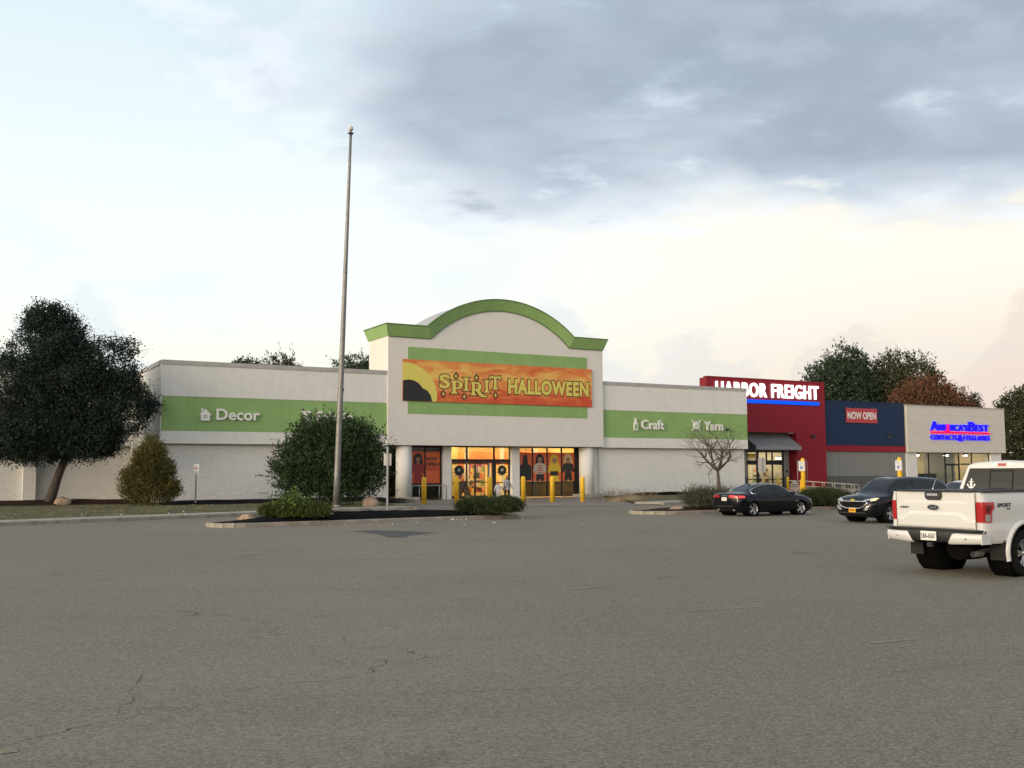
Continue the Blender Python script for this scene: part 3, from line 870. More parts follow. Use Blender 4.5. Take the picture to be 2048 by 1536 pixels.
cap = [(x, z + 0.005) for x, z in upper]; cap2 = [(x * 1.0, z + 0.07) for x, z in upper]
m = MB(); strip(cap, cap2, yu - 0.04, yu - 0.04, m); strip(cap2, cap2, yu - 0.04, yu + 0.25, m); strip(cap, cap, yu - 0.04, yu + 0.1, m)
m.box(upper[0][0] - .04, upper[0][0] + .02, yu - .04, TD + .3, 11.825, 11.89)
pt('cornice_cap', m, 'green_cap', recalc=False)
lip = [(x, z - 0.05) for x, z in lower]; m = MB(); strip(lip, lower, yl - 0.012, yl - 0.012, m); strip(lip, lip, TY, yl - 0.012, m); pt('cornice_lip', m, 'green_cap', recalc=False)
m = MB().box(-8.22, 6.39, TY - 0.02, TY, 5.86, 10.42); pt('sign_panel', m, 'green_paint')
# soffit over the entrance
m = MB().box(S1, S2, TY + 0.40, 1.9, SOF + 0.05, SOF + 0.25); pt('soffit', m, 'soffit')
m = MB().box(S1, S1 + 0.3, 0.45, 2.0, 0, SOF + .04); pt('return_wall', m, 'stucco_white')
m = MB().box(S2 - 0.35, S2 - 0.02, 0.62, 2.0, 0, SOF + .04); pt('return_wall', m, 'stucco_white')
# round columns on concrete blocks
for sc in (-8.15, 6.78):
    c = pt('column', MB().lathe([(0.56, 0.22), (0.56, SOF + 0.06)], 32, (sc, 0.62, 0)), 'stucco_white')
    m = MB().box(sc - 0.85, sc + 0.85, -0.25, 1.3, 0, 0.24); pt('plinth', m, 'concrete', bevel=0.03)
# flat pilasters between the glazing
for a, b in ((-4.98, -4.36), (0.52, 1.16)):
    pt('pilaster', MB().box(a, b, 0.95, 1.55, 0.0, SOF + 0.06), 'stucco_white', bevel=0.015)
GY = 1.30
def frame_bars(name, bars, y0=GY - 0.05, y1=GY + 0.06, mat='black_frame', parent=shop):
    out = []
    for x0, x1, z0, z1 in bars: out.append(pt(name, MB().box(x0, x1, y0, y1, z0, z1), mat, parent))
    return out
def pane(x0, x1, z0, z1, mat='pane', y=GY, parent=shop): return pt('pane', MB().box(x0, x1, y - 0.006, y + 0.006, z0, z1), mat, parent)
# left shop window
wl = thing('window', None, None); wl.parent = shop; del_keys = None
wl.name = 'shop_window'
frame_bars('frame_bar', [(-7.48, -7.36, 0.1, 3.74), (-5.10, -4.98, 0.1, 3.74), (-6.30, -6.22, 0.1, 3.74)], parent=wl)
frame_bars('frame_bar', [(-7.36, -5.10, 3.62, 3.745), (-7.36, -5.10, 0.98, 1.10), (-7.36, -5.10, 0.08, 0.2)], y0=GY - .045, parent=wl)
for a, b in ((-7.36, -6.30), (-6.22, -5.10)):
    pane(a, b, 1.10, 3.62, 'pane_dark', parent=wl); pane(a, b, 0.2, 0.98, 'pane_dark', parent=wl)
# right shop window
wr = bpy.data.objects.new('shop_window', None); COL.objects.link(wr); wr.parent = shop
xs = [1.22, 2.44, 3.70, 4.98, 6.16]
frame_bars('frame_bar', [(x - 0.045, x + 0.045, 0.1, 3.74) for x in xs], parent=wr)
frame_bars('frame_bar', [(xs[0], xs[-1], 3.66, 3.745), (xs[0], xs[-1], 1.10, 1.20), (xs[0], xs[-1], 0.08, 0.18)], y0=GY - .045, parent=wr)
for a, b in zip(xs, xs[1:]):
    pane(a + .045, b - .045, 1.20, 3.66, parent=wr); pane(a + .045, b - .045, 0.18, 1.10, 'pane_dark', parent=wr)
pt('window_jamb', MB().box(6.2, 6.5, 1.2, 1.5, 0, 3.74), 'black_frame', wr)
# entrance: transom lights over sliding doors
en = bpy.data.objects.new('entrance', None); COL.objects.link(en); en.parent = shop
frame_bars('frame_bar', [(-4.36, -4.24, 0.02, 3.74), (0.46, 0.56, 0.02, 3.74), (-3.05, -2.93, 2.83, 3.74), (-0.85, -0.73, 2.83, 3.74)], parent=en)
frame_bars('frame_bar', [(-4.24, 0.46, 3.66, 3.745)], y0=GY - .045, parent=en)
pt('door_operator', MB().box(-4.24, 0.46, GY - 0.14, GY + 0.14, 2.56, 2.83), 'black_frame', en)
for a, b in ((-4.24, -3.05), (-2.93, -0.85), (-0.73, 0.46)): pane(a, b, 2.83, 3.66, parent=en)
def door(x0, x1, y, st=0.06, rail=1.12, pm_='pane'):
    d = bpy.data.objects.new('door', None); COL.objects.link(d); d.parent = shop
    f = MB().box(x0, x0 + st, y - .025, y + .025, 0.05, 2.55).box(x1 - st, x1, y - .025, y + .025, 0.05, 2.55)
    f.box(x0 + st, x1 - st, y - .024, y + .024, 2.46, 2.55).box(x0 + st, x1 - st, y - .024, y + .024, 0.05, 0.22).box(x0 + st, x1 - st, y - .024, y + .024, rail, rail + 0.06)
    pt('door_frame', f, 'black_frame', d)
    pane(x0 + st, x1 - st, rail + .06, 2.46, pm_, y, d); pane(x0 + st, x1 - st, 0.22, rail, pm_, y, d)
    return d
door(-4.23, -3.0, GY - 0.01); door(-2.98, -2.30, GY + 0.05, rail=1.15); door(-2.30, -1.22, GY + 0.05, rail=1.15)
pt('door_post', MB().box(-0.95, -0.72, GY - 0.08, GY + 0.10, 0.02, 2.56), 'black_frame', en)
pt('lit_gap_strip', MB().box(-1.20, -1.02, GY + 0.1, GY + 0.16, 0.1, 2.56), 'sign_white', en)  # white strip standing in for the lit gap at the door edge, no lamp
door(-0.70, 0.45, GY - 0.01)

# ---- lit sales floor behind the glass
pm('shop_wall', (0.70, 0.52, 0.20), 0.8); pm('shop_floor', (0.45, 0.36, 0.25), 0.4, var=0.1); pm('shop_ceiling', (0.75, 0.68, 0.55), 0.9)
pm('shop_orange', (0.75, 0.16, 0.02), 0.7); pm('shop_white', (0.75, 0.72, 0.66), 0.7)
RB = 11.0
room = bpy.data.objects.new('sales_floor', None); COL.objects.link(room); room.parent = shop
pt('floor', MB().box(-9.3, 7.5, 1.9, RB, -0.1, 0.03), 'shop_floor', room)
pt('ceiling', MB().box(-9.3, 7.5, 1.95, RB, 4.2, 4.3), 'shop_ceiling', room)
pt('back_wall', MB().box(-9.3, 7.5, RB, RB + 0.1, 0, 4.3), 'shop_wall', room)
pt('side_wall', MB().box(-9.4, -9.3, 1.95, RB, 0, 4.3), 'shop_wall', room)
pt('side_wall', MB().box(7.5, 7.6, 1.95, RB, 0, 4.3), 'shop_wall', room)
pt('partition', MB().box(-4.9, -4.75, 1.9, RB, 0, 4.3), 'shop_white', room)
pt('lobby_wall', MB().box(-2.95, -2.2, 4.3, 4.4, 0.0, 4.2), 'shop_wall', room)
pt('sign_band', MB().box(-1.9, 7.5, 6.9, 7.0, 2.9, 3.5), 'shop_orange', room)
pt('sign_band', MB().box(-9.2, 7.4, RB - 0.06, RB - 0.01, 2.5, 3.4), 'shop_orange', room)
for px_ in (-1.05, 2.0, 5.0): pt('post', MB().box(px_ - .12, px_ + .12, 5.0, 5.24, 0, 4.2), 'shop_white', room)
li = 0
for yy in (3.4, 6.0, 8.8):
    for xx in (-3.4, -0.4, 2.6, 5.8):
        pt('ceiling_light', MB().box(xx - 0.75, xx + 0.75, yy - 0.22, yy + 0.22, 4.13, 4.18), 'lamp_warm', room)
# racks and shelves with goods
GOODS = []
for k, c in enumerate([(0.75, 0.18, 0.02), (0.05, 0.04, 0.05), (0.45, 0.05, 0.05), (0.70, 0.55, 0.10), (0.20, 0.32, 0.08), (0.25, 0.08, 0.30), (0.70, 0.66, 0.60), (0.12, 0.10, 0.09), (0.62, 0.33, 0.10)]):
    pm('goods%d' % k, c, 0.6); GOODS.append('goods%d' % k)
pm('shelf_metal', (0.30, 0.27, 0.23), 0.5)
rs = random.Random(11)
def goods_rack(loc, width, rows, depth, label, seed, rz=FA, hang=False, cat='shelf', group='racks of goods inside the lit shop'):
    r_ = random.Random(seed)
    t = thing('display_rack', label, cat, loc, rz, group)
    m = MB()
    for sx in (-1, 1):
        for sy in (0, 1): m.box(sx * width / 2 - .02, sx * width / 2 + .02, sy * depth - .02, sy * depth + .02, 0, rows[-1] + 0.5)
    m.build('upright', 'shelf_metal', t)
    for z in rows:
        MB().box(-width / 2, width / 2, 0, depth, z - 0.02, z).build('shelf_board', 'shelf_metal', t)
        x = -width / 2 + 0.04
        by = {}
        while x < width / 2 - 0.12:
            ww = r_.uniform(0.08, 0.26); hh = r_.uniform(0.16, 0.42)
            by.setdefault(r_.choice(GOODS), MB()).box(x, min(x + ww, width / 2), 0.03, depth - 0.03, z + .001, z + hh)
            x += ww + r_.uniform(0.01, 0.04)
        for g_, mb in by.items(): mb.build('goods', g_, t)['kind'] = 'stuff'
    return t
IN_ = lambda s, b: tuple(W(s, b, 0.03))
goods_rack(IN_(-1.75, 5.6), 1.5, [0.35, 0.85, 1.35, 1.85], 0.5, 'tall rack of costumes seen through the middle sliding door', 1)
goods_rack(IN_(-3.6, 5.2), 1.2, [0.35, 0.85, 1.35], 0.5, 'goods rack seen through the left door leaf', 2)
goods_rack(IN_(-0.1, 5.4), 1.5, [0.35, 0.85, 1.4, 1.9], 0.5, 'goods rack seen through the right door leaf behind the two people', 3)
goods_rack(IN_(0.6, 8.6), 3.4, [0.4, 1.0, 1.6, 2.2], 0.5, 'wide rack against the back of the lit shop', 4)
goods_rack(IN_(-2.7, 8.8), 2.6, [0.4, 1.0, 1.6, 2.2], 0.5, 'rack at the back of the shop behind the left door leaf', 5)

# ---- lettering on the green band: each word with its picture, one sign each
def icon(parent, parts, y, depth, mat='letter_white', name='icon'):
    m = MB()
    for pl in parts: m.prism(pl[::-1], y - depth, y)
    return m.build(name, mat, parent, bevel=0.004)
def circle(cx, cz, r, n=20): return [(cx + r * math.cos(2 * PI * k / n), cz + r * math.sin(2 * PI * k / n)) for k in range(n)]
def word_sign(s_icon, txt, x0, x1, z0, z1, parts, label, extra=None):
    t = thing('wall_sign', label, 'sign', W(0, 0), FA, 'raised white words on the green band')
    letters(t, txt, x0, x1, z0, z1, -0.03, 0.09, 'letter_white', offset=0.022, res=3)
    icon(t, parts, -0.03, 0.09)
    if extra: extra(t)
    return t
# house
hs = (-21.97, 5.10)
def house_extra(t):
    m = MB()
    for dx_ in (0.30, 0.41):
        for dz_ in (0.16, 0.27): m.box(hs[0] + dx_, hs[0] + dx_ + .08, -0.125, -0.12, hs[1] + dz_, hs[1] + dz_ + .08)
    m.build('house_window', 'green_paint', t)
word_sign(0, 'Decor', -20.92, -18.24, 5.16, 5.86, [[(hs[0] + .12, hs[1]), (hs[0] + .66, hs[1]), (hs[0] + .66, hs[1] + .34), (hs[0] + .78, hs[1] + .34), (hs[0] + .39, hs[1] + .72), (hs[0], hs[1] + .34), (hs[0] + .12, hs[1] + .34)],
           [(hs[0] + .14, hs[1] + .5), (hs[0] + .26, hs[1] + .64), (hs[0] + .26, hs[1] + .74), (hs[0] + .14, hs[1] + .74)]],
          'raised white word Decor with a little house on the green band', house_extra)
# word half hidden by the tall shrub: only its upper edges show in the photo
fx = -15.55
word_sign(0, 'Fabric', -14.6, -12.1, 5.15, 5.86, [[(fx, 5.1), (fx + .6, 5.1), (fx + .6, 5.25), (fx + .45, 5.35), (fx + .45, 5.65), (fx + .6, 5.72), (fx + .6, 5.86), (fx, 5.86), (fx, 5.72), (fx + .15, 5.65), (fx + .15, 5.35), (fx, 5.25)]],
          'raised white word on the green band half hidden by the tall shrub')
# glue bottle
bx = 10.68
def bottle_extra(t):
    MB().box(bx + .12, bx + .34, -0.125, -0.12, 5.14, 5.50).build('bottle_label', 'green_paint', t)
word_sign(0, 'Craft', 11.45, 13.66, 5.14, 5.88, [[(bx + .04, 5.05), (bx + .42, 5.05), (bx + .42, 5.58), (bx + .32, 5.72), (bx + .32, 5.80), (bx + .27, 6.0), (bx + .19, 6.0), (bx + .14, 5.80), (bx + .14, 5.72), (bx + .04, 5.58)]],
          'raised white word Craft with a glue bottle on the green band', bottle_extra)
# ball of yarn with two needles
yx, yz = 16.92, 5.53
def yarn_extra(t):
    m = MB()
    for k in range(4):
        a = [(-0.2 + .1 * k, -.22 + .05 * k), (0.0 + .05 * k, 0.02), (.16, .20 - .06 * k)]
        m.tube([(yx + p[0], -0.121, yz + p[1] - .05 * k + .06) for p in a], 0.014, 4)
    m.build('yarn_thread', 'green_paint', t)
def rod(x0, z0, x1, z1, w_):
    d = Vector((x1 - x0, z1 - z0)).normalized(); n = Vector((-d.y, d.x)) * w_ / 2
    return [(x0 - n.x, z0 - n.y), (x1 - n.x, z1 - n.y), (x1 + n.x, z1 + n.y), (x0 + n.x, z0 + n.y)]
word_sign(0, 'Yarn', 17.70, 19.70, 5.16, 5.90, [circle(yx, yz, 0.33), rod(yx - .44, yz - .40, yx - .24, yz - .22, .07), rod(yx + .25, yz + .22, yx + .44, yz + .42, .07), rod(yx + .44, yz - .40, yx + .24, yz - .22, .07), rod(yx - .25, yz + .22, yx - .44, yz + .42, .07)],
          'raised white word Yarn with a ball of yarn on the green band', yarn_extra)
# ---- printed banner
bn = thing('banner', 'orange printed banner reading SPIRIT HALLOWEEN across the tower', 'banner', W(0, 0), FA)
BY = TY - 0.10
MB().box(-8.62, 6.75, BY, BY + 0.05, 6.72, 9.55).build('sheet', 'banner_print', bn)
def flat(parts, y, d, mat, name, parent):
    m = MB()
    for pl in parts: m.prism(pl[::-1], y - d, y)
    return m.build(name, mat, parent)
def clip_poly(pl, x0, z0): return [(max(a, x0), max(b, z0)) for a, b in pl]
moon = clip_poly([(-8.62 + 2.55 * math.cos(a), 7.1 + 2.25 * math.sin(a)) for a in [PI * k / 40 - PI / 2 for k in range(41)]], -8.62, 6.73)
flat([moon], BY - 0.002, 0.004, 'print_yellow', 'moon', bn)
dark = [(-8.62, 6.73), (-6.45, 6.73), (-6.55, 7.15), (-6.80, 7.45), (-7.15, 7.62), (-7.45, 7.95), (-7.8, 8.12), (-8.2, 8.18), (-8.62, 8.10)]
flat([dark], BY - 0.008, 0.004, 'print_black', 'dark_hill', bn)
def outlined(txt, x0, x1, z0, z1, off_in, off_out, parent, grow=0.07, **kw):
    a = fit_text(txt, x0 - grow, x1 + grow, z0 - grow, z1 + grow, 0.004, off_out, **kw)
    for mm in islands(a): mk('letter_outline', mm, 'print_brown', parent, loc=(0, BY - 0.002, 0))
    b = fit_text(txt, x0, x1, z0, z1, 0.004, off_in, **kw)
    for mm in islands(b): mk('letter', mm, 'print_yellow', parent, loc=(0, BY - 0.008, 0))
outlined('HALLOWEEN', -0.45, 6.45, 7.46, 8.56, 0.045, 0.085, bn, spacing=1.10)
def glyph(splines, x, z, w_, h, parent):
    """own letter shape in a 0..1 box"""
    sp = [[(x + a * w_, z + b * h) for a, b in s_] for s_ in splines]
    for k, q in enumerate(sp):                     # outer line one way round, holes the other
        ar = sum(q[i][0] * q[(i + 1) % len(q)][1] - q[(i + 1) % len(q)][0] * q[i][1] for i in range(len(q)))
        if (ar < 0) == (k == 0): q.reverse()
    for off, mat, y in ((0.062, 'print_brown', -0.002), (0.0, 'print_yellow', -0.008)):
        me = curve_mesh(sp, 0.004, off)
        n = len(me.vertices); co = np.empty(n * 3, 'f'); me.vertices.foreach_get('co', co); co = co.reshape(-1, 3)
        me.vertices.foreach_set('co', np.stack([co[:, 0], -co[:, 2], co[:, 1]], 1).ravel()); me.update()
        mk('letter' if off == 0 else 'letter_outline', me, mat, parent, loc=(0, BY + y - 0.002, 0))
def ribbon(pts, w0):
    """outline of a thick stroke along a smooth path: pts (x, z, half width)"""
    P = [Vector(p) for p in pts]
    Q = []
    for i in range(len(P) - 1):
        p0, p1, p2, p3 = P[max(i - 1, 0)], P[i], P[i + 1], P[min(i + 2, len(P) - 1)]
        for k in range(5):
            t = k / 5
            Q.append(0.5 * ((2 * p1) + (p2 - p0) * t + (2 * p0 - 5 * p1 + 4 * p2 - p3) * t * t + (3 * p1 - p0 - 3 * p2 + p3) * t ** 3))
    Q.append(P[-1])
    L, Rr = [], []
    for i, q in enumerate(Q):
        t = (Q[min(i + 1, len(Q) - 1)] - Q[max(i - 1, 0)]); t = Vector((t.x, t.y)).normalized(); n = Vector((-t.y, t.x)) * q.z * w0
        L.append((q.x + n.x, q.y + n.y)); Rr.append((q.x - n.x, q.y - n.y))
    return L + Rr[::-1]
G_S = [ribbon([(0.93, 0.66, .6), (0.86, 0.92, .7), (0.5, 0.93, .9), (0.18, 0.78, 1.2), (0.35, 0.55, 1.5), (0.68, 0.42, 1.5), (0.82, 0.22, 1.2), (0.5, 0.07, .9), (0.14, 0.09, .7), (0.05, 0.30, .6)], 0.085)]
G_I = [[(.1, 0), (.9, 0), (.72, .12), (.66, .2), (.66, .8), (.72, .88), (.9, 1), (.1, 1), (.28, .88), (.34, .8), (.34, .2), (.28, .12)]]
G_P = [[(0.0, 0), (.62, 0), (.46, .12), (.42, .2), (.42, .36), (.6, .36), (.82, .42), (.96, .56), (.98, .72), (.9, .88), (.74, .97), (.5, 1), (0, 1), (.12, .88), (.16, .8), (.16, .2), (.12, .12)],
       [(.42, .48), (.42, .88), (.56, .87), (.68, .8), (.70, .68), (.66, .55), (.54, .48)]]
G_R = [[(0.0, 0.1), (.5, 0.1), (.40, .2), (.36, .28), (.36, .42), (.44, .42), (.62, .18), (.85, .0), (1.22, -0.02), (1.28, .08), (1.0, .14), (.82, .30), (.72, .45), (.86, .58), (.88, .74), (.80, .90), (.64, .98), (.44, 1), (0, 1), (.1, .9), (.14, .82), (.14, .28), (.1, .2)],
       [(.36, .53), (.36, .89), (.48, .88), (.60, .82), (.62, .70), (.56, .58), (.46, .53)]]
G_T = [[(.28, 0), (.76, 0), (.66, .1), (.63, .2), (.63, .84), (.8, .85), (.98, .72), (1.04, .76), (.96, 1), (.5, .95), (.08, 1), (-.04, .76), (.04, .72), (.22, .85), (.40, .84), (.40, .2), (.37, .1)]]
# placed from their pixels on the banner
outlined('S', -5.90, -5.08, 7.66, 8.64, 0.03, 0.07, bn); glyph(G_P, -5.05, 7.32, 0.98, 0.92, bn); glyph(G_I, -4.17, 7.56, 0.68, 0.92, bn)
glyph(G_R, -3.52, 7.16, 1.04, 1.05, bn); glyph(G_I, -2.52, 7.48, 0.64, 0.90, bn); glyph(G_T, -2.00, 7.72, 0.94, 0.98, bn)
for x, z in ((-4.62, 8.55), (-3.02, 8.50), (-5.60, 7.28), (-3.98, 7.14), (-1.50, 7.32)):
    def st(r): return [(x + (r if k % 2 == 0 else r * .38) * math.cos(PI / 4 * k), z + (r * 1.2 if k % 2 == 0 else r * .38) * math.sin(PI / 4 * k)) for k in range(8)]
    flat([[(x, z - .32), (x + .25, z), (x, z + .32), (x - .25, z)]], BY - 0.002, 0.004, 'print_brown', 'star_outline', bn)
    flat([st(0.17)], BY - 0.008, 0.004, 'print_yellow', 'star', bn)

# ---- posters inside the glass
PY = GY - 0.012
def figure(cx, zb, zt, w_, hair, top, legs, skin, arm=True):
    """flat printed figure cut off at the thighs: hair, face, torso with bent arms, legs"""
    H = zt - zb; out = []
    el = lambda x, z, rx, rz, n=16: [(x + rx * math.cos(2 * PI * k / n) * (1 + .08 * math.sin(5 * k)), z + rz * math.sin(2 * PI * k / n)) for k in range(n)]
    out.append((hair, el(cx, zt - H * .16, w_ * .34, H * .17), 1))
    out.append((hair, [(cx - w_ * .34, zt - H * .2), (cx + w_ * .34, zt - H * .2), (cx + w_ * .40, zt - H * .40), (cx - w_ * .38, zt - H * .38)], 1))
    out.append((legs, [(cx - w_ * .34, zb), (cx - w_ * .04, zb), (cx, zb + H * .12), (cx + w_ * .06, zb), (cx + w_ * .38, zb), (cx + w_ * .30, zb + H * .30), (cx - w_ * .28, zb + H * .30)], 2))
    out.append((top, [(cx - w_ * .28, zb + H * .26), (cx + w_ * .28, zb + H * .26), (cx + w_ * .25, zb + H * .42), (cx + w_ * .40, zb + H * .30), (cx + w_ * .56, zb + H * .36), (cx + w_ * .46, zb + H * .60), (cx + w_ * .14, zb + H * .68), (cx - w_ * .14, zb + H * .68), (cx - w_ * .46, zb + H * .60), (cx - w_ * .56, zb + H * .34), (cx - w_ * .42, zb + H * .28), (cx - w_ * .27, zb + H * .42)], 3))
    out.append((skin, [(cx - w_ * .08, zb + H * .64), (cx + w_ * .08, zb + H * .64), (cx + w_ * .08, zb + H * .74), (cx - w_ * .08, zb + H * .74)], 4))
    out.append((skin, el(cx, zt - H * .19, w_ * .19, H * .11, 14), 4))
    out.append((hair, [(cx - w_ * .20, zt - H * .13), (cx + w_ * .20, zt - H * .13), (cx + w_ * .16, zt - H * .06), (cx - w_ * .14, zt - H * .05)], 5))
    return out
def poster(name, x0, x1, z0, z1, label, shapes, base='print_orange', words=()):
    t = thing(name, label, 'poster', W(0, 0), FA, 'printed posters behind the shop glass')
    MB().box(x0, x1, PY, PY + 0.004, z0, z1).build('sheet', base, t)
    for mat, pl, lay in shapes:
        flat([[(min(max(a, x0), x1), min(max(b, z0), z1)) for a, b in pl]], PY - 0.0015 * lay, 0.001, mat, 'print', t)
    for txt, a, b, c, d, mat, off in words:
        letters(t, txt, a, b, c, d, PY - 0.002, 0.001, mat, offset=off, name='letter')
    return t
poster('window_poster', -7.34, -6.31, 1.14, 3.34, 'orange window poster of a person in a red racing outfit', figure(-6.78, 1.14, 3.22, 0.98, 'print_black', 'print_red', 'print_red', 'print_skin'))
poster('window_poster', -6.21, -5.12, 1.14, 3.34, 'orange window poster reading NOW OPEN with hiring notice', [('print_red', [(-6.05, 2.02), (-5.28, 2.02), (-5.28, 2.05), (-6.05, 2.05)], 1)],
       words=[('NOW', -6.17, -5.26, 2.70, 2.98, 'print_black', .035), ('OPEN!', -6.17, -5.14, 2.32, 2.60, 'print_black', .035), ("WE'RE HIRING", -6.17, -5.16, 2.10, 2.22, 'print_red', .03)])
poster('window_poster', 1.27, 2.40, 1.22, 3.33, 'orange window poster with a plain dark hooded figure', [('print_black', [(1.33, 1.22), (2.34, 1.30), (2.36, 2.3), (2.05, 2.5), (2.03, 2.95), (1.9, 3.2), (1.78, 3.2), (1.62, 2.95), (1.60, 2.5), (1.30, 2.3)], 1)])
poster('window_poster', 2.49, 3.65, 1.22, 3.33, 'orange window poster of a person in a pale striped top', figure(3.08, 1.22, 3.22, 1.05, 'print_black', 'print_white', 'print_black', 'print_skin') + [('print_red', [(2.86, 1.80 + .17 * k), (3.30, 1.80 + .17 * k), (3.30, 1.87 + .17 * k), (2.86, 1.87 + .17 * k)], 4) for k in range(4)])
poster('window_poster', 3.75, 4.93, 1.22, 3.33, 'orange window poster of a person in a plain yellow outfit', figure(4.34, 1.22, 3.18, 1.05, 'print_gold', 'print_gold', 'print_gold', 'print_skin') + [('print_black', [(4.0, 1.62), (4.68, 1.62), (4.68, 1.95), (4.0, 1.95)], 4)])
poster('window_poster', 5.03, 6.11, 1.22, 3.33, 'orange window poster of a person in a pale wig and dark dress', figure(5.56, 1.22, 3.25, 1.0, 'print_blond', 'print_black', 'print_black', 'print_skin'))
# dark round spider-web stickers on the two door leaves
for k, (sx, lab) in enumerate(((-3.62, 'dark round door sticker on the left door leaf'), (-0.13, 'dark round door sticker on the right door leaf beside the people'))):
    t = thing('door_sticker', lab, 'sticker', W(0, 0), FA, 'round stickers on the doors')
    flat([circle(sx, 2.02, 0.36, 24)], GY - 0.018, 0.002, 'dark_plastic', 'disc', t)
    m = MB()
    for j in range(10):
        a = 2 * PI * j / 10 + .3
        m.prism(rod(sx + .05 * math.cos(a), 2.02 + .05 * math.sin(a), sx + .46 * math.cos(a), 1.98 + .46 * math.sin(a), 0.05)[::-1], GY - 0.0225, GY - 0.021)
    m.build('spokes', 'print_black', t)
    flat([circle(sx, 2.05, 0.10, 14)], GY - 0.0235, 0.002, 'sign_grey', 'centre', t)

# ================================================================== the red, navy and grey shop further along
hf = thing('store_building', 'red and navy store with sloping metal canopy beside the green-banded shop', 'building', W(0, 0), FA)
RY = 5.0
def hp(name, mb, mat, parent=hf, **k): return mb.build(name, mat, parent, **k)
HT = 10.22
# red portal: upper field in panels, legs either side of the entrance
xl, xr = 22.46, 36.85
for z0, z1 in ((5.37, 7.2), (7.2, HT - 0.12)):
    hp('panel', MB().box(xl, xr, RY, RY + 0.3, z0 + 0.006, z1 - 0.006), 'red_panel')
hp('panel', MB().box(xl, 25.9, RY + 0.001, RY + 0.3, 0, 5.364), 'red_panel')
hp('panel', MB().box(33.05, xr, RY + 0.001, RY + 0.3, 0, 5.364), 'red_panel')
hp('panel_core', MB().box(xl + .01, xr - .01, RY + 0.02, RY + 0.28, 5.365, HT - 0.13), 'black_frame')
hp('coping', MB().box(xl - 0.03, xr + 0.03, RY - 0.04, RY + 0.4, HT - 0.12, HT), 'red_panel')
hp('side_wall', MB().box(xl, xl + 0.3, RY + 0.3, RY + 0.95, 5.3, HT - 0.12), 'red_panel')
hp('side_wall', MB().box(xr - 0.3, xr, RY + 0.301, RY + 0.95, 3.0, HT - 0.12), 'red_panel')
hp('reveal', MB().box(33.05, 33.12, RY + 0.3, RY + 1.0, 0, 5.36), 'red_panel')
# grey recess
RB2 = 6.0
hp('recess_wall', MB().box(25.9, 27.86, RB2, RB2 + 0.3, 1.36, 5.4), 'grey_wall')
hp('recess_wall', MB().box(32.40, 33.05, RB2, RB2 + 0.3, 1.36, 5.4), 'grey_wall')
hp('recess_base', MB().box(25.9, 27.86, RB2 - 0.01, RB2 + 0.3, 0, 1.355), 'grey_wall_dark')
hp('recess_base', MB().box(32.40, 33.05, RB2 - 0.01, RB2 + 0.3, 0, 1.355), 'grey_wall_dark')
hp('recess_wall', MB().box(27.86, 32.40, RB2, RB2 + 0.3, 3.66, 5.4), 'grey_wall')
hp('recess_ceiling', MB().box(25.9, 33.05, RY + 0.3, RB2, 5.37, 5.5), 'red_panel')
# canopy with standing seams
aw = bpy.data.objects.new('canopy', None); COL.objects.link(aw); aw.parent = hf
A0, A1 = 27.28, 32.66
def ay(t): return RB2 - 0.02 + (4.2 - RB2) * t
def azz(t): return 5.26 + (4.10 - 5.26) * t
m = MB(); m.add([(A0, ay(0), azz(0)), (A1, ay(0), azz(0)), (A1, ay(1), azz(1)), (A0, ay(1), azz(1)), (A0, ay(0), azz(0) - .08), (A1, ay(0), azz(0) - .08), (A1, ay(1), azz(1) - .08), (A0, ay(1), azz(1) - .08)],
                [(0, 3, 2, 1), (4, 5, 6, 7), (0, 1, 5, 4), (2, 3, 7, 6), (1, 2, 6, 5), (3, 0, 4, 7)]); hp('roof_sheet', m, 'awning_metal', aw)
ns = 13
for k in range(ns + 1):
    x = A0 + (A1 - A0) * k / ns
    m = MB(); m.add([(x - .02, ay(0), azz(0)), (x + .02, ay(0), azz(0)), (x + .02, ay(1), azz(1)), (x - .02, ay(1), azz(1)), (x - .02, ay(0), azz(0) + .07), (x + .02, ay(0), azz(0) + .07), (x + .02, ay(1), azz(1) + .07), (x - .02, ay(1), azz(1) + .07)],
                    [(4, 7, 6, 5), (0, 1, 5, 4), (2, 3, 7, 6), (1, 2, 6, 5), (3, 0, 4, 7)]); hp('seam', m, 'awning_metal', aw)
hp('gutter', MB().box(A0 - .06, A1 + .06, 4.08, 4.2, 3.78, 4.12), 'awning_metal', aw)
m = MB(); m.prism([(ay(0), azz(0) - .08), (ay(1), azz(1) - .08), (ay(1), 3.80), (ay(0), 3.80)], A0, A0 + .05, 'yz'); hp('side_cheek', m, 'awning_dark', aw)
m = MB(); m.prism([(ay(0), azz(0) - .08), (ay(1), azz(1) - .08), (ay(1), 3.80), (ay(0), 3.80)], A1 - .05, A1, 'yz'); hp('side_cheek', m, 'awning_dark', aw)
hp('canopy_soffit', MB().box(A0 + .05, A1 - .05, 4.2, RB2 - .03, 3.79, 3.83), 'awning_dark', aw)
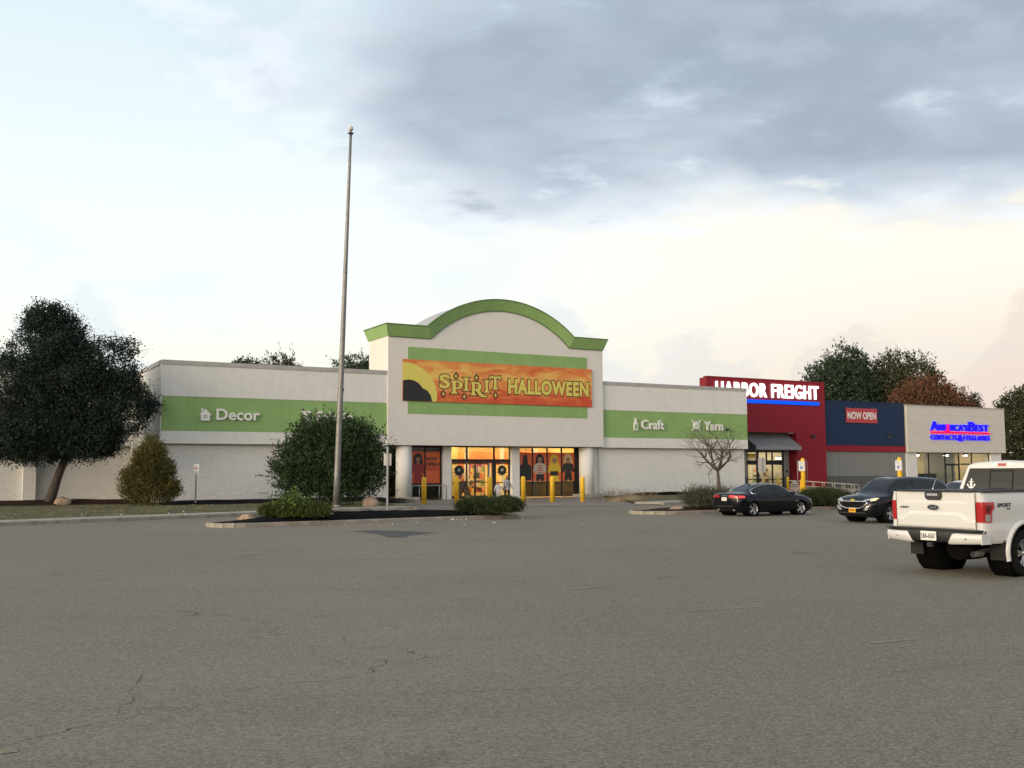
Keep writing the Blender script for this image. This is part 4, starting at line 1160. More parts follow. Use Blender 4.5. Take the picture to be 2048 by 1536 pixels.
# glazed entrance
xs = [27.88, 29.10, 29.32, 30.28, 30.42, 31.22, 32.38]
gy2 = RB2 + 0.08
en2 = bpy.data.objects.new('entrance', None); COL.objects.link(en2); en2.parent = hf
def bars(lst, par, y, mat='black_frame'):
    for x0, x1, z0, z1 in lst: MB().box(x0, x1, y - .05, y + .05, z0, z1).build('frame_bar', mat, par)
bars([(27.86, 27.98, 0, 3.66), (32.24, 32.40, 0, 3.66), (29.05, 29.33, 0, 3.66), (30.22, 30.34, 2.85, 3.66), (30.95, 31.06, 0, 3.66)], en2, gy2)
bars([(27.98, 32.24, 3.58, 3.66)], en2, gy2 - .003)
MB().box(27.98, 32.24, gy2 - 0.12, gy2 + 0.1, 2.45, 2.86).build('door_operator', 'black_frame', en2)
bars([(27.98, 29.05, 1.08, 1.16), (29.33, 30.95, 1.08, 1.16), (31.06, 32.24, 1.08, 1.16)], en2, gy2 + .004)
for a, b in ((27.98, 29.05), (29.33, 30.22), (30.34, 30.95), (31.06, 32.24)):
    MB().box(a, b, gy2 - .006, gy2 + .006, 2.86, 3.58).build('pane', 'pane', en2)
for a, b in ((27.98, 29.05), (29.33, 30.95), (31.06, 32.24)):
    MB().box(a, b, gy2 - .006, gy2 + .006, 0.1, 1.08).build('pane', 'pane', en2); MB().box(a, b, gy2 - .006, gy2 + .006, 1.16, 2.45).build('pane', 'pane', en2)
letters(en2, '3642', 31.38, 32.16, 2.92, 3.16, gy2 - 0.012, 0.01, 'sign_lit_white', offset=0.02, name='house_number')
for z0, z1, mt in ((3.08, 3.46, 'print_gold'), (2.92, 3.05, 'shop_white')):
    MB().box(28.02, 28.98, gy2 - .016, gy2 - .010, z0, z1).build('window_print', mt, en2)
# its sales floor
rm = bpy.data.objects.new('sales_floor', None); COL.objects.link(rm); rm.parent = hf
pm('shop2_wall', (0.62, 0.52, 0.36), 0.8); pm('shop2_floor', (0.35, 0.32, 0.27), 0.4)
hp('floor', MB().box(25.95, 33.0, 6.4, 13, -0.05, 0.04), 'shop2_floor', rm)
hp('ceiling', MB().box(25.95, 33.0, 6.4, 13, 4.0, 4.1), 'shop_ceiling', rm)
hp('back_wall', MB().box(25.95, 33.0, 13, 13.1, 0, 4.1), 'shop2_wall', rm)
hp('side_wall', MB().box(25.85, 25.95, 6.4, 13, 0, 4.1), 'shop2_wall', rm); hp('side_wall', MB().box(33.0, 33.1, 6.4, 13, 0, 4.1), 'shop2_wall', rm)
for yy in (7.6, 9.6, 11.6):
    for xx in (27.6, 31.0): hp('ceiling_light', MB().box(xx - .9, xx + .9, yy - .15, yy + .15, 3.93, 3.98), 'lamp_white', rm)
goods_rack(tuple(W(28.4, 8.0, 0.04)), 1.4, [0.3, 0.8, 1.3, 1.8], 0.5, 'tool rack seen through the left pane under the metal canopy', 21)
goods_rack(tuple(W(30.2, 9.5, 0.04)), 1.6, [0.3, 0.8, 1.3, 1.8], 0.5, 'tool rack seen through the middle door under the metal canopy', 22)
goods_rack(tuple(W(31.8, 8.2, 0.04)), 1.4, [0.3, 0.8, 1.3, 1.8], 0.5, 'tool rack seen through the right pane under the metal canopy', 23)
# navy part: long panels over a red band and a painted block wall
NYY = 5.3
zs = [4.28, 5.36, 6.42, 7.48, 8.46]
for z0, z1 in zip(zs, zs[1:]):
    for a, b in ((36.86, 42.7), (42.7, 48.28)):
        hp('panel', MB().box(a + .003, b - .003, NYY, NYY + .2, z0 + .01, z1 - .01), 'navy_panel')
hp('panel_core', MB().box(36.86, 48.28, NYY + .02, NYY + .3, 4.28, 8.46), 'black_frame')
hp('coping', MB().box(36.86, 48.28, NYY - .04, NYY + .4, 8.46, 8.58), 'navy_panel')
hp('red_band', MB().box(36.86, 48.28, NYY - .03, NYY + .3, 3.72, 4.275), 'red_panel')
for a, b in ((36.86, 38.98), (39.02, 46.3), (46.34, 48.4)):
    hp('block_wall', MB().box(a, b, NYY + .15, NYY + .4, 1.36, 3.8), 'brick_grey')
    hp('block_wall_base', MB().box(a, b, NYY + .14, NYY + .4, 0, 1.355), 'brick_grey_dark')
hp('wall_core', MB().box(36.86, 48.4, NYY + .2, NYY + .38, 0, 3.7), 'black_frame')
hp('roof', MB().box(22.8, 48.2, RY + .4, 24, 7.4, 7.6), 'roof_dark')
hp('meter_box', MB().box(32.60, 32.84, RB2 - .06, RB2, 1.76, 1.94), 'dark_plastic')
# lit sign
sg = thing('wall_sign', 'glowing white HARBOR FREIGHT letters over a blue bar on the red wall', 'sign', W(0, 0), FA)
letters(sg, 'HARBOR FREIGHT', 23.42, 35.95, 8.52, 9.80, RY - 0.02, 0.16, 'sign_lit_white', offset=0.014, spacing=1.14)
MB().box(23.42, 29.65, RY - 0.16, RY - 0.01, 7.98, 8.30).build('bar', 'sign_lit_blue', sg); MB().box(29.67, 35.97, RY - 0.16, RY - 0.01, 7.98, 8.30).build('bar', 'sign_lit_blue', sg)
# vinyl banner on the navy panels
nb = thing('banner', 'red vinyl banner reading NOW OPEN on the navy panels', 'banner', W(0, 0), FA)
m = MB(); nx, nzz = 20, 8
for i in range(nx + 1):
    for k in range(nzz + 1):
        u, v = i / nx, k / nzz
        m.v.append((39.9 + 4.4 * u, NYY - 0.06 - 0.025 * math.sin(u * 9 + v * 3) * (0.3 + v * 0.7), 6.50 + 1.42 * v - 0.03 * math.sin(u * PI) * v))
for i in range(nx):
    for k in range(nzz):
        a = i * (nzz + 1) + k; m.f.append((a, a + nzz + 1, a + nzz + 2, a + 1)); m.sm.append(True)
m.build('sheet', 'banner_red', nb)
letters(nb, 'NOW OPEN', 40.12, 44.08, 6.84, 7.54, NYY - 0.095, 0.006, 'letter_white', offset=0.03)
# wall-mounted lamp heads
def wall_pack(s, b, z, lab):
    t = thing('wall_lamp', lab, 'lamp', W(s, b, z), FA, 'dark floodlights fixed high on the walls')
    MB().box(-.14, .14, -.06, 0, -.16, .16).build('back_plate', 'dark_plastic', t)
    m = MB(); m.prism([(-.06, .14), (-.30, .02), (-.30, -.10), (-.06, -.14)], -.15, .15, 'yz'); m.build('housing', 'dark_plastic', t, bevel=.01)
    MB().box(-.12, .12, -.285, -.08, -.15, -.135).build('lens', 'sign_grey', t)
wall_pack(35.12, RY, 5.07, 'dark floodlight on the red wall right of the metal canopy')
wall_pack(45.88, NYY, 5.23, 'dark floodlight low on the navy panels')
cm = thing('security_camera', 'small dark security camera on the green band right of the word Yarn', 'camera', W(20.14, 0, 5.25), FA)
MB().box(-.06, .06, -.06, 0.02, -.06, .06).build('base', 'dark_plastic', cm); MB().tube([(0, -.04, 0), (0.05, -.16, .02)], .025, 8).build('arm', 'dark_plastic', cm)
MB().tube([(-.16, -.30, -.06), (.16, -.06, .06)], .075, 12).build('body', 'dark_plastic', cm)

# ================================================================== the beige shop at the end
ab = thing('store_building', 'beige panelled store with blue lit sign at the far right', 'building', W(0, 0), FA)
AY = 5.0
zs = [3.68, 4.62, 5.58, 6.54, 7.50, 8.34]
for z0, z1 in zip(zs, zs[1:]):
    for a, b in ((48.30, 56.1), (56.1, 63.92)): MB().box(a + .002, b - .002, AY, AY + .2, z0 + .008, z1 - .008).build('panel', 'beige_panel', ab)
MB().box(48.31, 63.9, AY + .012, AY + .3, 3.69, 8.34).build('panel_core', 'letter_side', ab)
MB().box(48.28, 63.96, AY - .04, AY + .4, 8.34, 8.46).build('coping', 'coping', ab)
MB().box(63.6, 63.9, AY + .301, 22, 3.7, 8.3).build('side_wall', 'beige_panel', ab)
MB().box(48.4, 63.6, AY + .4, 22, 7.7, 7.85).build('roof', 'roof_dark', ab)
MB().box(48.3, 63.9, AY + .3, AY + 1.0, 3.69, 3.9).build('soffit', 'soffit', ab)
MB().box(48.46, 50.0, AY + .32, AY + .9, 0, 3.70).build('pier', 'stucco_white', ab, bevel=.01)
MB().box(61.8, 63.55, AY + .32, AY + .9, 0, 3.70).build('pier', 'stucco_white', ab, bevel=.01)
gy3 = AY + 0.6
sf = bpy.data.objects.new('shopfront', None); COL.objects.link(sf); sf.parent = ab
xs = [50.0, 52.1, 54.65, 56.85, 58.95, 61.8]
bars([(x - .05, x + .05, 0, 3.7) for x in xs], sf, gy3)
bars([(50.05, 61.75, 0.02, 0.14), (50.05, 61.75, 3.62, 3.70)], sf, gy3 - .003)
bars([(54.7, 56.8, 2.44, 2.56), (56.9, 61.75, 2.44, 2.56)], sf, gy3 - .004)
for a, b in zip(xs, xs[1:]):
    if a == 54.65: MB().box(a + .05, b - .05, gy3 - .006, gy3 + .006, 2.56, 3.62).build('pane', 'pane', sf)
    else: MB().box(a + .05, b - .05, gy3 - .006, gy3 + .006, 0.14, 3.62).build('pane', 'pane', sf)
for x0, x1 in ((54.70, 55.74), (55.76, 56.80)):
    d = bpy.data.objects.new('door', None); COL.objects.link(d); d.parent = ab
    MB().box(x0, x0 + .08, gy3 - .025, gy3 + .025, .03, 2.44).box(x1 - .08, x1, gy3 - .025, gy3 + .025, .03, 2.44).box(x0 + .08, x1 - .08, gy3 - .024, gy3 + .024, .03, .25).box(x0 + .08, x1 - .08, gy3 - .024, gy3 + .024, 2.35, 2.44).build('door_frame', 'black_frame', d)
    MB().box(x0 + .08, x1 - .08, gy3 - .006, gy3 + .006, .25, 2.35).build('pane', 'pane', d)
    MB().tube([(x1 - .15 if x0 < 55 else x0 + .15, gy3 - .06, .9), (x1 - .15 if x0 < 55 else x0 + .15, gy3 - .06, 1.3)], .015, 6).build('handle', 'galv', d)
rm3 = bpy.data.objects.new('sales_floor', None); COL.objects.link(rm3); rm3.parent = ab
pm('shop3_wall', (0.50, 0.46, 0.38), 0.85); pm('shop3_dark', (0.04, 0.05, 0.06), 0.6); pm('shop3_floor', (0.22, 0.21, 0.19), 0.5)
MB().box(48.5, 63.5, 6.3, 13, -.05, .04).build('floor', 'shop3_floor', rm3); MB().box(48.5, 63.5, 6.3, 13, 3.9, 4.0).build('ceiling', 'shop_ceiling', rm3)
MB().box(48.5, 63.5, 13, 13.1, 0, 4.0).build('back_wall', 'shop3_wall', rm3); MB().box(48.4, 48.5, 6.3, 13, 0, 4).build('side_wall', 'shop3_wall', rm3); MB().box(63.5, 63.6, 6.3, 13, 0, 4).build('side_wall', 'shop3_wall', rm3)
MB().box(57.0, 57.12, 6.3, 10.0, 0, 3.9).build('partition', 'shop3_wall', rm3)
for yy in (7.6, 9.8):
    for xx in (58.6, 61.2): MB().box(xx - .6, xx + .6, yy - .2, yy + .2, 3.84, 3.88).build('ceiling_light', 'lamp_warm', rm3)
MB().box(51.4, 52.6, 10.6, 11.0, 3.84, 3.88).build('ceiling_light', 'lamp_white', rm3); MB().box(54.4, 55.6, 10.6, 11.0, 3.84, 3.88).build('ceiling_light', 'lamp_white', rm3)
for k, (x0, x1, lab) in enumerate(((50.2, 51.9, 'low dark counter behind the leftmost pane of the beige shop'), (52.4, 54.4, 'low dark green counter behind the second pane of the beige shop'))):
    t = thing('shop_counter', lab, 'counter', W(0, 0), FA); MB().box(x0, x1, 6.5, 7.1, 0.04, 1.5).build('cabinet', 'shop3_dark', t); MB().box(x0 - .03, x1 + .03, 6.46, 7.14, 1.5, 1.55).build('top', 'shelf_metal', t)
for k, (x, lab) in enumerate(((51.0, 'dark framed picture behind the leftmost pane of the beige shop'), (53.4, 'dark framed picture behind the second pane of the beige shop'))):
    t = thing('wall_picture', lab, 'picture', W(0, 0), FA); MB().box(x - .55, x + .55, 8.9, 8.96, 2.55, 2.95).build('frame', 'shop3_dark', t)
    MB().box(x - .6, x + .6, 9.0, 9.1, 0.04, 3.9).build('display_wall', 'shop3_wall', t)
for s_, lab in ((50.25, 'bright lamp under the soffit at the left end of the beige shopfront'), (54.8, 'bright lamp under the soffit above the double door of the beige shop'), (57.8, 'bright lamp under the soffit right of the double door of the beige shop')):
    t = thing('soffit_lamp', lab, 'lamp', W(s_, AY + .42, 3.42), FA, 'lit lamps under the soffit of the beige shop')
    MB().lathe([(0.02, 0.27), (0.05, 0.2), (0.12, 0.14), (0.14, 0.02)], 12).build('hood', 'dark_plastic', t); MB().lathe([(0.0, -0.12), (0.09, -0.08), (0.12, 0.0), (0.10, 0.02), (0.0, 0.03)], 12).build('bulb', 'bulb_white', t)
sg2 = thing('wall_sign', "glowing blue AMERICA'S BEST letters with red underline on the beige panels", 'sign', W(0, 0), FA)
yy = AY - 0.02
letters(sg2, 'A', 51.72, 52.95, 5.92, 6.86, yy, .18, 'sign_lit_blue2', offset=.016, spacing=1.12)
lt = letters(sg2, "MERICA'S", 52.95, 57.55, 5.92, 6.60, yy, .18, 'sign_lit_blue2', offset=.016, spacing=1.12)
letters(sg2, 'B', 57.75, 58.75, 5.92, 6.90, yy, .18, 'sign_lit_blue2', offset=.016, spacing=1.12)
letters(sg2, 'EST', 58.85, 60.95, 5.92, 6.64, yy, .18, 'sign_lit_blue2', offset=.016, spacing=1.12)
MB().box(51.72, 61.1, yy - .18, yy, 5.66, 5.83).build('underline', 'sign_lit_red', sg2)
m = MB(); m.prism([(53.75, 5.83), (54.55, 5.83), (54.42, 6.15), (54.48, 6.60), (54.22, 6.60), (54.24, 6.18), (54.05, 6.0)][::-1], yy - .2, yy - .02); m.build('torch', 'sign_lit_red', sg2)
letters(sg2, 'CONTACTS', 51.72, 55.75, 4.98, 5.50, yy, .14, 'sign_lit_blue2', offset=.006, spacing=1.2)
letters(sg2, '&', 55.95, 56.75, 4.86, 5.56, yy, .14, 'sign_lit_blue2', offset=.02)
letters(sg2, 'EYEGLASSES', 56.9, 61.1, 4.98, 5.50, yy, .14, 'sign_lit_blue2', offset=.006, spacing=1.2)
MB().box(51.5, 61.0, AY - .02, AY - .002, 5.18, 5.26).build('raceway', 'letter_side', sg2)

# ================================================================== vehicles
from mathutils.bvhtree import BVHTree
pm('paint_black', (0.0025, 0.003, 0.006), 0.25, coat=0.35, spec=0.25)
pm('paint_white_car', (0.60, 0.60, 0.59), 0.28, coat=1.0, spec=0.5)
pm('chrome', (0.75, 0.75, 0.75), 0.12, metal=1.0)
pm('alloy', (0.50, 0.50, 0.50), 0.28, metal=1.0)
pm('tyre', (0.008, 0.008, 0.008), 0.9, spec=0.15, bump=0.3, bscale=80)
pm('under_black', (0.004, 0.004, 0.004), 0.9, spec=0.05)
pm('lens_red', (0.35, 0.008, 0.012), 0.12, coat=1.0)
pm('lens_red_dark', (0.12, 0.004, 0.006), 0.12, coat=1.0)
pm('lens_red_lit', (0.55, 0.03, 0.03), 0.15, coat=1.0, emit=(1.0, 0.06, 0.05), estr=0.55)
pm('lens_clear', (0.55, 0.55, 0.53), 0.10, metal=0.6, coat=1.0)
pm('lens_amber', (0.85, 0.70, 0.30), 0.15, coat=1.0, emit=(1.0, 0.80, 0.40), estr=0.5)
pm('plate_white', (0.72, 0.71, 0.66), 0.5); pm('plate_gold', (0.75, 0.36, 0.02), 0.5); pm('plate_text', (0.03, 0.035, 0.08), 0.5)
pm('emblem_dark', (0.01, 0.014, 0.03), 0.2, coat=1.0)
pm('seam', (0.002, 0.002, 0.002), 0.9)
pm('seat_cloth', (0.10, 0.09, 0.08), 0.9)

def cr(P, t):
    n = P.shape[0]; i = min(int(t), n - 2); f = t - i
    p1, p2 = P[i], P[i + 1]; p0 = P[i - 1] if i > 0 else 2 * p1 - p2; p3 = P[i + 2] if i + 2 < n else 2 * p2 - p1
    return 0.5 * (2 * p1 + (p2 - p0) * f + (2 * p0 - 5 * p1 + 4 * p2 - p3) * f * f + (3 * p1 - p0 - 3 * p2 + p3) * f ** 3)
class Loft:
    """half body (y >= 0) given by rows of points, mirrored to the other side"""
    def __init__(s, rows, du=4, dv=4, tension=None):
        s.P = np.array(rows, float); s.nu, s.nv = s.P.shape[:2]; s.du, s.dv = du, dv
        s.build()
    def ev(s, u, v):
        rows = np.array([cr(s.P[i], v) for i in range(max(0, int(u) - 1), min(s.nu, int(u) + 4))])
        return cr(rows, u - max(0, int(u) - 1))
    def build(s):
        U = [i / s.du for i in range((s.nu - 1) * s.du + 1)]; V = [i / s.dv for i in range((s.nv - 1) * s.dv + 1)]
        nv = len(V); ring = 2 * nv - 2
        vs, fs = [], []
        for u in U:
            pts = [s.ev(u, v) for v in V]
            for p in pts: p[1] = max(p[1], 0)
            pts[0][1] = 0; pts[-1][1] = 0
            vs += [tuple(p) for p in pts] + [(p[0], -p[1], p[2]) for p in pts[-2:0:-1]]
        for i in range(len(U) - 1):
            for k in range(ring):
                k2 = (k + 1) % ring
                fs.append((i * ring + k, i * ring + k2, (i + 1) * ring + k2, (i + 1) * ring + k))
        fs.append(tuple(range(ring))); fs.append(tuple((len(U) - 1) * ring + k for k in range(ring - 1, -1, -1)))
        s.vs, s.fs = vs, fs
        s.bvh = BVHTree.FromPolygons([Vector(v) for v in vs], fs)
    def mesh(s, name, arches=(), smooth=40):
        me = bpy.data.meshes.new(name); me.from_pydata(s.vs, [], s.fs)
        bm = bmesh.new(); bm.from_mesh(me); bmesh.ops.recalc_face_normals(bm, faces=bm.faces); bm.to_mesh(me); bm.free()
        if arches:
            o = bpy.data.objects.new('tmp', me); COL.objects.link(o); cut = []
            m = MB()
            for (x, z, r) in arches:
                for sgn in (-1, 1): m.lathe([(r, sgn * 0.56), (r, sgn * 1.25)][::sgn], 40, (x, 0, z), 'y')
            cm_ = m.mesh('cut'); c = bpy.data.objects.new('cut', cm_); COL.objects.link(c)
            md = o.modifiers.new('b', 'BOOLEAN'); md.operation = 'DIFFERENCE'; md.object = c; md.solver = 'EXACT'
            dg = bpy.context.evaluated_depsgraph_get()
            me2 = bpy.data.meshes.new_from_object(o.evaluated_get(dg))
            bpy.data.objects.remove(o); bpy.data.objects.remove(c)
            me = me2; me.name = name
        me.polygons.foreach_set('use_smooth', [True] * len(me.polygons))
        me.set_sharp_from_angle(angle=R(smooth))
        return me
    def patch(s, u0, u1, v0, v1, off=0.004, nu=14, nv=8, side=1, both=False):
        """sheet lying on the body between the given body coordinates; v limits may be functions of 0..1 along u"""
        f = lambda q, a: q(a) if callable(q) else q
        G = []
        for i in range(nu + 1):
            a = i / nu; u = u0 + (u1 - u0) * a; row = []
            for k in range(nv + 1):
                v = f(v0, a) + (f(v1, a) - f(v0, a)) * k / nv
                p = s.ev(u, v); e = 0.02
                tu = s.ev(min(u + e, s.nu - 1.001), v) - s.ev(max(u - e, 0), v); tv = s.ev(u, min(v + e, s.nv - 1.001)) - s.ev(u, max(v - e, 0))
                n = np.cross(tu, tv); L = np.linalg.norm(n); n = n / L if L > 1e-9 else np.array([0, 0, 1.0])
                if n @ (p - np.array([0, 0, 0.6])) < 0: n = -n
                q = p + n * off; row.append((q[0], q[1] * side, q[2]))
            G.append(row)
        if both:
            G = [[(p[0], -p[1], p[2]) for p in r] + [p for p in r[::-1]][1:] for r in G] if f(v1, 0) >= s.nv - 1.001 else G
            if f(v1, 0) >= s.nv - 1.001: pass
        return G
    def hit(s, axis, a, b):
        if axis == 'front': r = s.bvh.ray_cast(Vector((9, a, b)), Vector((-1, 0, 0)))
        elif axis == 'rear': r = s.bvh.ray_cast(Vector((-9, a, b)), Vector((1, 0, 0)))
        elif axis == 'left': r = s.bvh.ray_cast(Vector((a, 9, b)), Vector((0, -1, 0)))
        elif axis == 'right': r = s.bvh.ray_cast(Vector((a, -9, b)), Vector((0, 1, 0)))
        else: r = s.bvh.ray_cast(Vector((a, b, 9)), Vector((0, 0, -1)))
        if r[0] is None: return (None, None)
        d = {'front': Vector((1, 0, 0)), 'rear': Vector((-1, 0, 0)), 'left': Vector((0, 1, 0)), 'right': Vector((0, -1, 0))}.get(axis, Vector((0, 0, 1)))
        return (r[0], r[1] if r[1].dot(d) > 0 else -r[1])
    def decal(s, axis, c4, off=0.005, nu=10, nv=6):
        """c4: corners (a, b) in order; projected on to the body along the axis"""
        G = []
        for i in range(nu + 1):
            row = []
            for k in range(nv + 1):
                a, b = i / nu, k / nv
                p = [(c4[0][d] * (1 - a) + c4[1][d] * a) * (1 - b) + (c4[3][d] * (1 - a) + c4[2][d] * a) * b for d in (0, 1)]
                h, n = s.hit(axis, *p)
                if h is None: h, n = last
                last = (h, n)
                row.append(tuple(h + n * off))
            G.append(row)
        return G
    def line(s, axis, pts, off=0.004, sub=4):
        out = []
        pts = [Vector(p) for p in pts]
        for a, b in zip(pts, pts[1:]):
            for k in range(sub):
                h, n = s.hit(axis, *a.lerp(b, k / sub))
                if h is not None: out.append(h + n * off)
        h, n = s.hit(axis, *pts[-1])
        if h is not None: out.append(h + n * off)
        return out
def grid(G, name, mat, parent, thick=0.0):
    m = MB(); nu, nv = len(G), len(G[0])
    for r in G: m.v += [tuple(p) for p in r]
    for i in range(nu - 1):
        for k in range(nv - 1):
            m.f.append((i * nv + k, (i + 1) * nv + k, (i + 1) * nv + k + 1, i * nv + k + 1)); m.sm.append(True)
    return m.build(name, mat, parent, recalc=False)
def wheel(parent, x, y, z, r, wdt, rim_r, spokes, mat_rim='alloy', face=1, twin=False, name='wheel'):
    t = bpy.data.objects.new(name, None); COL.objects.link(t); t.parent = parent; t.location = (x, y, z)
    h = wdt / 2
    MB().lathe([(rim_r, -h * .92), (rim_r + .02, -h), (r - .075, -h), (r - .035, -h * .96), (r - .014, -h * .84), (r - .003, -h * .66), (r, -h * .4), (r, h * .4), (r - .003, h * .66), (r - .014, h * .84), (r - .035, h * .96), (r - .075, h), (rim_r + .02, h), (rim_r, h * .92)], 56, axis='y', cap=False).build('tyre', 'tyre', t)
    f = face
    m = MB().lathe([(rim_r * .80, f * h * .2), (rim_r * .93, f * h * .55), (rim_r * .95, f * h * .86), (rim_r * 1.0, f * h * .93), (rim_r * 1.01, f * h * .7)], 36, axis='y', cap=False)
    for k in range(spokes):
        a = 2 * PI * k / spokes
        for da in ((-.16, .16) if twin else (0,)):
            ca, sa = math.cos(a + da * .55), math.sin(a + da * .55); cb, sb = math.cos(a + da), math.sin(a + da)
            d = Vector((ca, 0, sa)); d2 = Vector((cb, 0, sb)); n = Vector((-sa, 0, ca))
            w0, w1 = (rim_r * .10, rim_r * .085) if twin else (rim_r * .14, rim_r * .20)
            p = [d * rim_r * .12 - n * w0, d * rim_r * .12 + n * w0, d2 * rim_r * .95 + n * w1, d2 * rim_r * .95 - n * w1]
            m.add([q + Vector((0, f * h * (.62 if i < 2 else .84), 0)) for i, q in enumerate(p)] + [q + Vector((0, f * h * .4, 0)) for q in p], [(0, 1, 2, 3), (0, 4, 5, 1), (1, 5, 6, 2), (2, 6, 7, 3), (3, 7, 4, 0)])
    m.lathe([(rim_r * .2, f * h * .5), (rim_r * .2, f * h * .68), (rim_r * .12, f * h * .74), (0.001, f * h * .74)], 20, axis='y')
    m.build('rim', mat_rim, t)
    MB().lathe([(0.001, f * h * .12), (rim_r * .97, f * h * .12)], 24, axis='y').build('brake_shadow', 'under_black', t)
    return t
def well(parent, x, z, r, y0, y1):
    MB().lathe([(0.001, y0), (r, y0), (r, y1)], 30, (x, 0, z), 'y', cap=False).build('wheel_well', 'under_black', parent)

# ---------------------------------------------------------------- saloon
def row(x, pts, lean=0.0): return [(x + lean * max(0, p[1] - .9), p[0], p[1]) for p in pts]
LOW = [(0, .18), (.70, .18), (.87, .30), (.925, .60), (.905, .82)]
SED = [row(-2.27, [(0, .42), (.45, .42), (.62, .48), (.66, .62), (.64, .80), (.58, .90), (.35, .935), (0, .945)]),
       row(-2.19, [(0, .30), (.60, .30), (.78, .38), (.83, .62), (.79, .86), (.71, .965), (.45, 1.0), (0, 1.01)]),
       row(-1.95, [(0, .20), (.68, .20), (.87, .32), (.91, .62), (.88, .86), (.79, .985), (.5, 1.025), (0, 1.035)]),
       row(-1.58, LOW + [(.82, .97), (.58, 1.05), (0, 1.07)]),
       row(-1.18, LOW + [(.83, .96), (.57, 1.205), (0, 1.225)]),
       row(-0.70, LOW + [(.84, .95), (.56, 1.355), (0, 1.385)]),
       row(-0.10, LOW + [(.84, .94), (.58, 1.395), (0, 1.425)]),
       row(0.45, LOW + [(.84, .935), (.57, 1.335), (0, 1.37)]),
       row(0.92, LOW + [(.83, .925), (.60, 1.11), (0, 1.155)]),
       row(1.25, LOW + [(.82, .905), (.60, .965), (0, .995)]),
       row(1.75, [(0, .18), (.68, .18), (.86, .29), (.92, .58), (.89, .76), (.80, .86), (.52, .905), (0, .925)]),
       row(2.12, [(0, .18), (.62, .18), (.82, .28), (.86, .52), (.82, .66), (.74, .745), (.48, .79), (0, .81)]),
       row(2.34, [(0, .22), (.5, .22), (.68, .30), (.72, .46), (.68, .58), (.60, .65), (.38, .68), (0, .69)]),
       row(2.41, [(0, .30), (.35, .30), (.5, .35), (.54, .44), (.5, .52), (.44, .56), (.28, .58), (0, .58)])]
def make_saloon(label, paint, loc, rz, scale, lit=True):
    t = thing('parked_car', label, 'car', loc, rz, scale=scale)
    L = Loft(SED)
    AX = ((-1.40, .325, .365), (1.43, .325, .365))
    b = mk('body', L.mesh('body', AX), paint, t)
    for x, z, r in AX:
        for sgn in (-1, 1):
            well(t, x, z, r - .004, sgn * .50, sgn * .90)
            wheel(t, x, sgn * .80, .322, .322, .22, .235, 5, face=sgn)
    MB().box(-2.0, 2.1, -.7, .7, .16, .24).build('floor_pan', 'under_black', t)
    lo = lambda a: 5.10; 
    for sgn in (-1, 1):
        grid(L.patch(4.02, 6.02, 5.14, 5.90, side=sgn), 'side_window', 'car_glass', t)
        grid(L.patch(6.12, 8.42, 5.14, 5.90, side=sgn), 'side_window', 'car_glass', t)
        grid(L.patch(3.55, 3.98, 5.16, 5.80, side=sgn, nu=5), 'quarter_window', 'car_glass', t)
        # bright strip round the side glass, thicker at the back
        top = [L.ev(u, 5.95) for u in np.linspace(3.62, 8.55, 26)]; bot = [L.ev(u, 5.06) for u in np.linspace(3.5, 4.0, 4)]
        pth = [Vector((p[0], (p[1] + .008) * sgn, p[2] + .004)) for p in bot[::-1] + top]
        MB().tube(pth, [0.020] * 7 + [0.012] * (len(pth) - 7), 6).build('window_trim', 'chrome', t)
        ax = 'left' if sgn > 0 else 'right'
        for pts in ([(-1.02, .93), (-.98, .55), (-.9, .32)], [(.02, .94), (.06, .55), (.02, .30)], [(1.02, .90), (1.06, .55), (1.0, .32)], [(-.9, .32), (.0, .29), (1.0, .30)]):
            MB().tube(L.line(ax, pts, .001), .005, 4).build('door_seam', 'seam', t)
        for x in (-.72, .30):
            MB().tube(L.line(ax, [(x - .1, .80), (x + .1, .80)], .018), .014, 6).build('door_handle', paint, t)
        MB().tube(L.line(ax, [(1.06, .63), (1.22, .635), (1.26, .66)], .006), .010, 6).build('wing_vent', 'chrome', t)
        m = MB(); m.lathe([(0.001, -.10), (.07, -.09), (.085, 0), (.07, .09), (0.001, .10)], 10, (.86, sgn * .99, 1.0), 'y'); mb = m.build('mirror', paint, t)
        grid(L.decal('rear', [(sgn * .30, .83), (sgn * .78, .80), (sgn * .80, .90), (sgn * .32, .93)], .006, 12, 4), 'taillight', 'lens_red_lit' if sgn < 0 and lit else 'lens_red', t)
        grid(L.decal(ax, [(-2.16, .80), (-1.86, .83), (-1.90, .90), (-2.16, .92)], .006, 6, 4), 'taillight_side', 'lens_red_lit' if sgn < 0 and lit else 'lens_red', t)
        grid(L.decal('front', [(sgn * .42, .60), (sgn * .80, .62), (sgn * .80, .72), (sgn * .44, .66)], .006, 10, 3), 'headlight', 'lens_clear', t)
    for v0, v1, u0, u1, nm in ((6.12, 7.0, 7.12, 8.98, 'windscreen'), (6.12, 7.0, 3.16, 4.90, 'rear_window')):
        for sgn in (-1, 1): grid(L.patch(u0, u1, v0, v1, side=sgn), nm, 'car_glass', t)
    MB().tube([(-.80, 0, 1.385), (-.88, 0, 1.42), (-.95, 0, 1.405)], [.035, .022, .01], 8).build('roof_antenna', paint, t)
    h, n = L.hit('rear', 0, .76); MB().box(h.x - .022, h.x - .010, -.165, .165, .68, .83).build('number_plate', 'plate_white', t)
    for k in range(6): MB().box(h.x - .024, h.x - .0225, -.125 + .043 * k, -.095 + .043 * k, .72, .79).build('plate_mark', 'sign_grey', t)
    grid(L.decal('rear', [(-.52, .42), (.52, .42), (.52, .46), (-.52, .46)], .006, 12, 1), 'bumper_slot', 'dark_plastic', t)
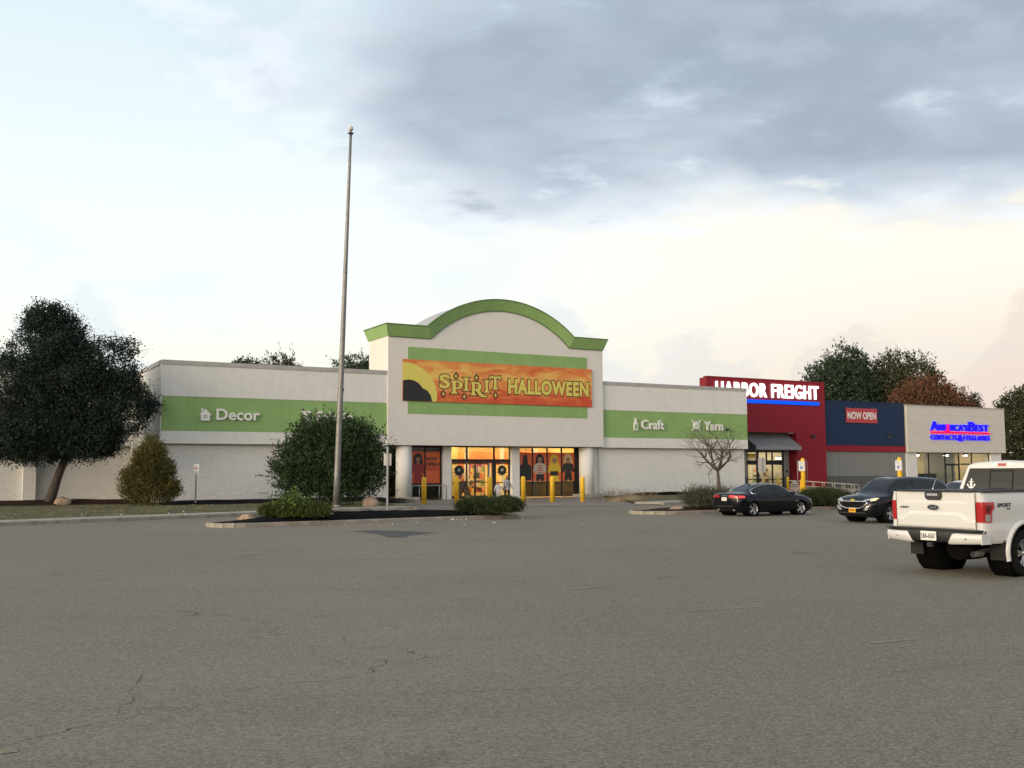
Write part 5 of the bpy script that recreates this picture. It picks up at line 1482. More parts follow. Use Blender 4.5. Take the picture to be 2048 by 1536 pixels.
    MB().tube(L.line('rear', [(-.62, .60), (.0, .59), (.62, .60)], .004), .010, 5).build('bumper_crease', paint, t)
    for sgn in (-1, 1): MB().tube([(-2.22, sgn * .5, .27), (-2.05, sgn * .5, .27)], .035, 10).build('exhaust', 'chrome', t)
    MB().tube(L.line('rear', [(.20, .885), (.12, .90), (.02, .885), (-.10, .90), (-.14, .885)], .006), .012, 5).build('emblem', 'chrome', t)
    return t
def letters_on(parent, txt, x, y0, y1, z0, z1, mat, depth=.003, front=False, offset=.015, **kw):
    """printed text on a rear (or front) facing plate in car coordinates"""
    me = fit_text(txt, 0, y1 - y0, z0, z1, depth, offset, **kw)
    n = len(me.vertices); co = np.empty(n * 3, 'f'); me.vertices.foreach_get('co', co); co = co.reshape(-1, 3)
    if front: out = np.stack([x - co[:, 1], y0 + co[:, 0], co[:, 2]], 1)
    else: out = np.stack([x + co[:, 1], y1 - co[:, 0], co[:, 2]], 1)
    me.vertices.foreach_set('co', out.ravel()); me.update()
    o = mk('lettering', me, mat, parent); return o
CA = R(29.3)
def along(p, fwd, left, a=CA): return (p[0] + math.cos(a) * fwd - math.sin(a) * left, p[1] + math.sin(a) * fwd + math.cos(a) * left, 0)
sc = 0.955
make_saloon('black saloon car with one red tail light lit beside the sage bush', 'paint_black', along((9.68, 42.93), 1.40 * sc, 0), CA, sc)
make_saloon('white saloon car mostly hidden behind the pickup and the dark crossover', 'paint_white_car', (20.3, 44.8, 0), CA + PI, 1.0, False)

# ---------------------------------------------------------------- crossover
LO2 = [(0, .24), (.72, .24), (.90, .36), (.925, .70), (.91, .98)]
SUVR = [row(-2.30, [(0, .45), (.5, .45), (.70, .52), (.74, .72), (.72, .92), (.66, 1.02), (.5, 1.06), (0, 1.08)]),
        row(-2.22, [(0, .30), (.65, .30), (.82, .40), (.87, .70), (.85, .96), (.78, 1.07), (.60, 1.16), (0, 1.18)]),
        row(-2.02, LO2 + [(.82, 1.10), (.62, 1.40), (0, 1.44)]),
        row(-1.70, LO2 + [(.84, 1.09), (.64, 1.555), (0, 1.595)]),
        row(-0.80, LO2 + [(.86, 1.07), (.66, 1.62), (0, 1.655)]),
        row(0.00, LO2 + [(.86, 1.05), (.66, 1.63), (0, 1.665)]),
        row(0.52, LO2 + [(.855, 1.03), (.64, 1.56), (0, 1.60)]),
        row(1.02, LO2 + [(.85, 1.015), (.64, 1.29), (0, 1.335)]),
        row(1.38, LO2 + [(.84, 1.005), (.64, 1.06), (0, 1.11)]),
        row(1.82, [(0, .24), (.70, .24), (.88, .36), (.92, .66), (.90, .88), (.80, .975), (.55, 1.02), (0, 1.06)]),
        row(2.14, [(0, .24), (.64, .24), (.84, .36), (.88, .62), (.86, .80), (.77, .90), (.5, .95), (0, .99)]),
        row(2.29, [(0, .26), (.56, .26), (.74, .36), (.78, .58), (.76, .72), (.68, .80), (.45, .85), (0, .88)]),
        row(2.35, [(0, .32), (.46, .32), (.60, .40), (.64, .56), (.62, .66), (.56, .72), (.38, .76), (0, .78)])]
def make_crossover(label, loc, rz, scale):
    t = thing('parked_car', label, 'car', loc, rz, scale=scale)
    L = Loft(SUVR); AX = ((-1.36, .37, .41), (1.37, .37, .41)); paint = 'paint_black'
    mk('body', L.mesh('body', AX), paint, t)
    for x, z, r in AX:
        for sgn in (-1, 1):
            well(t, x, z, r - .004, sgn * .5, sgn * .9); wheel(t, x, sgn * .80, .36, .36, .235, .235, 5, face=sgn, twin=True)
    MB().box(-2.0, 2.0, -.72, .72, .20, .30).build('floor_pan', 'under_black', t)
    for sgn in (-1, 1):
        grid(L.patch(3.02, 3.62, 5.2, 5.80, side=sgn, nu=6), 'quarter_window', 'car_glass', t)
        grid(L.patch(3.72, 5.02, 5.12, 5.90, side=sgn), 'side_window', 'car_glass', t)
        grid(L.patch(5.12, 7.40, 5.12, 5.90, side=sgn), 'side_window', 'car_glass', t)
        p = [L.ev(3.55 + .25 * k / 6, 5.9 - .84 * k / 6) for k in range(7)][::1]
        q = [L.ev(3.35, 5.92 - .0), L.ev(3.62, 5.55), L.ev(3.80, 5.12), L.ev(3.60, 5.06)]
        MB().tube([Vector((a[0], (a[1] + .01) * sgn, a[2])) for a in q], .018, 6).build('window_trim', 'chrome', t)
        ax = 'left' if sgn > 0 else 'right'
        for pts in ([(-.95, 1.06), (-.92, .6), (-.85, .38)], [(.08, 1.05), (.1, .6), (.05, .36)], [(1.02, 1.0), (1.0, .6), (.92, .36)]):
            MB().tube(L.line(ax, pts, .001), .005, 4).build('door_seam', 'seam', t)
        for x in (-.65, .35): MB().tube(L.line(ax, [(x - .1, .90), (x + .1, .90)], .02), .015, 6).build('door_handle', 'chrome', t)
        MB().lathe([(0.001, -.11), (.08, -.10), (.095, 0), (.08, .10), (0.001, .11)], 10, (.90, sgn * 1.02, 1.08), 'y').build('mirror', paint, t)
        grid(L.decal('front', [(sgn * .44, .80), (sgn * .80, .85), (sgn * .82, .94), (sgn * .52, .86)], .008, 12, 4), 'headlight', 'lens_clear', t)
        grid(L.decal('front', [(sgn * .74, .80), (sgn * .86, .83), (sgn * .86, .92), (sgn * .76, .87)], .012, 5, 4), 'corner_lamp', 'lens_amber', t)
        grid(L.decal('front', [(sgn * .52, .50), (sgn * .64, .50), (sgn * .72, .64), (sgn * .60, .62)], .010, 5, 4), 'fog_lamp', 'lens_clear', t)
        MB().tube(L.line('front', [(sgn * .50, .49), (sgn * .66, .49), (sgn * .74, .66)], .012), .012, 6).build('fog_trim', 'chrome', t)
    for v0, v1, u0, u1, nm in ((6.12, 7.0, 6.12, 7.96, 'windscreen'), (6.12, 7.0, 1.2, 2.9, 'rear_window')):
        for sgn in (-1, 1): grid(L.patch(u0, u1, v0, v1, side=sgn), nm, 'car_glass', t)
    gr = [(-.58, .79), (.58, .79), (.68, .745), (.50, .60), (.30, .545), (-.30, .545), (-.50, .60), (-.68, .745)]
    G1 = L.decal('front', [(-.36, .56), (.36, .56), (.58, .78), (-.58, .78)], .006, 16, 6); grid(G1, 'grille', 'under_black', t)
    MB().tube(L.line('front', gr + [gr[0]], .012), .020, 6, cap=False).build('grille_surround', 'chrome', t)
    for k in range(4):
        z = .60 + .045 * k; hw = .40 + (z - .56) * .75
        MB().tube(L.line('front', [(-hw, z), (0, z), (hw, z)], .010), .007, 4).build('grille_bar', 'dark_plastic', t)
    h, n = L.hit('front', 0, .84)
    m = MB()
    bow = [(-.10, -.018), (-.035, -.018), (-.035, -.034), (.035, -.034), (.035, -.018), (.10, -.018), (.085, .018), (.035, .018), (.035, .034), (-.035, .034), (-.035, .018), (-.085, .018)]
    m.prism([(a, .845 + b) for a, b in bow], h.x + .004, h.x + .03, 'yz'); m.build('emblem', 'print_gold', t)
    h, n = L.hit('front', 0, .46); MB().box(h.x + .02, h.x + .032, -.155, .155, .395, .545).build('number_plate', 'plate_gold', t)
    for k in range(6): MB().box(h.x + .0325, h.x + .034, -.115 + .04 * k, -.09 + .04 * k, .435, .505).build('plate_mark', 'print_brown', t)
    grid(L.decal('front', [(-.60, .40), (.60, .40), (.60, .36), (-.60, .36)], .006, 12, 2), 'lower_grille', 'dark_plastic', t)
    MB().box(1.06, 1.08, .10, .22, 1.16, 1.24).build('permit_sticker', 'sign_white', t)
    return t
sc2 = 0.985
pc = along((13.2, 37.07), 1.37 * sc2, 0)
make_crossover('dark crossover facing the camera with chrome grille and gold plate', pc, CA + PI, sc2)

# ---------------------------------------------------------------- pickup
pk = thing('pickup_truck', 'white pickup truck seen from behind with red tail lights', 'truck', (8.70, 18.94, 0), CA)
WC = 'paint_white_car'
TX = -1.13
bed_prof = [(0, .62), (.70, .62), (.93, .60), (.985, .66), (.995, .82), (.985, 1.00), (.992, 1.20), (.985, 1.38), (.95, 1.485), (.90, 1.50), (0, 1.50)]
def brow(x, f): return [(x, p[0] * f, p[1]) for p in bed_prof]
BL = Loft([brow(TX + .01, .955), brow(TX + .05, .978), brow(TX + .14, .994), brow(TX + .4, 1.0), brow(0, 1.0), brow(.4, 1.0), brow(.74, 1.0)], du=3, dv=3)
mk('bed', BL.mesh('bed', ((0, .43, .515),), smooth=35), WC, pk)
MB().box(TX + .10, .70, -.90, .90, 1.501, 1.53).build('bed_cover', 'dark_plastic', pk, bevel=.008)
# tailgate with its pressed relief
def tg_relief(y, z):
    a = abs(y) / .80; s_ = lambda e0, e1, x: (lambda q: q * q * (3 - 2 * q))(min(1, max(0, (x - e0) / (e1 - e0))))
    d = 0.0
    d -= 0.048 * s_(1.33, 1.41, z) * (1 - s_(1.455, 1.475, z)) * (1 - s_(.72, .98, a))          # scoop under the top edge
    d -= 0.006 * (1 - abs(z - 1.318) / .006) if abs(z - 1.318) < .006 else 0
    zl = 1.135 - 0.10 * s_(.60, .92, a)                                                            # lower feature line
    d += 0.020 * (1 - s_(zl - .035, zl, z)) * 1.0
    d += 0.012 * s_(1.12, 1.30, z) * (1 - s_(1.30, 1.40, z)) * 0
    return d
ny, nz_ = 84, 60
m = MB()
for i in range(ny + 1):
    for k in range(nz_ + 1):
        y = -.825 + 1.65 * i / ny; z = .862 + .640 * k / nz_
        edge = .012 * (1 - min(1, min(i, ny - i) / 2)) + .012 * (1 - min(1, min(k, nz_ - k) / 2))
        m.v.append((TX - .035 - tg_relief(y, z) + .020 * (y / .8) ** 2 + edge, y, z))
for i in range(ny):
    for k in range(nz_):
        a = i * (nz_ + 1) + k; m.f.append((a, a + 1, a + nz_ + 2, a + nz_ + 1)); m.sm.append(True)
tgt = m.build('tailgate', WC, pk, recalc=False)
MB().box(TX - .02, TX + .05, -.83, .83, .855, 1.50).build('tailgate_core', WC, pk)
MB().box(TX - .055, TX + .06, -.80, .80, 1.502, 1.535).build('tailgate_cap', 'dark_plastic', pk, bevel=.01)
for sgn in (-1, 1): MB().box(TX - .022, TX - .015, sgn * .836 - .004, sgn * .836 + .004, .85, 1.50).build('tailgate_seam', 'seam', pk)
hd = bpy.data.objects.new('tailgate_handle', None); COL.objects.link(hd); hd.parent = pk
m = MB(); m.prism([(-.135, 1.36), (.135, 1.36), (.175, 1.41), (.175, 1.50), (-.175, 1.50), (-.175, 1.41)], TX - .062, TX - .02, 'yz'); m.build('bezel', 'dark_plastic', hd, bevel=.01)
MB().box(TX - .080, TX - .060, -.115, .115, 1.425, 1.475).build('pull', 'chrome', hd, bevel=.008)
em_ = bpy.data.objects.new('emblem', None); COL.objects.link(em_); em_.parent = pk
def ell(rx, rz, cz, n=28): return [(rx * math.cos(2 * PI * k / n), cz + rz * math.sin(2 * PI * k / n)) for k in range(n)]
m = MB(); m.prism(ell(.125, .052, 1.225), TX - .060, TX - .02, 'yz'); m.build('rim', 'chrome', em_)
m = MB(); m.prism(ell(.115, .044, 1.225), TX - .066, TX - .03, 'yz'); m.build('badge', 'emblem_dark', em_)
letters_on(em_, 'Ford', TX - .0665, -.075, .075, 1.203, 1.248, 'chrome', shear=.4, offset=.02)
letters_on(pk, 'LARIAT', TX - .042, .54, .74, 1.20, 1.235, 'emblem_dark', offset=.03)
# tail lights: tall lens with a notch and a clear reversing lamp
for sgn in (-1, 1):
    tl = bpy.data.objects.new('taillight', None); COL.objects.link(tl); tl.parent = pk
    ax = 'left' if sgn > 0 else 'right'
    grid(BL.decal('rear', [(sgn * .838, .98), (sgn * .955, .98), (sgn * .955, 1.335), (sgn * .838, 1.335)], .014, 6, 10), 'lens_rear', 'lens_red', tl)
    grid(BL.decal(ax, [(TX + .02, .98), (TX + .20, .98), (TX + .20, 1.16), (TX + .02, 1.16)], .014, 6, 6), 'lens_side', 'lens_red', tl)
    grid(BL.decal(ax, [(TX + .02, 1.16), (TX + .20, 1.16), (TX + .265, 1.23), (TX + .02, 1.23)], .014, 6, 4), 'lens_side', 'lens_red', tl)
    grid(BL.decal(ax, [(TX + .02, 1.23), (TX + .265, 1.23), (TX + .27, 1.335), (TX + .02, 1.335)], .014, 6, 5), 'lens_side', 'lens_red', tl)
    grid(BL.decal(ax, [(TX + .05, 1.00), (TX + .16, 1.00), (TX + .16, 1.12), (TX + .05, 1.12)], .018, 4, 4), 'reversing_lamp', 'lens_clear', tl)
    MB().tube(BL.line(ax, [(TX + .06, .985), (TX + .185, .985), (TX + .185, 1.165), (TX + .235, 1.225), (TX + .24, 1.315), (TX + .06, 1.32)], .016), .006, 5).build('light_pipe', 'banner_red', tl)
    grid(BL.decal(ax, [(TX + .06, 1.15), (TX + .16, 1.15), (TX + .18, 1.28), (TX + .06, 1.28)], .018, 4, 4), 'inner_lens', 'lens_red_dark', tl)
# bumper: white wings, black middle and step
bp = bpy.data.objects.new('rear_bumper', None); COL.objects.link(bp); bp.parent = pk
def bx_(y): return TX - .20 + .10 * (abs(y) / .98) ** 3
def bump_sheet(poly_top, poly_bot, y0, y1, mat, nm, off=0.0, n=14):
    m = MB()
    for i in range(n + 1):
        y = y0 + (y1 - y0) * i / n; zt, zb = poly_top(y), poly_bot(y); x = bx_(y) - off
        m.v += [(x + .03, y, zt), (x, y, zt - .03), (x - .004, y, (zt + zb) / 2), (x + .02, y, zb + .02), (x + .07, y, zb), (x + .12, y, zt)]
    for i in range(n):
        for k in range(5): m.f.append((i * 6 + k, i * 6 + 6 + k, i * 6 + 7 + k, i * 6 + 1 + k)); m.sm.append(True)
    return m.build(nm, mat, bp, recalc=False)
bump_sheet(lambda y: .835, lambda y: .60 + .03 * abs(y), -.99, .99, 'dark_plastic', 'bumper_core', -0.02, 30)
for sgn in (-1, 1):
    m = MB(); NW = 12; prof = [(.03, .785), (.0, .765), (-.004, .70), (.012, .61), (.05, .585)]
    for i in range(NW + 1):
        for dx_, z in prof:
            yin = .36 + .12 * (z - .585) / .2
            y = yin + (1.0 - yin) * i / NW; zz_ = z + (.05 * max(0, y - .45) if z < .65 else 0)
            m.v.append((bx_(y) - .008 + dx_ + (.015 if i == 0 else 0), sgn * y, zz_))
    for i in range(NW):
        for k in range(4): m.f.append((i * 5 + k, i * 5 + 5 + k, i * 5 + 6 + k, i * 5 + 1 + k)); m.sm.append(True)
    m.build('bumper_wing', WC, bp, recalc=False)
    MB().lathe([(0.001, 0), (.016, .001), (.018, .01)], 12, (bx_(.72) - .012, sgn * .72, .69), 'x').build('parking_sensor', 'under_black', bp)
MB().box(TX - .19, TX + .0, -.97, .97, .828, .850).build('bumper_step', 'dark_plastic', bp, bevel=.008)
for sgn in (-1, 1):
    m = MB(); m.box(TX - .10, TX + .16, sgn * .985 - .012, sgn * .985 + .012, .60, .78); m.build('bumper_end', WC, bp, bevel=.008)
MB().box(TX - .222, TX - .208, -.165, .165, .635, .80).build('number_plate', 'plate_white', bp, bevel=.004)
letters_on(bp, 'LBA-6567', TX - .2235, -.145, .145, .672, .762, 'plate_text', offset=.012)
MB().box(TX - .20, TX - .12, -.05, .05, .52, .60).build('tow_hitch', 'dark_plastic', pk)
# arch flare, mudguards, wheels
for sgn in (-1, 1):
    m = MB(); pr_ = []
    for k in range(25):
        a = R(-14) + (PI + R(28)) * k / 24
        pr_.append((math.cos(a), math.sin(a)))
    for ca, sa in pr_:
        for r, y in ((.505, .955), (.510, 1.035), (.560, 1.035), (.585, .99)):
            m.v.append((ca * r, sgn * y, .43 + sa * r))
    for i in range(24):
        for k in range(3): m.f.append((i * 4 + k, i * 4 + 4 + k, i * 4 + 5 + k, i * 4 + 1 + k)); m.sm.append(True)
    m.build('arch_flare', WC, pk, recalc=False)
    well(pk, 0, .43, .511, sgn * .55, sgn * .98)
    MB().box(-.62, -.58, sgn * .70, sgn * .99, .30, .66).build('mudguard', 'black_rubber', pk, bevel=.01)
    for x in (0, 3.70): wheel(pk, x, sgn * .87, .415, .415, .25, .25, 6, face=sgn, twin=True)
ex = MB().tube([(-.2, -.62, .50), (-.7, -.66, .46), (-1.0, -.72, .43)], .045, 12, cap=False); ex.build('exhaust', 'awning_dark', pk)
MB().lathe([(.001, .05), (.044, .05), (.044, -.02), (.050, -.03), (.050, .22)], 16, (-1.10, -.735, .42), 'x', cap=False).build('exhaust_tip', 'awning_dark', pk)
m = MB().tube([(0, -.8, .42), (0, -.25, .42), (0, -.15, .42), (0, .15, .42), (0, .25, .42), (0, .8, .42)], [.06, .06, .15, .17, .06, .06], 14); m.build('rear_axle', 'under_black', pk)
MB().box(-1.0, 3.2, -.48, -.38, .56, .70).build('frame_rail', 'under_black', pk); MB().box(-1.0, 3.2, .38, .48, .56, .70).build('frame_rail', 'under_black', pk)
MB().tube([(-.95, -.30, .52), (-.40, -.30, .52)], [.24, .24], 16).build('spare_carrier', 'under_black', pk)
MB().box(.7, 4.4, -.85, .85, .40, .58).build('underbody', 'under_black', pk)
# cab and bonnet
CPR = [(0, .48), (.80, .48), (.96, .56), (1.0, .85), (.985, 1.20), (.95, 1.46), (.80, 1.93), (.74, 2.01), (.58, 2.05), (0, 2.085)]
def crow(x, top_dx=0.0, prof=CPR, f=1.0):
    out = []
    for p in prof:
        z = 1.25 + (p[1] - 1.25) * f
        out.append((x + top_dx * max(0.0, (z - 1.46) / .62), p[0] * f, z))
    return out
HD = [(0, .48), (.80, .48), (.95, .56), (.99, .80), (.985, 1.05), (.95, 1.24), (.86, 1.32), (.70, 1.36), (.45, 1.385), (0, 1.40)]
HD2 = [(0, .50), (.76, .50), (.92, .58), (.96, .80), (.95, 1.02), (.90, 1.16), (.80, 1.22), (.66, 1.25), (.4, 1.27), (0, 1.28)]
CL = Loft([crow(.775, .10, f=.03), crow(.775, .10, f=.5), crow(.775, .11, f=.9), crow(.785, .12, f=.975), crow(.83, .13, f=.998), crow(1.0, .12), crow(1.5, .05), crow(2.3, -.05), crow(2.75, -.35), [(3.15, p[0], p[1] if p[1] < 1.4 else (1.44 if p[0] else 1.48)) for p in CPR],
           [(3.4, p[0], p[1]) for p in HD], [(4.3, p[0], p[1]) for p in HD], [(4.62, p[0] * .995, p[1] - .03 * (p[1] > 1.1)) for p in HD], [(4.72, p[0] * .98, p[1] - .06 * (p[1] > 1.1)) for p in HD], [(4.76, p[0] * .94, p[1] * .96 + .01) for p in HD2]], du=4, dv=4)
mk('cab', CL.mesh('cab', ((3.70, .43, .50),), smooth=40), WC, pk)
grid(CL.decal('rear', [(-.83, 1.50), (.83, 1.50), (.70, 1.93), (-.70, 1.93)], .008, 24, 10), 'rear_window', 'truck_glass', pk)
for y in (-.24, .24): MB().tube(CL.line('rear', [(y, 1.52), (y, 1.88)], .012), .010, 5).build('slider_frame', 'black_rubber', pk)
MB().tube(CL.line('rear', [(-.24, 1.88), (.24, 1.88)], .012), .010, 5).build('slider_frame', 'black_rubber', pk)
MB().tube(CL.line('rear', [(-.24, 1.53), (.24, 1.53)], .012), .010, 5).build('slider_frame', 'black_rubber', pk)
bl = bpy.data.objects.new('brake_light', None); COL.objects.link(bl); bl.parent = pk
grid(CL.decal('rear', [(-.24, 1.975), (.24, 1.975), (.22, 2.02), (-.22, 2.02)], .012, 10, 2), 'cargo_lamp', 'sign_white', bl)
grid(CL.decal('rear', [(-.09, 1.972), (.09, 1.972), (.09, 2.022), (-.09, 2.022)], .018, 6, 2), 'red_lens', 'lens_red', bl)
for sgn in (-1, 1):
    for u0, u1 in ((5.3, 6.5), (6.6, 7.9)): grid(CL.patch(u0, u1, 5.12, 5.88, side=sgn), 'side_window', 'car_glass', pk)
    grid(CL.patch(8.1, 8.98, 6.6, 9.0, side=sgn), 'windscreen', 'car_glass', pk)
    MB().lathe([(0.001, -.12), (.11, -.11), (.13, 0), (.11, .11), (0.001, .12)], 10, (2.75, sgn * 1.14, 1.42), 'y').build('mirror', WC, pk)
grid(CL.decal('front', [(-.62, .80), (.62, .80), (.62, 1.16), (-.62, 1.16)], .012, 10, 6), 'grille', 'dark_plastic', pk)
for z in (.90, 1.05): MB().tube(CL.line('front', [(-.62, z), (.62, z)], .02), .025, 6).build('grille_bar', 'chrome', pk)
for sgn in (-1, 1): grid(CL.decal('front', [(sgn * .66, .86), (sgn * .90, .86), (sgn * .90, 1.16), (sgn * .66, 1.16)], .012, 6, 6), 'headlight', 'lens_clear', pk)
grid(CL.decal('front', [(-.85, .56), (.85, .56), (.85, .72), (-.85, .72)], .03, 14, 3), 'front_bumper', 'chrome', pk)
# anchor sticker on the rear glass
an_ = bpy.data.objects.new('anchor_sticker', None); COL.objects.link(an_); an_.parent = pk
ay0, az0 = .64, 1.535
m = MB()
def dec_poly(pts, off=.0145):
    hs_ = [CL.hit('rear', ay0 - a, az0 + b) for a, b in pts]; m.add([h + n * off for h, n in hs_], [tuple(range(len(pts)))])
dec_poly([(-.014, .0), (.014, .0), (.012, .17), (-.012, .17)]); dec_poly([(-.05, .12), (.05, .12), (.05, .14), (-.05, .14)])
dec_poly([(-.022, .165), (.022, .165), (0, .205)])
for sgn in (-1, 1):
    dec_poly([(0, 0), (sgn * .05, .012), (sgn * .075, .055), (sgn * .095, .05), (sgn * .085, .10), (sgn * .05, .07), (sgn * .06, .055), (sgn * .04, .03), (0, .024)])
dec_poly([(-.03, .05), (.03, .035), (.03, .055), (-.03, .07)]); dec_poly([(-.03, .085), (.03, .07), (.03, .09), (-.03, .105)])
m.build('sticker', 'sign_white', an_, recalc=False)
# SPORT 4x4 script on the bed sides
for sgn in (-1, 1):
    me = fit_text('SPORT', 0, .40, 1.245, 1.315, .003, .03, shear=.25); n = len(me.vertices); co = np.empty(n * 3, 'f'); me.vertices.foreach_get('co', co); co = co.reshape(-1, 3)
    x0 = -.78
    o_ = np.stack([x0 + co[:, 0], -1.0 + .000 + co[:, 1], co[:, 2]], 1) if sgn < 0 else np.stack([x0 + .4 - co[:, 0], 1.0 - co[:, 1], co[:, 2]], 1)
    me.vertices.foreach_set('co', o_.ravel()); me.update(); mk('lettering', me, 'emblem_dark', pk)
    me = fit_text('4x4', .26, .36, 1.20, 1.23, .003, .03, shear=.25); n = len(me.vertices); co = np.empty(n * 3, 'f'); me.vertices.foreach_get('co', co); co = co.reshape(-1, 3)
    o_ = np.stack([x0 + co[:, 0], -1.0 + co[:, 1], co[:, 2]], 1) if sgn < 0 else np.stack([x0 + .4 - co[:, 0], 1.0 - co[:, 1], co[:, 2]], 1)
    me.vertices.foreach_set('co', o_.ravel()); me.update(); mk('lettering', me, 'emblem_dark', pk)

# ================================================================== trees and shrubs
def leaf_mat(name, col, tip, var=0.5, trans=0.0):
    m = bpy.data.materials.new(name); m.use_nodes = True
    t = NT(m.node_tree); b = m.node_tree.nodes['Principled BSDF']; b.inputs['Roughness'].default_value = 0.6
    b.inputs['Specular IOR Level'].default_value = 0.08
    gi = t.n('ShaderNodeNewGeometry').outputs['Random Per Island']
    p = t.n('ShaderNodeTexCoord').outputs['Object']
    nz = t.noise(p, 0.7, 3, 0.6)
    f = t.math('ADD', t.math('MULTIPLY', gi, 0.55), t.math('MULTIPLY', t.sstep(nz, 0.3, 0.7), 0.45))
    c = t.mix(f, tuple(v * (1 - var) for v in col), tip)
    t.l(c, b.inputs['Base Color'])
    M[name] = m
leaf_mat('leaf_dark', (0.020, 0.038, 0.031), (0.044, 0.060, 0.046))
leaf_mat('leaf_red_dark', (0.035, 0.035, 0.024), (0.085, 0.052, 0.036))
leaf_mat('leaf_shrub', (0.022, 0.046, 0.024), (0.062, 0.098, 0.042))
leaf_mat('leaf_cedar', (0.060, 0.066, 0.024), (0.165, 0.142, 0.046))
leaf_mat('leaf_juniper', (0.045, 0.065, 0.022), (0.125, 0.150, 0.045))
leaf_mat('leaf_juniper_dark', (0.032, 0.052, 0.024), (0.085, 0.105, 0.045))
leaf_mat('leaf_vine', (0.07, 0.12, 0.03), (0.15, 0.23, 0.06))
leaf_mat('leaf_sage', (0.060, 0.070, 0.045), (0.14, 0.145, 0.10))
leaf_mat('leaf_far', (0.026, 0.048, 0.033), (0.062, 0.090, 0.056))
leaf_mat('leaf_far_olive', (0.034, 0.046, 0.028), (0.090, 0.090, 0.050))
leaf_mat('leaf_rust', (0.080, 0.050, 0.032), (0.20, 0.095, 0.055))
leaf_mat('leaf_straw', (0.13, 0.10, 0.06), (0.30, 0.24, 0.15))
pm('bark', (0.055, 0.045, 0.036), 0.95, var=0.4, vscale=6, bump=1.0, bscale=18)
pm('bark_grey', (0.085, 0.070, 0.056), 0.95, var=0.35, vscale=7, bump=1.0, bscale=18)
pm('stone', (0.30, 0.22, 0.155), 0.95, var=0.3, vscale=2.5, bump=1.0, bscale=8, dirt=0.4)

def unit(v): return v / np.maximum(np.linalg.norm(v, axis=-1, keepdims=True), 1e-9)
def leaf_quads(P, size, rng_, aspect=0.55, axis=None, jitter=1.0, droop=0.0):
    """one pointed leaf (4 corners, kite) at each point"""
    n = len(P)
    a = rng_.normal(size=(n, 3)) * jitter
    if axis is not None: a = a + axis
    a[:, 2] -= droop
    a = unit(a); b = unit(np.cross(a, rng_.normal(size=(n, 3))))
    s = size * rng_.uniform(0.6, 1.35, n)[:, None]
    V = np.empty((n, 4, 3))
    V[:, 0] = P - a * s * .5; V[:, 2] = P + a * s * .5
    V[:, 1] = P + b * s * aspect * .5 - a * s * .08; V[:, 3] = P - b * s * aspect * .5 - a * s * .08
    return V
def clump_crown(blobs, n_clump, n_leaf, cl_r, size, seed, surf=0.65, aspect=0.6, flat=0.8, up=0.2):
    """leaf points gathered in clumps inside a set of ellipsoids (cx, cy, cz, rx, ry, rz)"""
    r_ = np.random.default_rng(seed)
    B = np.array(blobs, float); wgt = np.prod(B[:, 3:], axis=1) ** (2 / 3); wgt /= wgt.sum()
    k = r_.choice(len(B), n_clump, p=wgt)
    d = unit(r_.normal(size=(n_clump, 3)))
    rad = np.where(r_.random(n_clump) < surf, r_.uniform(0.80, 1.03, n_clump), r_.uniform(0.25, 0.85, n_clump))
    C = B[k, :3] + d * rad[:, None] * B[k, 3:]
    rr = cl_r * r_.uniform(0.55, 1.3, n_clump)
    pts = []; axs = []
    for i in range(n_clump):
        m = max(3, int(n_leaf * r_.uniform(.6, 1.4)))
        q = r_.normal(size=(m, 3)) * rr[i] * 0.5; q[:, 2] *= flat
        pts.append(C[i] + q); axs.append(np.repeat((d[i] * 0.7 + np.array([0, 0, up]))[None], m, 0))
    P = np.concatenate(pts); A = np.concatenate(axs)
    return leaf_quads(P, size, r_, aspect, A, 0.9)
def shoots(blobs, n, length, leaves, size, seed, outward=0.7, upward=0.6, aspect=0.4, spread=0.03, start=(0.45, 0.95), jitter=0.6, curve=0.15, zmin=0.05, droop=0.0):
    """leafy shoots: start inside the ellipsoids, run outwards and upwards"""
    r_ = np.random.default_rng(seed); B = np.array(blobs, float); wgt = np.prod(B[:, 3:], axis=1) ** (2 / 3); wgt /= wgt.sum()
    k = r_.choice(len(B), n, p=wgt); d = unit(r_.normal(size=(n, 3)))
    rad = r_.uniform(*start, n); C = B[k, :3] + d * rad[:, None] * B[k, 3:]
    dirn = unit(d * outward + np.array([0, 0, upward]) + r_.normal(size=(n, 3)) * 0.25)
    L = length * r_.uniform(0.5, 1.3, n)
    t = (np.arange(leaves) + .5) / leaves
    P = C[:, None] + dirn[:, None] * (L[:, None, None] * t[None, :, None]) + r_.normal(size=(n, leaves, 3)) * spread
    bend = unit(r_.normal(size=(n, 3))) * curve
    P += bend[:, None] * (L[:, None] * t[None] ** 2)[..., None]
    A = np.repeat(dirn[:, None], leaves, 1).reshape(-1, 3); P = P.reshape(-1, 3)
    keep = P[:, 2] > zmin
    return leaf_quads(P[keep], size, r_, aspect, A[keep], jitter, droop)
def limb(m, p0, p1, r0, r1, seed, n=6, wob=0.08):
    rr = random.Random(seed); p0, p1 = Vector(p0), Vector(p1); L = (p1 - p0).length
    pts = [p0.lerp(p1, k / n) + Vector((rr.uniform(-1, 1), rr.uniform(-1, 1), rr.uniform(-.5, .5))) * L * wob * (0.0 if k in (0, n) else 1) for k in range(n + 1)]
    m.tube(pts, [r0 + (r1 - r0) * k / n for k in range(n + 1)], 7)

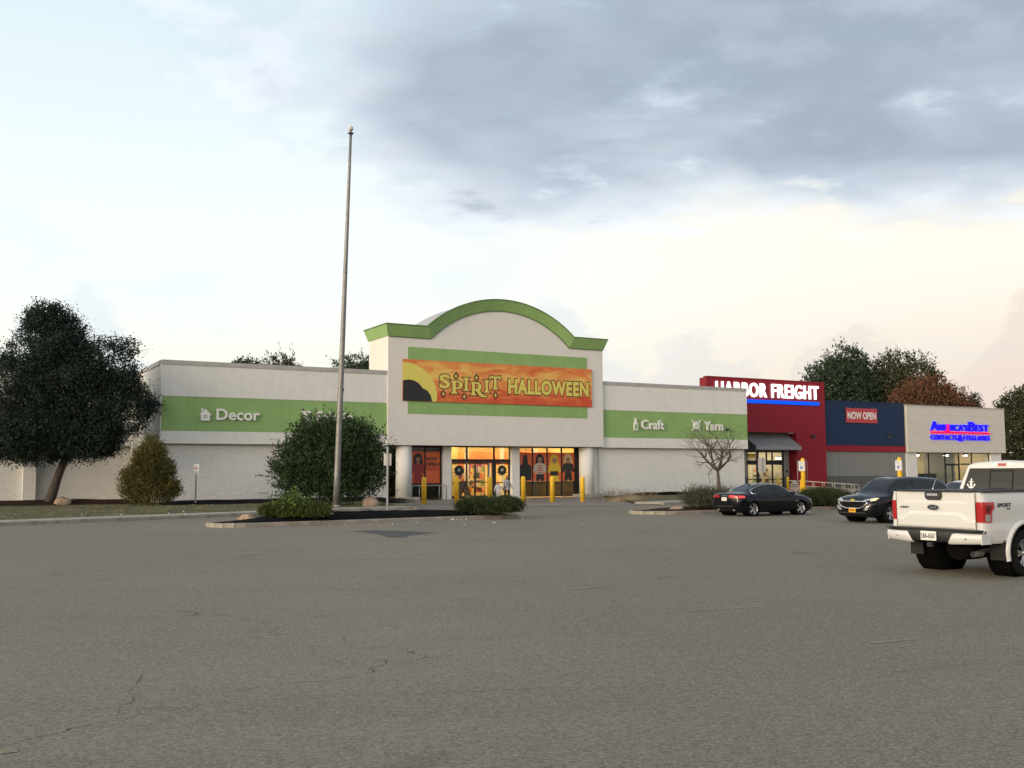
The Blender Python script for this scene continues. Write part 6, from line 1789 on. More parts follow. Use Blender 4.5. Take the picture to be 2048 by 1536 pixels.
# ---- big dark tree by the left wing (leaning trunk)
def local_blobs(bl, o): return [(b[0] - o[0], b[1] - o[1], b[2] - o[2], *b[3:]) for b in bl]
O = (-26.65, 58.0, 0.12)
tr = thing('broadleaf_tree', 'large dark leafy tree with leaning trunk at the far left', 'tree', O)
bl = [(-26.9, 58, 8.3, 2.5, 2.4, 2.8), (-26.9, 58, 10.3, 1.5, 1.5, 1.5), (-28.2, 57.8, 6.3, 2.6, 2.5, 2.6), (-25.6, 58, 6.2, 3.0, 2.6, 2.6), (-23.5, 58, 7.7, 1.6, 1.7, 2.2), (-23.2, 58, 5.8, 2.1, 2.0, 2.0),
      (-27.0, 57.6, 4.3, 3.3, 2.6, 1.5), (-24.6, 58, 4.2, 2.2, 2.0, 1.2), (-29.6, 58, 4.6, 1.6, 2.0, 1.6), (-26, 57.4, 8.2, 1.8, 1.6, 1.8), (-27.6, 57.4, 3.4, 2.6, 2.2, .9), (-24.6, 57.6, 3.4, 1.7, 1.8, .8)]
rb = random.Random(77)
for k in range(22):                                   # lumps that break up the outline
    b0 = bl[k % 10]; an = rb.uniform(0, 2 * PI); el_ = rb.uniform(-.3, 1.2)
    bl.append((b0[0] + b0[3] * math.cos(an) * math.cos(el_) * .95, b0[1] + b0[4] * math.sin(an) * math.cos(el_) * .9, b0[2] + b0[5] * math.sin(el_) * .95, *(rb.uniform(.4, .7) for _ in range(3))))
V = clump_crown(local_blobs(bl, O), 3200, 56, 0.52, 0.125, 31, surf=.62)
V2 = shoots(local_blobs(bl, O), 1500, 0.34, 16, 0.115, 32, outward=.8, upward=.7, aspect=.6, spread=.07, start=(.8, 1.0))
m = MB(); m.tube([(0.0, 0, -.1), (0.06, 0, .5), (.35, 0, 1.5), (.75, .0, 2.6), (.7, 0, 4.2), (.2, 0, 6.2)], [.36, .28, .235, .21, .17, .09], 12)
for k, (a, b) in enumerate((((.7, 0, 2.6), (2.8, 0, 5.6)), ((.75, 0, 2.9), (-1.6, .5, 5.8)), ((.6, 0, 3.6), (1.0, -1.2, 7.0)), ((.5, 0, 4.4), (-.8, 0, 9.0)), ((.7, 0, 3.2), (3.2, .4, 7.2)), ((.6, 0, 3.0), (-2.6, -.6, 4.6)), ((.4, 0, 5.0), (.4, .5, 9.8)))): limb(m, a, b, .11, .03, k + 5)
m.build('trunk', 'bark', tr)
quads('crown', np.concatenate([V, V2]), 'leaf_dark', tr)

# ---- bronze-tipped arborvitae
O = (-20.25, 56.0, 0.2)
ce = thing('conifer_shrub', 'bronze-tipped conical conifer at the corner of the white wing', 'shrub', O)
bl = [(0, 0, .75, 1.60, 1.4, .85), (0, 0, 1.5, 1.30, 1.2, .95), (.05, 0, 2.3, .92, .9, .9), (.05, 0, 3.05, .5, .5, .85), (.9, 0, 1.9, .5, .5, .55), (-1.0, -.2, 1.5, .55, .5, .5), (1.25, 0, .9, .5, .5, .5), (-.45, -.3, 2.6, .4, .4, .5), (.5, 0, 2.9, .35, .35, .45)]
V = np.concatenate([shoots(bl, 4200, .34, 9, .085, 41, outward=.9, upward=.6, aspect=.5, spread=.035, start=(.5, 1.0), jitter=.7), clump_crown(bl, 900, 14, .22, .10, 42, surf=.4)])
quads('foliage', V, 'leaf_cedar', ce)
MB().tube([(0, 0, -.1), (0, 0, 1.0), (.05, 0, 3.2)], [.10, .08, .02], 8).build('trunk', 'bark', ce)

# ---- tall leafy shrub behind the flagpole
O = (-9.9, 54.6, 0.12)
sh = thing('leafy_shrub', 'tall dense green shrub behind the flagpole', 'shrub', O)
bl = [(0, 0, 2.3, 2.75, 2.0, 2.15), (-.4, 0, 3.3, 1.9, 1.5, 1.35), (1.0, 0, 3.2, 1.75, 1.5, 1.2), (-1.7, 0, 1.7, 1.5, 1.5, 1.4), (1.7, 0, 1.8, 1.5, 1.5, 1.5), (0, -.3, 1.0, 2.6, 1.7, .9)]
V = shoots(bl, 3600, .8, 17, .125, 51, outward=.55, upward=.95, aspect=.55, spread=.06, start=(.35, .98), jitter=.8, droop=.15)
V2 = shoots(bl, 520, .75, 14, .13, 52, outward=1.0, upward=.35, aspect=.55, spread=.05, start=(.85, 1.02), jitter=.8)
V3 = shoots([(-.6, 0, 3.2, 1.7, 1.3, 1.2), (1.1, 0, 3.1, 1.6, 1.3, 1.15), (-1.9, 0, 2.2, 1.2, 1.2, 1.1), (2.0, 0, 2.2, 1.2, 1.2, 1.1)], 260, .95, 20, .12, 53, outward=.35, upward=1.3, aspect=.55, spread=.05, start=(.75, 1.0), jitter=.9)
quads('foliage', np.concatenate([V, V2, V3]), 'leaf_shrub', sh)
m = MB()
for k in range(14):
    a = k * 2.4; limb(m, (.25 * math.cos(a), .25 * math.sin(a), -.1), (1.7 * math.cos(a) * (.4 + .06 * k), 1.2 * math.sin(a), 2.6 + .1 * k), .045, .012, k + 60)
m.build('stem', 'bark', sh)

# ---- low junipers
def juniper(O, bl, mat, label, seed, n=1500, L=.20, size=.055, upward=.3, leaves=11, lab_grp='low evergreen bushes in the planting islands'):
    t = thing('juniper_bush', label, 'bush', O, 0, lab_grp)
    V = np.concatenate([shoots(bl, n * 2, L, leaves, size, seed, outward=.9, upward=upward, aspect=.45, spread=.025, start=(.6, 1.0), jitter=.5), clump_crown(bl, 700, 16, .16, .07, seed + 3, surf=.45)])
    quads('foliage', V, mat, t)
    m = MB(); rr = random.Random(seed)
    for k in range(9):
        b = rr.choice(bl); limb(m, (b[0] * .5, b[1] * .5, -.1), (b[0] + rr.uniform(-.6, .6) * b[3], b[1] + rr.uniform(-.5, .5) * b[4], b[2]), .03, .01, seed + k, 4)
    m.build('stem', 'bark', t)
    return t
ju = juniper((-8.05, 37.2, .25), [(-.1, 0, .27, 1.05, .6, .24), (-.80, .0, .25, .48, .45, .18), (.70, .1, .26, .62, .5, .20), (.0, 0, .34, .5, .5, .20)], 'leaf_juniper', 'spreading yellow-green juniper at the left end of the island', 71, 1500)
V = shoots([(-.05, -.15, .5, .55, .5, .36)], 90, .42, 9, .085, 72, outward=.8, upward=.5, aspect=.7, spread=.04, start=(.4, 1.0), jitter=.9)
V2 = shoots([(-.22, -.52, .30, .10, .08, .25)], 16, .3, 8, .075, 73, outward=.2, upward=-.6, aspect=.7, spread=.035, jitter=.9)
quads('climber', np.concatenate([V, V2]), 'leaf_vine', ju)
juniper((-.95, 41.2, .22), [(-.15, 0, .30, 1.05, .6, .26), (.65, .1, .32, .72, .55, .28), (-.85, 0, .28, .5, .45, .22)], 'leaf_juniper_dark', 'dark clipped juniper at the right end of the island below the two people', 74, 1700)
juniper((15.3, 49.4, .18), [(-.5, 0, .42, .8, .6, .34), (.5, 0, .40, .85, .6, .30), (0, 0, .52, .7, .5, .28)], 'leaf_juniper_dark', 'dark juniper between the black saloon and the crossover', 75, 1500)
# ---- grey sage-like bush left of the saloon
sg_ = thing('sage_bush', 'grey-green wispy bush left of the black saloon', 'bush', (8.75, 46.0, .18))
bl = [(-.35, 0, .38, .70, .6, .40), (.45, 0, .40, .80, .6, .42), (1.2, .3, .36, .6, .5, .36)]
V = shoots(bl, 2600, .42, 12, .06, 81, outward=.5, upward=.9, aspect=.35, spread=.03, start=(.3, 1.0), jitter=.8)
quads('foliage', V, 'leaf_sage', sg_)
m = MB()
for k in range(10): limb(m, (-.3 + .12 * k, 0, -.1), (-.7 + .22 * k, .1, .7), .02, .006, k + 90, 4)
m.build('stem', 'bark', sg_)

# ---- leafless tree in front of the right wing
bt = thing('bare_tree', 'small leafless tree in front of the right white wing', 'tree', (11.97, 58.0, .1), scale=1.12)
m = MB(); tw = MB(); rr = random.Random(17)
def branch(p, d, L, r, depth):
    n = 4; pts = [p]; q = p.copy(); dd = d.copy()
    for k in range(n):
        dd = (dd + Vector((rr.uniform(-1, 1), rr.uniform(-1, 1), rr.uniform(-.6, .9))) * .22).normalized(); q = q + dd * (L / n); pts.append(q.copy())
    (m if depth < 3 else tw).tube(pts, [r * (1 - .5 * k / n) for k in range(n + 1)], 7 if depth < 2 else 5 if depth < 4 else 4)
    if depth >= 5 or r < .004: return
    for k in range(rr.choice((3, 3, 4)) if depth else 6):
        i = rr.choice((2, 3, 4)) if depth else 4
        an = rr.uniform(0, 2 * PI) if depth else 2 * PI * k / 6 + rr.uniform(-.3, .3)
        sp = rr.uniform(.45, .95) if depth else rr.uniform(.65, 1.15)
        o_ = dd.orthogonal().normalized(); o2 = dd.cross(o_)
        nd = (dd * math.cos(sp) + (o_ * math.cos(an) + o2 * math.sin(an)) * math.sin(sp)); nd.z = nd.z * .85 + .12
        branch(pts[i], nd.normalized(), L * rr.uniform(.55, .88) if depth else rr.uniform(.95, 1.3), r * (.5 if i == 4 else .42) if depth else r * .55, depth + 1)
branch(Vector((0, 0, -.1)), Vector((0, 0, 1)), 1.75, .14, 0)
m.build('trunk', 'bark_grey', bt, recalc=False); tw.build('twigs', 'bark_grey', bt, recalc=False)['kind'] = 'stuff'

# ---- trees behind the shops
def far_tree(name, label, O, bl, mat, seed, n=420, leaf=20, cl=1.3, size=.55, spiky=0, grp='trees behind the shops', trunk=.35, ns=0):
    t = thing(name, label, 'tree', O, 0, grp)
    bl = [(b[0], b[1], b[2], *b[3:]) for b in bl]
    V = [clump_crown(bl, int(n * 2.2), int(leaf * 1.3), cl * .8, size * .68, seed, surf=.7)]
    if spiky: V.append(shoots(bl, spiky, 1.7, 16, size * .6, seed + 1, outward=.9, upward=.8, aspect=.5, spread=.13, start=(.85, 1.0)))
    quads('crown', np.concatenate(V), mat, t)
    m = MB(); zt = max(b[2] for b in bl); m.tube([(0, 0, -.2), (0, 0, zt * .5), (bl[0][0] * .5, 0, zt)], [trunk, trunk * .7, .06], 8)
    for k, b in enumerate(bl): limb(m, (0, 0, zt * .35), (b[0], b[1], b[2]), trunk * .4, .05, seed + k)
    m.build('trunk', 'bark', t)
    return t
far_tree('broadleaf_tree', 'dark green spiky-topped tree behind the red shop', (49.6, 150, 0), [(0, 0, 13, 4.6, 4, 5.5), (-2.2, 0, 15, 3.2, 3, 3.6), (1.0, 0, 17.5, 2.8, 2.6, 3.2), (-1, 0, 8, 5, 4.5, 5), (2.6, 0, 14, 3, 3, 4)], 'leaf_far', 101, 520, 20, 1.2, .55, 300)
far_tree('broadleaf_tree', 'dark green round-topped tree behind the navy panels', (59.5, 152, 0), [(0, 0, 14.5, 5.4, 4.5, 5.4), (2.6, 0, 13, 4.2, 4, 5), (-2.6, 0, 14, 4, 4, 5), (0, 0, 9, 6, 5, 5), (4.2, 0, 11, 3.4, 3, 4)], 'leaf_far_olive', 103, 620, 20, 1.2, .55, 240)
far_tree('broadleaf_tree', 'rust-coloured autumn tree behind the navy panels', (58.5, 141, 0), [(0, 0, 10.6, 4.6, 4, 4.6), (-2.6, 0, 9.8, 3.2, 3, 3.6), (3, 0, 10, 3.4, 3, 4.2), (5.2, 0, 9.3, 2.2, 2.4, 3.2)], 'leaf_rust', 105, 460, 22, 1.1, .42)
far_tree('spruce_tree', 'small dark spruce tip above the beige shop', (74, 160, 0), [(0, 0, 13.6, .5, .5, 1.4), (0, 0, 12.4, 1.0, 1, 1.4), (0, 0, 10.8, 1.6, 1.6, 1.6), (0, 0, 8, 2.4, 2.4, 2.4)], 'leaf_far', 107, 160, 16, .7, .4)
far_tree('broadleaf_tree', 'russet-topped tree just right of the beige shop', (71.8, 138, 0), [(0, 0, 9, 4.2, 4, 4.6), (-2.2, 0, 9.8, 2.4, 2.4, 2.6), (2.4, 0, 10.5, 3, 3, 3), (0, 0, 5, 5, 4.5, 4.5)], 'leaf_far_olive', 109, 520, 20, 1.1, .5)
far_tree('broadleaf_tree', 'dark tree at the right edge beyond the beige shop', (71, 122, 0), [(0, 0, 6, 4.5, 4, 5), (2.5, 0, 9, 3, 3, 3.4), (3, 0, 5, 4, 4, 4.6), (-1.5, 0, 3, 3, 3, 3)], 'leaf_far', 111, 520, 20, 1.0, .45)
far_tree('broadleaf_tree', 'bright green bush low beyond the beige shop', (66.5, 118, 0), [(0, 0, 2.6, 3.4, 2.6, 2.6), (2.5, 0, 3.2, 2.6, 2.4, 3)], 'leaf_juniper_dark', 113, 260, 20, .8, .4)
bl = [(x_, rng.uniform(-6, 6), rng.uniform(3.5, 5.5), rng.uniform(5, 8), 5, rng.uniform(5, 8)) for x_ in np.arange(0, 230, 6.0)]
o = quads('woods', clump_crown(bl, 2600, 20, 1.6, .8, 140, surf=.8), 'leaf_far'); o.location = (84, 178, 0); tag(o, 'dark far-off woods beyond the beige shop', 'woods', kind='stuff')
bl = [(x_, rng.uniform(-8, 8), rng.uniform(2.5, 4.5), rng.uniform(5, 8), 5, rng.uniform(4, 7)) for x_ in np.arange(-150, 110, 6.0)]
o = quads('woods', clump_crown(bl, 2600, 20, 1.6, .9, 141, surf=.8), 'leaf_far'); o.location = (0, -95, 0); tag(o, 'woods across the road behind the viewer, seen only in reflections', 'woods', kind='stuff')
for k, (x, rx, h, lab) in enumerate(((-32.0, 1.7, 15.6, 'leftmost small treetop above the left wing roof'), (-28.2, 2.2, 15.8, 'middle treetop above the left wing roof left of the flagpole'), (-18.6, 3.0, 15.8, 'treetop above the left wing roof between flagpole and tower'))):
    far_tree('broadleaf_tree', lab, (x, 120, 0), [(0, 0, h - 1.3, rx, rx, 1.5), (rx * .6, 0, h - 2.0, rx * .8, rx, 1.6), (0, 0, h - 5, rx * 1.6, rx * 1.5, 3.5)], 'leaf_far_olive' if k == 1 else 'leaf_far', 120 + k, 240, 16, .7, .4, 30)

# ================================================================== street furniture
# flagpole, bare, slightly leaning
fp = thing('flagpole', 'tall bare grey flagpole with a ball on top', 'flagpole', (-9.12, 52.0, .15))
topv = Vector((.575, 0, 19.75))
n = 12; m = MB(); m.tube([topv * (k / n) for k in range(n + 1)], [.17 - .10 * (k / n) ** 1.2 for k in range(n + 1)], 20); m.build('pole', 'pole_grey', fp)
for f in (.31, .62): c = topv * f; MB().lathe([(.17 - .10 * f ** 1.2 + .006, -.02), (.17 - .10 * f ** 1.2 + .006, .02)], 20, tuple(c)).build('joint_band', 'pole_grey', fp)
MB().lathe([(.24, -.02), (.24, .05), (.19, .09)], 24).build('base_collar', 'concrete', fp)
c = topv
MB().lathe([(.07, 0), (.16, .03), (.16, .06), (.05, .08), (.03, .2)], 16, tuple(c)).build('truck_cap', 'dark_plastic', fp)
MB().lathe([(.14 * math.sin(PI * k / 12) + .0005, .30 - .14 * math.cos(PI * k / 12)) for k in range(13)], 20, tuple(c)).build('ball', 'sign_back', fp)
for z in (1.75, 6.0): MB().tube([topv * (z / 19.75) + Vector((.12, -.08, 0)), topv * (z / 19.75) + Vector((.20, -.14, .02)), topv * (z / 19.75) + Vector((.16, -.11, .12))], .025, 6).build('cleat', 'dark_plastic', fp)

# yellow bollards at the entrance
def bollard(loc, h, r, lab, grp, mat='yellow_paint'):
    t = thing('bollard', lab, 'bollard', loc, 0, grp)
    MB().lathe([(r, 0), (r, h - r * .8), (r * .92, h - r * .45), (r * .7, h - r * .2), (r * .35, h - .04 * r), (0.001, h)], 24).build('post', mat, t)
    MB().lathe([(r * 1.7, 0.0), (r * 1.6, .02), (r, .025)], 20).build('footing', 'apron', t)
    return t
BG = 'yellow bollards along the entrance apron'
BP = [(-5.21, 59.17), (-3.36, 60.5), (-1.36, 61.0), (.66, 61.6), (2.46, 62.2), (4.36, 62.6)]
BT = [953, 953, 952, 952, 952, 953]
BL_ = ['yellow bollard in front of the NOW OPEN poster', 'yellow bollard beside the folding sign', 'yellow bollard in front of the sliding door left of the two people', 'yellow bollard right of the two people', 'yellow bollard in front of the yellow-outfit poster', 'rightmost yellow entrance bollard in front of the round column']
for (x, y), tp, lab in zip(BP, BT, BL_):
    h = 1.9 - (tp - 944.0) / 2000 * y - 0.02
    bollard((x, y, .012), h, .145, lab, BG)
# bollards and signs by the red shop
for (s, b), lab in (((30.0, 3.2), 'yellow bollard right of the canopy beside the litter bin'), ((27.9, 4.0), 'left yellow bollard under the metal canopy'), ((29.65, 4.0), 'middle yellow bollard under the metal canopy')):
    bollard(W(s, b, 0), 1.36 if b < 4 else 1.28, .12, lab, 'yellow bollards at the canopy')
bollard((18.9, 65.6, 0), 1.35, .13, 'yellow bollard just behind the tall accessible-parking post', 'yellow bollards at the canopy')
def access_post(loc, lab, second):
    t = thing('parking_sign', lab, 'sign', loc, R(4), 'tall yellow posts with accessible-parking signs')
    MB().lathe([(.135, 0), (.135, 2.52), (.125, 2.58), (.09, 2.64), (.04, 2.68), (0.001, 2.685)], 24).build('post', 'yellow_paint', t)
    p = bpy.data.objects.new('sign_plate', None); COL.objects.link(p); p.parent = t
    MB().box(-.33, .03, -.16, -.145, 1.88, 2.48).build('plate', 'sign_white', p)
    MB().box(-.235, -.085, -.165, -.161, 2.0, 2.18).build('symbol_field', 'sign_blue', p)
    m = MB().tube([(-.165, -.167, 2.16), (-.165, -.167, 2.10), (-.125, -.167, 2.09), (-.115, -.167, 2.04)], .010, 6)
    m.tube([(-.165 + .045 * math.cos(a), -.167, 2.065 + .04 * math.sin(a)) for a in [R(110) + R(250) * k / 10 for k in range(11)]], .008, 6); m.build('symbol', 'sign_white', p)
    for z in (2.40, 2.34, 2.28): MB().box(-.27, -.05, -.164, -.161, z - .012, z + .012).build('text_line', 'sign_grey', p)
    q = bpy.data.objects.new('sign_plate', None); COL.objects.link(q); q.parent = t
    MB().box(.06, .075, -.17, .22, 1.88, 2.45).build('plate', 'sign_white', q); MB().box(.0755, .085, -.15, .20, 1.90, 2.43).build('back', 'sign_back', q)
    if second: 
        MB().tube([(-.26, .25, 0), (-.26, .25, 2.5), (.30, .25, 2.5), (.36, .25, 2.42), (.36, .25, 0)], .018, 8).build('pipe_frame', 'galv', t)
    return t
access_post((17.95, 62.0, 0), 'tall yellow post with accessible-parking sign by the pipe frame', True)
access_post((23.15, 60.0, 0), 'tall yellow post with accessible-parking sign behind the dark crossover', False)
# sign posts seen from the side, back or front
def sign_post(loc, rz, h, w_, z0, z1, lab, face, grp=None, post='galv'):
    t = thing('sign_post', lab, 'sign', loc, rz, grp)
    m = MB(); m.prism([(-.045, -.02), (-.03, -.02), (-.02, .02), (.02, .02), (.03, -.02), (.045, -.02), (.03, .035), (-.03, .035)], -.1, h, 'xy'); m.build('post', post, t)
    MB().box(-w_ / 2, w_ / 2, -.034, -.026, z0, z1).build('plate', 'sign_white' if face else 'sign_back', t)
    if face:
        zz_ = (z0 + z1) / 2
        MB().box(-w_ / 2 + .02, w_ / 2 - .02, -.037, -.0345, zz_ + .02, zz_ + .06).build('red_bar', 'sign_red', t)
        for k in range(3): MB().box(-w_ * .28, w_ * .28, -.037, -.0345, z0 + .04 + .055 * k, z0 + .065 + .055 * k).build('text_line', 'sign_red' if k == 0 else 'sign_grey', t)
        letters(t, 'NO', -.09, .09, zz_ + .10, zz_ + .19, -.035, .002, 'sign_red', offset=.02)
    else:
        for z in (z0 + .06, z1 - .06): MB().box(-.02, .02, .03, .05, z - .02, z + .02).build('bolt', 'galv', t)
    return t
sign_post((-17.95, 57.0, .25), R(-8), 1.96, .34, 1.62, 2.16, 'white and red no-parking sign before the white brick wall', True)
sign_post((-4.98, 40.0, .30), PI + R(6), 2.62, .30, 1.88, 2.36, 'grey-backed sign on a steel post in the island', False)
m_ = sign_post((17.43, 70.0, .1), PI + R(20), 2.75, .62, 1.70, 2.70, 'steel post with grey-backed signs in front of the canopy doors', False)

# handrail of the ramp
rl = thing('handrail', 'pale tubular handrail along the ramp beside the red wall', 'railing', W(0, 0, 0), FA)
pm('rail_paint', (0.55, 0.50, 0.38), 0.4, metal=0.3, var=0.08)
for b0, xe, nm in ((1.2, 36.2, 0), (2.6, 38.4, 1)):
    x0 = 29.6; z0, z1 = 1.02 + .02 * nm, .62 - .02 * nm
    dz = (z1 - z0) / (xe - x0)
    MB().tube([(x0, b0, z0), (xe - .35, b0, z0 + dz * (xe - .35 - x0)), (xe - .1, b0, z1 - .02), (xe, b0, z1 - .14), (xe, b0, -.2)], .035, 8).build('top_rail', 'rail_paint', rl)
    MB().tube([(x0, b0, z0 - .42), (xe, b0, z1 - .42)], .03, 8).build('lower_rail', 'rail_paint', rl)
    k = x0 + .3
    while k < xe - .3:
        MB().tube([(k, b0, z0 + dz * (k - x0)), (k, b0, -.1)], .025, 8).build('rail_post', 'rail_paint', rl); k += 1.25
rp = thing('ramp', None, None, W(0, 0, 0), FA); tag(rp, kind='structure')
m = MB(); m.prism([(29.5, 0), (38.2, 0), (38.2, .08), (29.5, .52)][::-1], 1.25, 2.5, 'xz'); m.build('ramp_slab', 'concrete', rp)
MB().box(29.5, 38.4, .95, 1.15, 0, .22).build('ramp_kerb', 'concrete', rp)
MB().box(24.2, 31.5, -.6, -.3, .0, .16).build('step_edge', 'concrete', rp)
# litter bin
lb = thing('litter_bin', 'dark litter bin with pale flared top beside the red wall', 'bin', W(31.15, 3.5, 0))
MB().lathe([(.24, 0), (.28, .05), (.31, .62), (.30, .66)], 18).build('body', 'dark_plastic', lb)
MB().lathe([(.32, .64), (.37, .72), (.37, .76), (.22, .84), (.10, .96), (.06, .98), (0.001, .99)], 18).build('lid', 'sign_back', lb)
# bicycle rail in front of the left window
br = thing('bike_rack', 'grey tubular rack in front of the left shop window', 'rack', W(0, 0, 0), FA)
y_ = .35
MB().tube([(-7.65, y_, .02), (-7.65, y_, .93), (-7.58, y_, 1.0), (-5.16, y_, 1.0), (-5.06, y_, .93), (-5.06, y_, .02)], .035, 10).build('hoop', 'galv', br)
for x in (-7.1, -6.6, -5.6): MB().tube([(x, y_, .02), (x, y_, .98)], .025, 8).build('bar', 'galv', br)
# folding sign by the doors
fs = thing('folding_sign', 'open wooden folding sign by the second bollard', 'sign', (-3.05, 62.6, .015), R(32))
pm('wood_dark', (0.05, 0.022, 0.012), 0.6, var=0.3, vscale=5); pm('wood_print', (0.33, 0.24, 0.12), 0.6, var=0.6, vscale=9, tint=(0.6, 0.5, 0.3))
for sx, mt in ((-1, 'wood_dark'), (1, 'wood_print')):
    Mx = Matrix.Rotation(sx * R(-20), 4, 'Y'); Tm = Matrix.Translation((0, 0, 1.32)) @ Mx
    MB().box(sx * .0 - .02 + sx * .02, .02 + sx * .02, -.34, .34, -1.38, 0, Tm).build('board', mt, fs)
    for yv in (-.34, .30): MB().box(-.03 + sx * .02, .03 + sx * .02, yv, yv + .05, -1.39, .01, Tm).build('stile', 'wood_dark', fs)
# boulders
def boulder(loc, r, lab, seed, mat='stone'):
    bm = bmesh.new(); bmesh.ops.create_icosphere(bm, subdivisions=3, radius=1.0)
    for v in bm.verts:
        q = v.co.copy(); d = 1 + .22 * mnoise.noise(q * 1.4 + Vector((seed, 0, 0))) + .08 * mnoise.noise(q * 4 + Vector((0, seed, 0)))
        v.co = Vector((q.x * r[0] * d, q.y * r[1] * d, q.z * r[2] * d))
    me = bpy.data.meshes.new('boulder'); bm.to_mesh(me); bm.free(); me.polygons.foreach_set('use_smooth', [True] * len(me.polygons)); me.set_sharp_from_angle(angle=R(28))
    return tag(mk('boulder', me, mat, None, loc), lab, 'rock', 'boulders in the planting beds')
boulder((-25.6, 57.2, .28), (.48, .4, .34), 'rounded boulder at the foot of the leaning tree', 1)
boulder((-9.75, 37.0, .24), (.32, .26, .19), 'pale boulder at the left tip of the island', 2)
boulder((-7.55, 53.4, .22), (.48, .4, .42), 'brown boulder at the foot of the tall shrub right of the flagpole', 3)
boulder((-6.95, 38.1, .26), (.26, .22, .16), 'small brown boulder under the right side of the yellow-green juniper', 4)
boulder((7.45, 45.6, .20), (.34, .2, .13), 'flat pale stone at the left tip of the second island', 5)
# clump of dry cut grass right of the entrance
dg_ = thing('dry_grass', 'heap of dry straw-coloured grass right of the entrance column', 'plant', (7.2, 64.2, .05))
V = shoots([(-.6, 0, .12, 1.3, .8, .42), (.9, 0, .10, 1.3, .7, .30)], 1500, .42, 6, .10, 91, outward=1.0, upward=.15, aspect=.12, spread=.02, start=(.5, 1.0), jitter=.3)
quads('stalks', V, 'leaf_straw', dg_)
mb = MB(); mb.lathe([(1.5, -.1), (1.35, .14), (.9, .30), (.4, .38), (0.001, .40)], 20); o = mb.build('mound', 'leaf_straw', dg_); o.scale = (1, .55, 1); o.location = (.1, 0, 0)
# patched-up opening in the brick
wv_ = thing('wall_vent', 'bricked-up square opening low in the left white wall', 'vent', W(0, 0, 0), FA)
MB().box(-18.1, -17.5, .44, .47, .12, .64).build('panel', 'brick_plain', wv_); MB().box(-18.14, -17.48, .42, .47, .64, .68).build('lintel', 'letter_side', wv_)

# litter lying about (too small and too many to tell apart)
N = 46; P = []
spots = [(-17.5, 40.5, 6, 1.5), (-12, 45, 4, 3), (-15, 53, 3, 1), (-5, 36.5, 3, .5), (-1, 36.5, 4, .8), (7, 60.5, 2, 1), (14, 46, 3, 1), (-2, 40, 3, .3), (-2.3, 39.9, .5, .1)]
m = MB(); rr = random.Random(5)
for k in range(N):
    a = spots[k % len(spots)]; x = a[0] + rr.uniform(-1, 1) * a[2]; y = a[1] + rr.uniform(-1, 1) * a[3]
    z = .02 if k % len(spots) not in (0, 1, 2, 5) else .22
    s_ = rr.uniform(.015, .04) * (1 if y > 25 else .5); an = rr.uniform(0, PI)
    q = [Vector((math.cos(an + PI / 2 * j + rr.uniform(-.4, .4)), math.sin(an + PI / 2 * j + rr.uniform(-.4, .4)), 0)) * s_ for j in range(4)]
    m.add([(x + p.x, y + p.y, z + rr.uniform(0, .04)) for p in q] + [(x, y, z + .04 + rr.uniform(0, .03))], [(0, 1, 4), (1, 2, 4), (2, 3, 4), (3, 0, 4)])
o = m.build('litter', 'sign_white', recalc=False); tag(o, 'scraps of white paper litter along kerbs and asphalt', 'litter', kind='stuff')

# ================================================================== people
pm('skin', (0.42, 0.24, 0.17), 0.6); pm('hair_dark', (0.02, 0.012, 0.010), 0.6); pm('cloth_white', (0.80, 0.80, 0.80), 0.85, var=0.06, vscale=20)
pm('cloth_grey', (0.50, 0.49, 0.50), 0.9, var=0.08, vscale=20); pm('cloth_black', (0.012, 0.012, 0.015), 0.9); pm('strap', (0.02, 0.02, 0.02), 0.6); pm('shoe', (0.05, 0.05, 0.05), 0.7)
def skin_mesh(name, verts, edges, radii, root=0, sub=2):
    me = bpy.data.meshes.new(name); me.from_pydata(verts, edges, []); o = bpy.data.objects.new(name, me); COL.objects.link(o)
    md = o.modifiers.new('s', 'SKIN'); md.use_smooth_shade = True
    for i, r in enumerate(radii):
        sv_ = me.skin_vertices[0].data[i]; sv_.radius = r if isinstance(r, tuple) else (r, r); sv_.use_root = (i == root)
    sb = o.modifiers.new('d', 'SUBSURF'); sb.levels = sub; sb.render_levels = sub
    me2 = bpy.data.meshes.new_from_object(o.evaluated_get(bpy.context.evaluated_depsgraph_get()))
    bpy.data.objects.remove(o); me2.name = name
    return me2
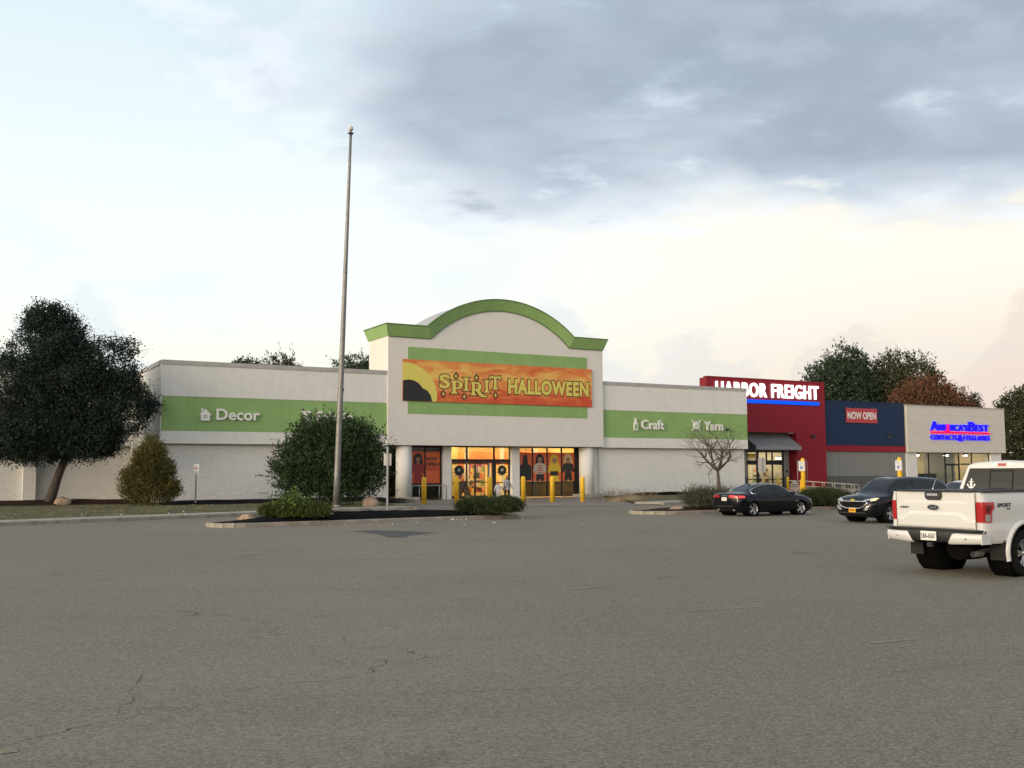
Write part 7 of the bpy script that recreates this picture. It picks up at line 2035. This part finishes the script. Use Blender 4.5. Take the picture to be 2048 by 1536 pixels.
def person(loc, rz, h, lab, top, trousers, long_sleeves, hair_long, bag, stride, arm_r, arm_l, tunic):
    """h: standing height; built at 1.7 m and scaled; faces -y"""
    t = thing('person', lab, 'person', loc, rz, 'people leaving the shop', h / 1.70)
    s = stride
    J = {'pel': (0, 0, .92), 'wai': (0, .0, 1.06), 'che': (0, .01, 1.27), 'nb': (0, .02, 1.41), 'ne': (0, .015, 1.47), 'hd': (0, -.01, 1.57), 'ht': (0, 0, 1.655),
         'hl': (.095, 0, .88), 'kl': (.10, -.04 - s, .48), 'al': (.10, -.02 - s * 1.2, .09), 'tl': (.11, -.16 - s * 1.2, .035),
         'hr': (-.095, 0, .88), 'kr': (-.10, -.02 + s * .5, .48), 'ar': (-.10, .08 + s * 1.4, .10), 'tr': (-.11, -.06 + s * 1.4, .035),
         'sl': (.18, .02, 1.38), 'el': (.18 + arm_l[0], arm_l[1], 1.11), 'wl': (.18 + arm_l[2], arm_l[3], .88 + arm_l[4]),
         'sr': (-.18, .02, 1.38), 'er': (-.18 - arm_r[0], arm_r[1], 1.11), 'wr': (-.18 - arm_r[2], arm_r[3], .88 + arm_r[4])}
    names = list(J); E_ = [('pel', 'wai'), ('wai', 'che'), ('che', 'nb'), ('nb', 'ne'), ('ne', 'hd'), ('hd', 'ht'), ('pel', 'hl'), ('hl', 'kl'), ('kl', 'al'), ('al', 'tl'), ('pel', 'hr'), ('hr', 'kr'), ('kr', 'ar'), ('ar', 'tr'),
                           ('nb', 'sl'), ('sl', 'el'), ('el', 'wl'), ('nb', 'sr'), ('sr', 'er'), ('er', 'wr')]
    rad = {'pel': (.15, .11), 'wai': (.13, .10), 'che': (.15, .11), 'nb': (.10, .08), 'ne': .052, 'hd': (.083, .098), 'ht': (.062, .075), 'hl': .09, 'kl': .058, 'al': .04, 'tl': .035, 'hr': .09, 'kr': .058, 'ar': .04, 'tr': .035,
           'sl': .055, 'el': .040, 'wl': .028, 'sr': .055, 'er': .040, 'wr': .028}
    V_ = [J[n_] for n_ in names]; Ed = [(names.index(a), names.index(b)) for a, b in E_]; Rd = [rad[n_] for n_ in names]
    # five fingers on each hand, a short chain each
    for sd in ('l', 'r'):
        w_ = Vector(J['w' + sd]); e_ = Vector(J['e' + sd]); d = (w_ - e_).normalized(); sx = 1 if sd == 'l' else -1
        side = Vector((0, 1, 0)) - d * d.y; side.normalize()
        palm = w_ + d * .07; V_.append(tuple(palm)); Rd.append((.030, .018)); pi_ = len(V_) - 1; Ed.append((names.index('w' + sd), pi_))
        for k, (o_, L_) in enumerate(((-.027, .062), (-.009, .072), (.009, .068), (.027, .054))):
            a = palm + d * .02 + side * o_; b = a + d * L_ * .6 + Vector((-sx * .01, 0, 0)); c_ = b + d * L_ * .45 + Vector((-sx * .022, 0, 0))
            i0 = len(V_); V_ += [tuple(a), tuple(b), tuple(c_)]; Rd += [.0095, .0085, .007]; Ed += [(pi_, i0), (i0, i0 + 1), (i0 + 1, i0 + 2)]
        a = w_ + d * .03 - side * .03; b = a + d * .03 - side * .02; i0 = len(V_); V_ += [tuple(a), tuple(b)]; Rd += [.011, .008]; Ed += [(pi_, i0), (i0, i0 + 1)]
    body = mk('body', skin_mesh('body', V_, Ed, Rd), 'skin', t)
    # face: eyes, nose, mouth, ears as small pieces on the head
    m = MB()
    m.add([(-.012, -.108, 1.565), (.012, -.108, 1.565), (0, -.128, 1.555), (0, -.106, 1.60)], [(0, 1, 2), (0, 2, 3), (1, 3, 2)])
    for sx in (-1, 1): m.lathe([(0.001, -.008), (.014, 0), (0.001, .008)], 8, (sx * .086, .0, 1.575), 'y')
    m.build('nose_and_ears', 'skin', t)
    m = MB()
    for sx in (-1, 1): m.box(sx * .032 - .012, sx * .032 + .012, -.110, -.100, 1.586, 1.596)
    m.box(-.02, .02, -.110, -.098, 1.528, 1.533); m.build('eyes_and_mouth', 'hair_dark', t)
    # hair
    m = MB()
    n1_, n2_ = 16, 9
    for i in range(n2_ + 1):
        ph = (PI * .56) * i / n2_
        for k in range(n1_):
            a = 2 * PI * k / n1_; r_ = math.sin(ph)
            front = math.sin(a) < -.2
            z = 1.58 + .105 * math.cos(ph) - (0 if front else (.10 if hair_long else .03) * (i / n2_) ** 2)
            if front and i > 4: r2, z = math.sin(PI * .56 * 4 / n2_), 1.58 + .105 * math.cos(PI * .56 * 4 / n2_) + .004
            else: r2 = r_
            m.v.append((.094 * r2 * math.cos(a), .108 * r2 * math.sin(a) + .004, z))
    for i in range(n2_):
        for k in range(n1_): m.f.append((i * n1_ + k, i * n1_ + (k + 1) % n1_, (i + 1) * n1_ + (k + 1) % n1_, (i + 1) * n1_ + k)); m.sm.append(True)
    hr = m.build('hair', 'hair_dark', t, recalc=False)
    if hair_long: MB().lathe([(.05 * math.sin(PI * k / 8) + .0005, .05 - .05 * math.cos(PI * k / 8)) for k in range(9)], 12, (0, .05, 1.665)).build('hair_bun', 'hair_dark', t)
    # top: its own garment over trunk and arms
    q = ['pel', 'wai', 'che', 'nb', 'sl', 'el', 'sr', 'er'] + (['wl', 'wr'] if long_sleeves else [])
    vs = [J[n_] for n_ in q]; k_ = 1.0
    rr_ = {'pel': (.185, .15), 'wai': (.165, .135), 'che': (.172, .135), 'nb': (.118, .095), 'sl': .072, 'el': .056, 'sr': .072, 'er': .056, 'wl': .042, 'wr': .042}
    vs[0] = (0, 0, .80 if tunic else .90)
    ed = [(0, 1), (1, 2), (2, 3), (3, 4), (4, 5), (3, 6), (6, 7)] + ([(5, 8), (7, 9)] if long_sleeves else [])
    mk('top', skin_mesh('top', vs, ed, [rr_[n_] for n_ in q]), top, t)
    if tunic: MB().lathe([(.165, 1.0), (.185, .9), (.20, .78), (.19, .775), (.15, .95)], 20, cap=False).build('top_hem', top, t)
    # trousers
    q = ['pel', 'hl', 'kl', 'al', 'hr', 'kr', 'ar']; vs = [J[n_] for n_ in q]; vs[0] = (0, 0, .95)
    ed = [(0, 1), (1, 2), (2, 3), (0, 4), (4, 5), (5, 6)]
    mk('trousers', skin_mesh('trousers', vs, ed, [(.15, .12), .105, .074, .062, .105, .074, .062]), trousers, t)
    for sd in ('l', 'r'):
        a = Vector(J['a' + sd]); b = Vector(J['t' + sd])
        mk('shoe', skin_mesh('shoe', [tuple(a + Vector((0, .05, -.045))), tuple(a + Vector((0, -.02, -.045))), tuple(b + Vector((0, -.01, .005)))], [(0, 1), (1, 2)], [.042, .046, .036]), 'shoe', t)
    if bag:
        MB().tube([(.12, -.11, 1.40), (.02, -.155, 1.25), (-.10, -.16, 1.05), (-.19, -.08, .92)], .014, 6).build('bag_strap', 'strap', t)
        MB().tube([(.12, -.11, 1.40), (.10, .06, 1.42), (-.05, .16, 1.22), (-.19, .06, .92)], .014, 6).build('bag_strap', 'strap', t)
        MB().box(-.29, -.19, -.08, .08, .76, .93).build('bag', 'strap', t, bevel=.015)
    return t
person((-.36, 64.2, .013), R(18), 1.62, 'woman in a loose grey long-sleeved top with a cross-body strap and black trousers', 'cloth_grey', 'cloth_black', True, True, True, .10, (.06, -.02, .10, -.08, .0), (.10, .02, .20, -.02, .04), True)
person((-.92, 63.6, .013), R(10), 1.26, 'child in white martial-arts style top and trousers beside the woman', 'cloth_white', 'cloth_white', True, False, False, .06, (.09, -.02, .12, -.06, .04), (.08, .02, .10, -.10, .03), True)
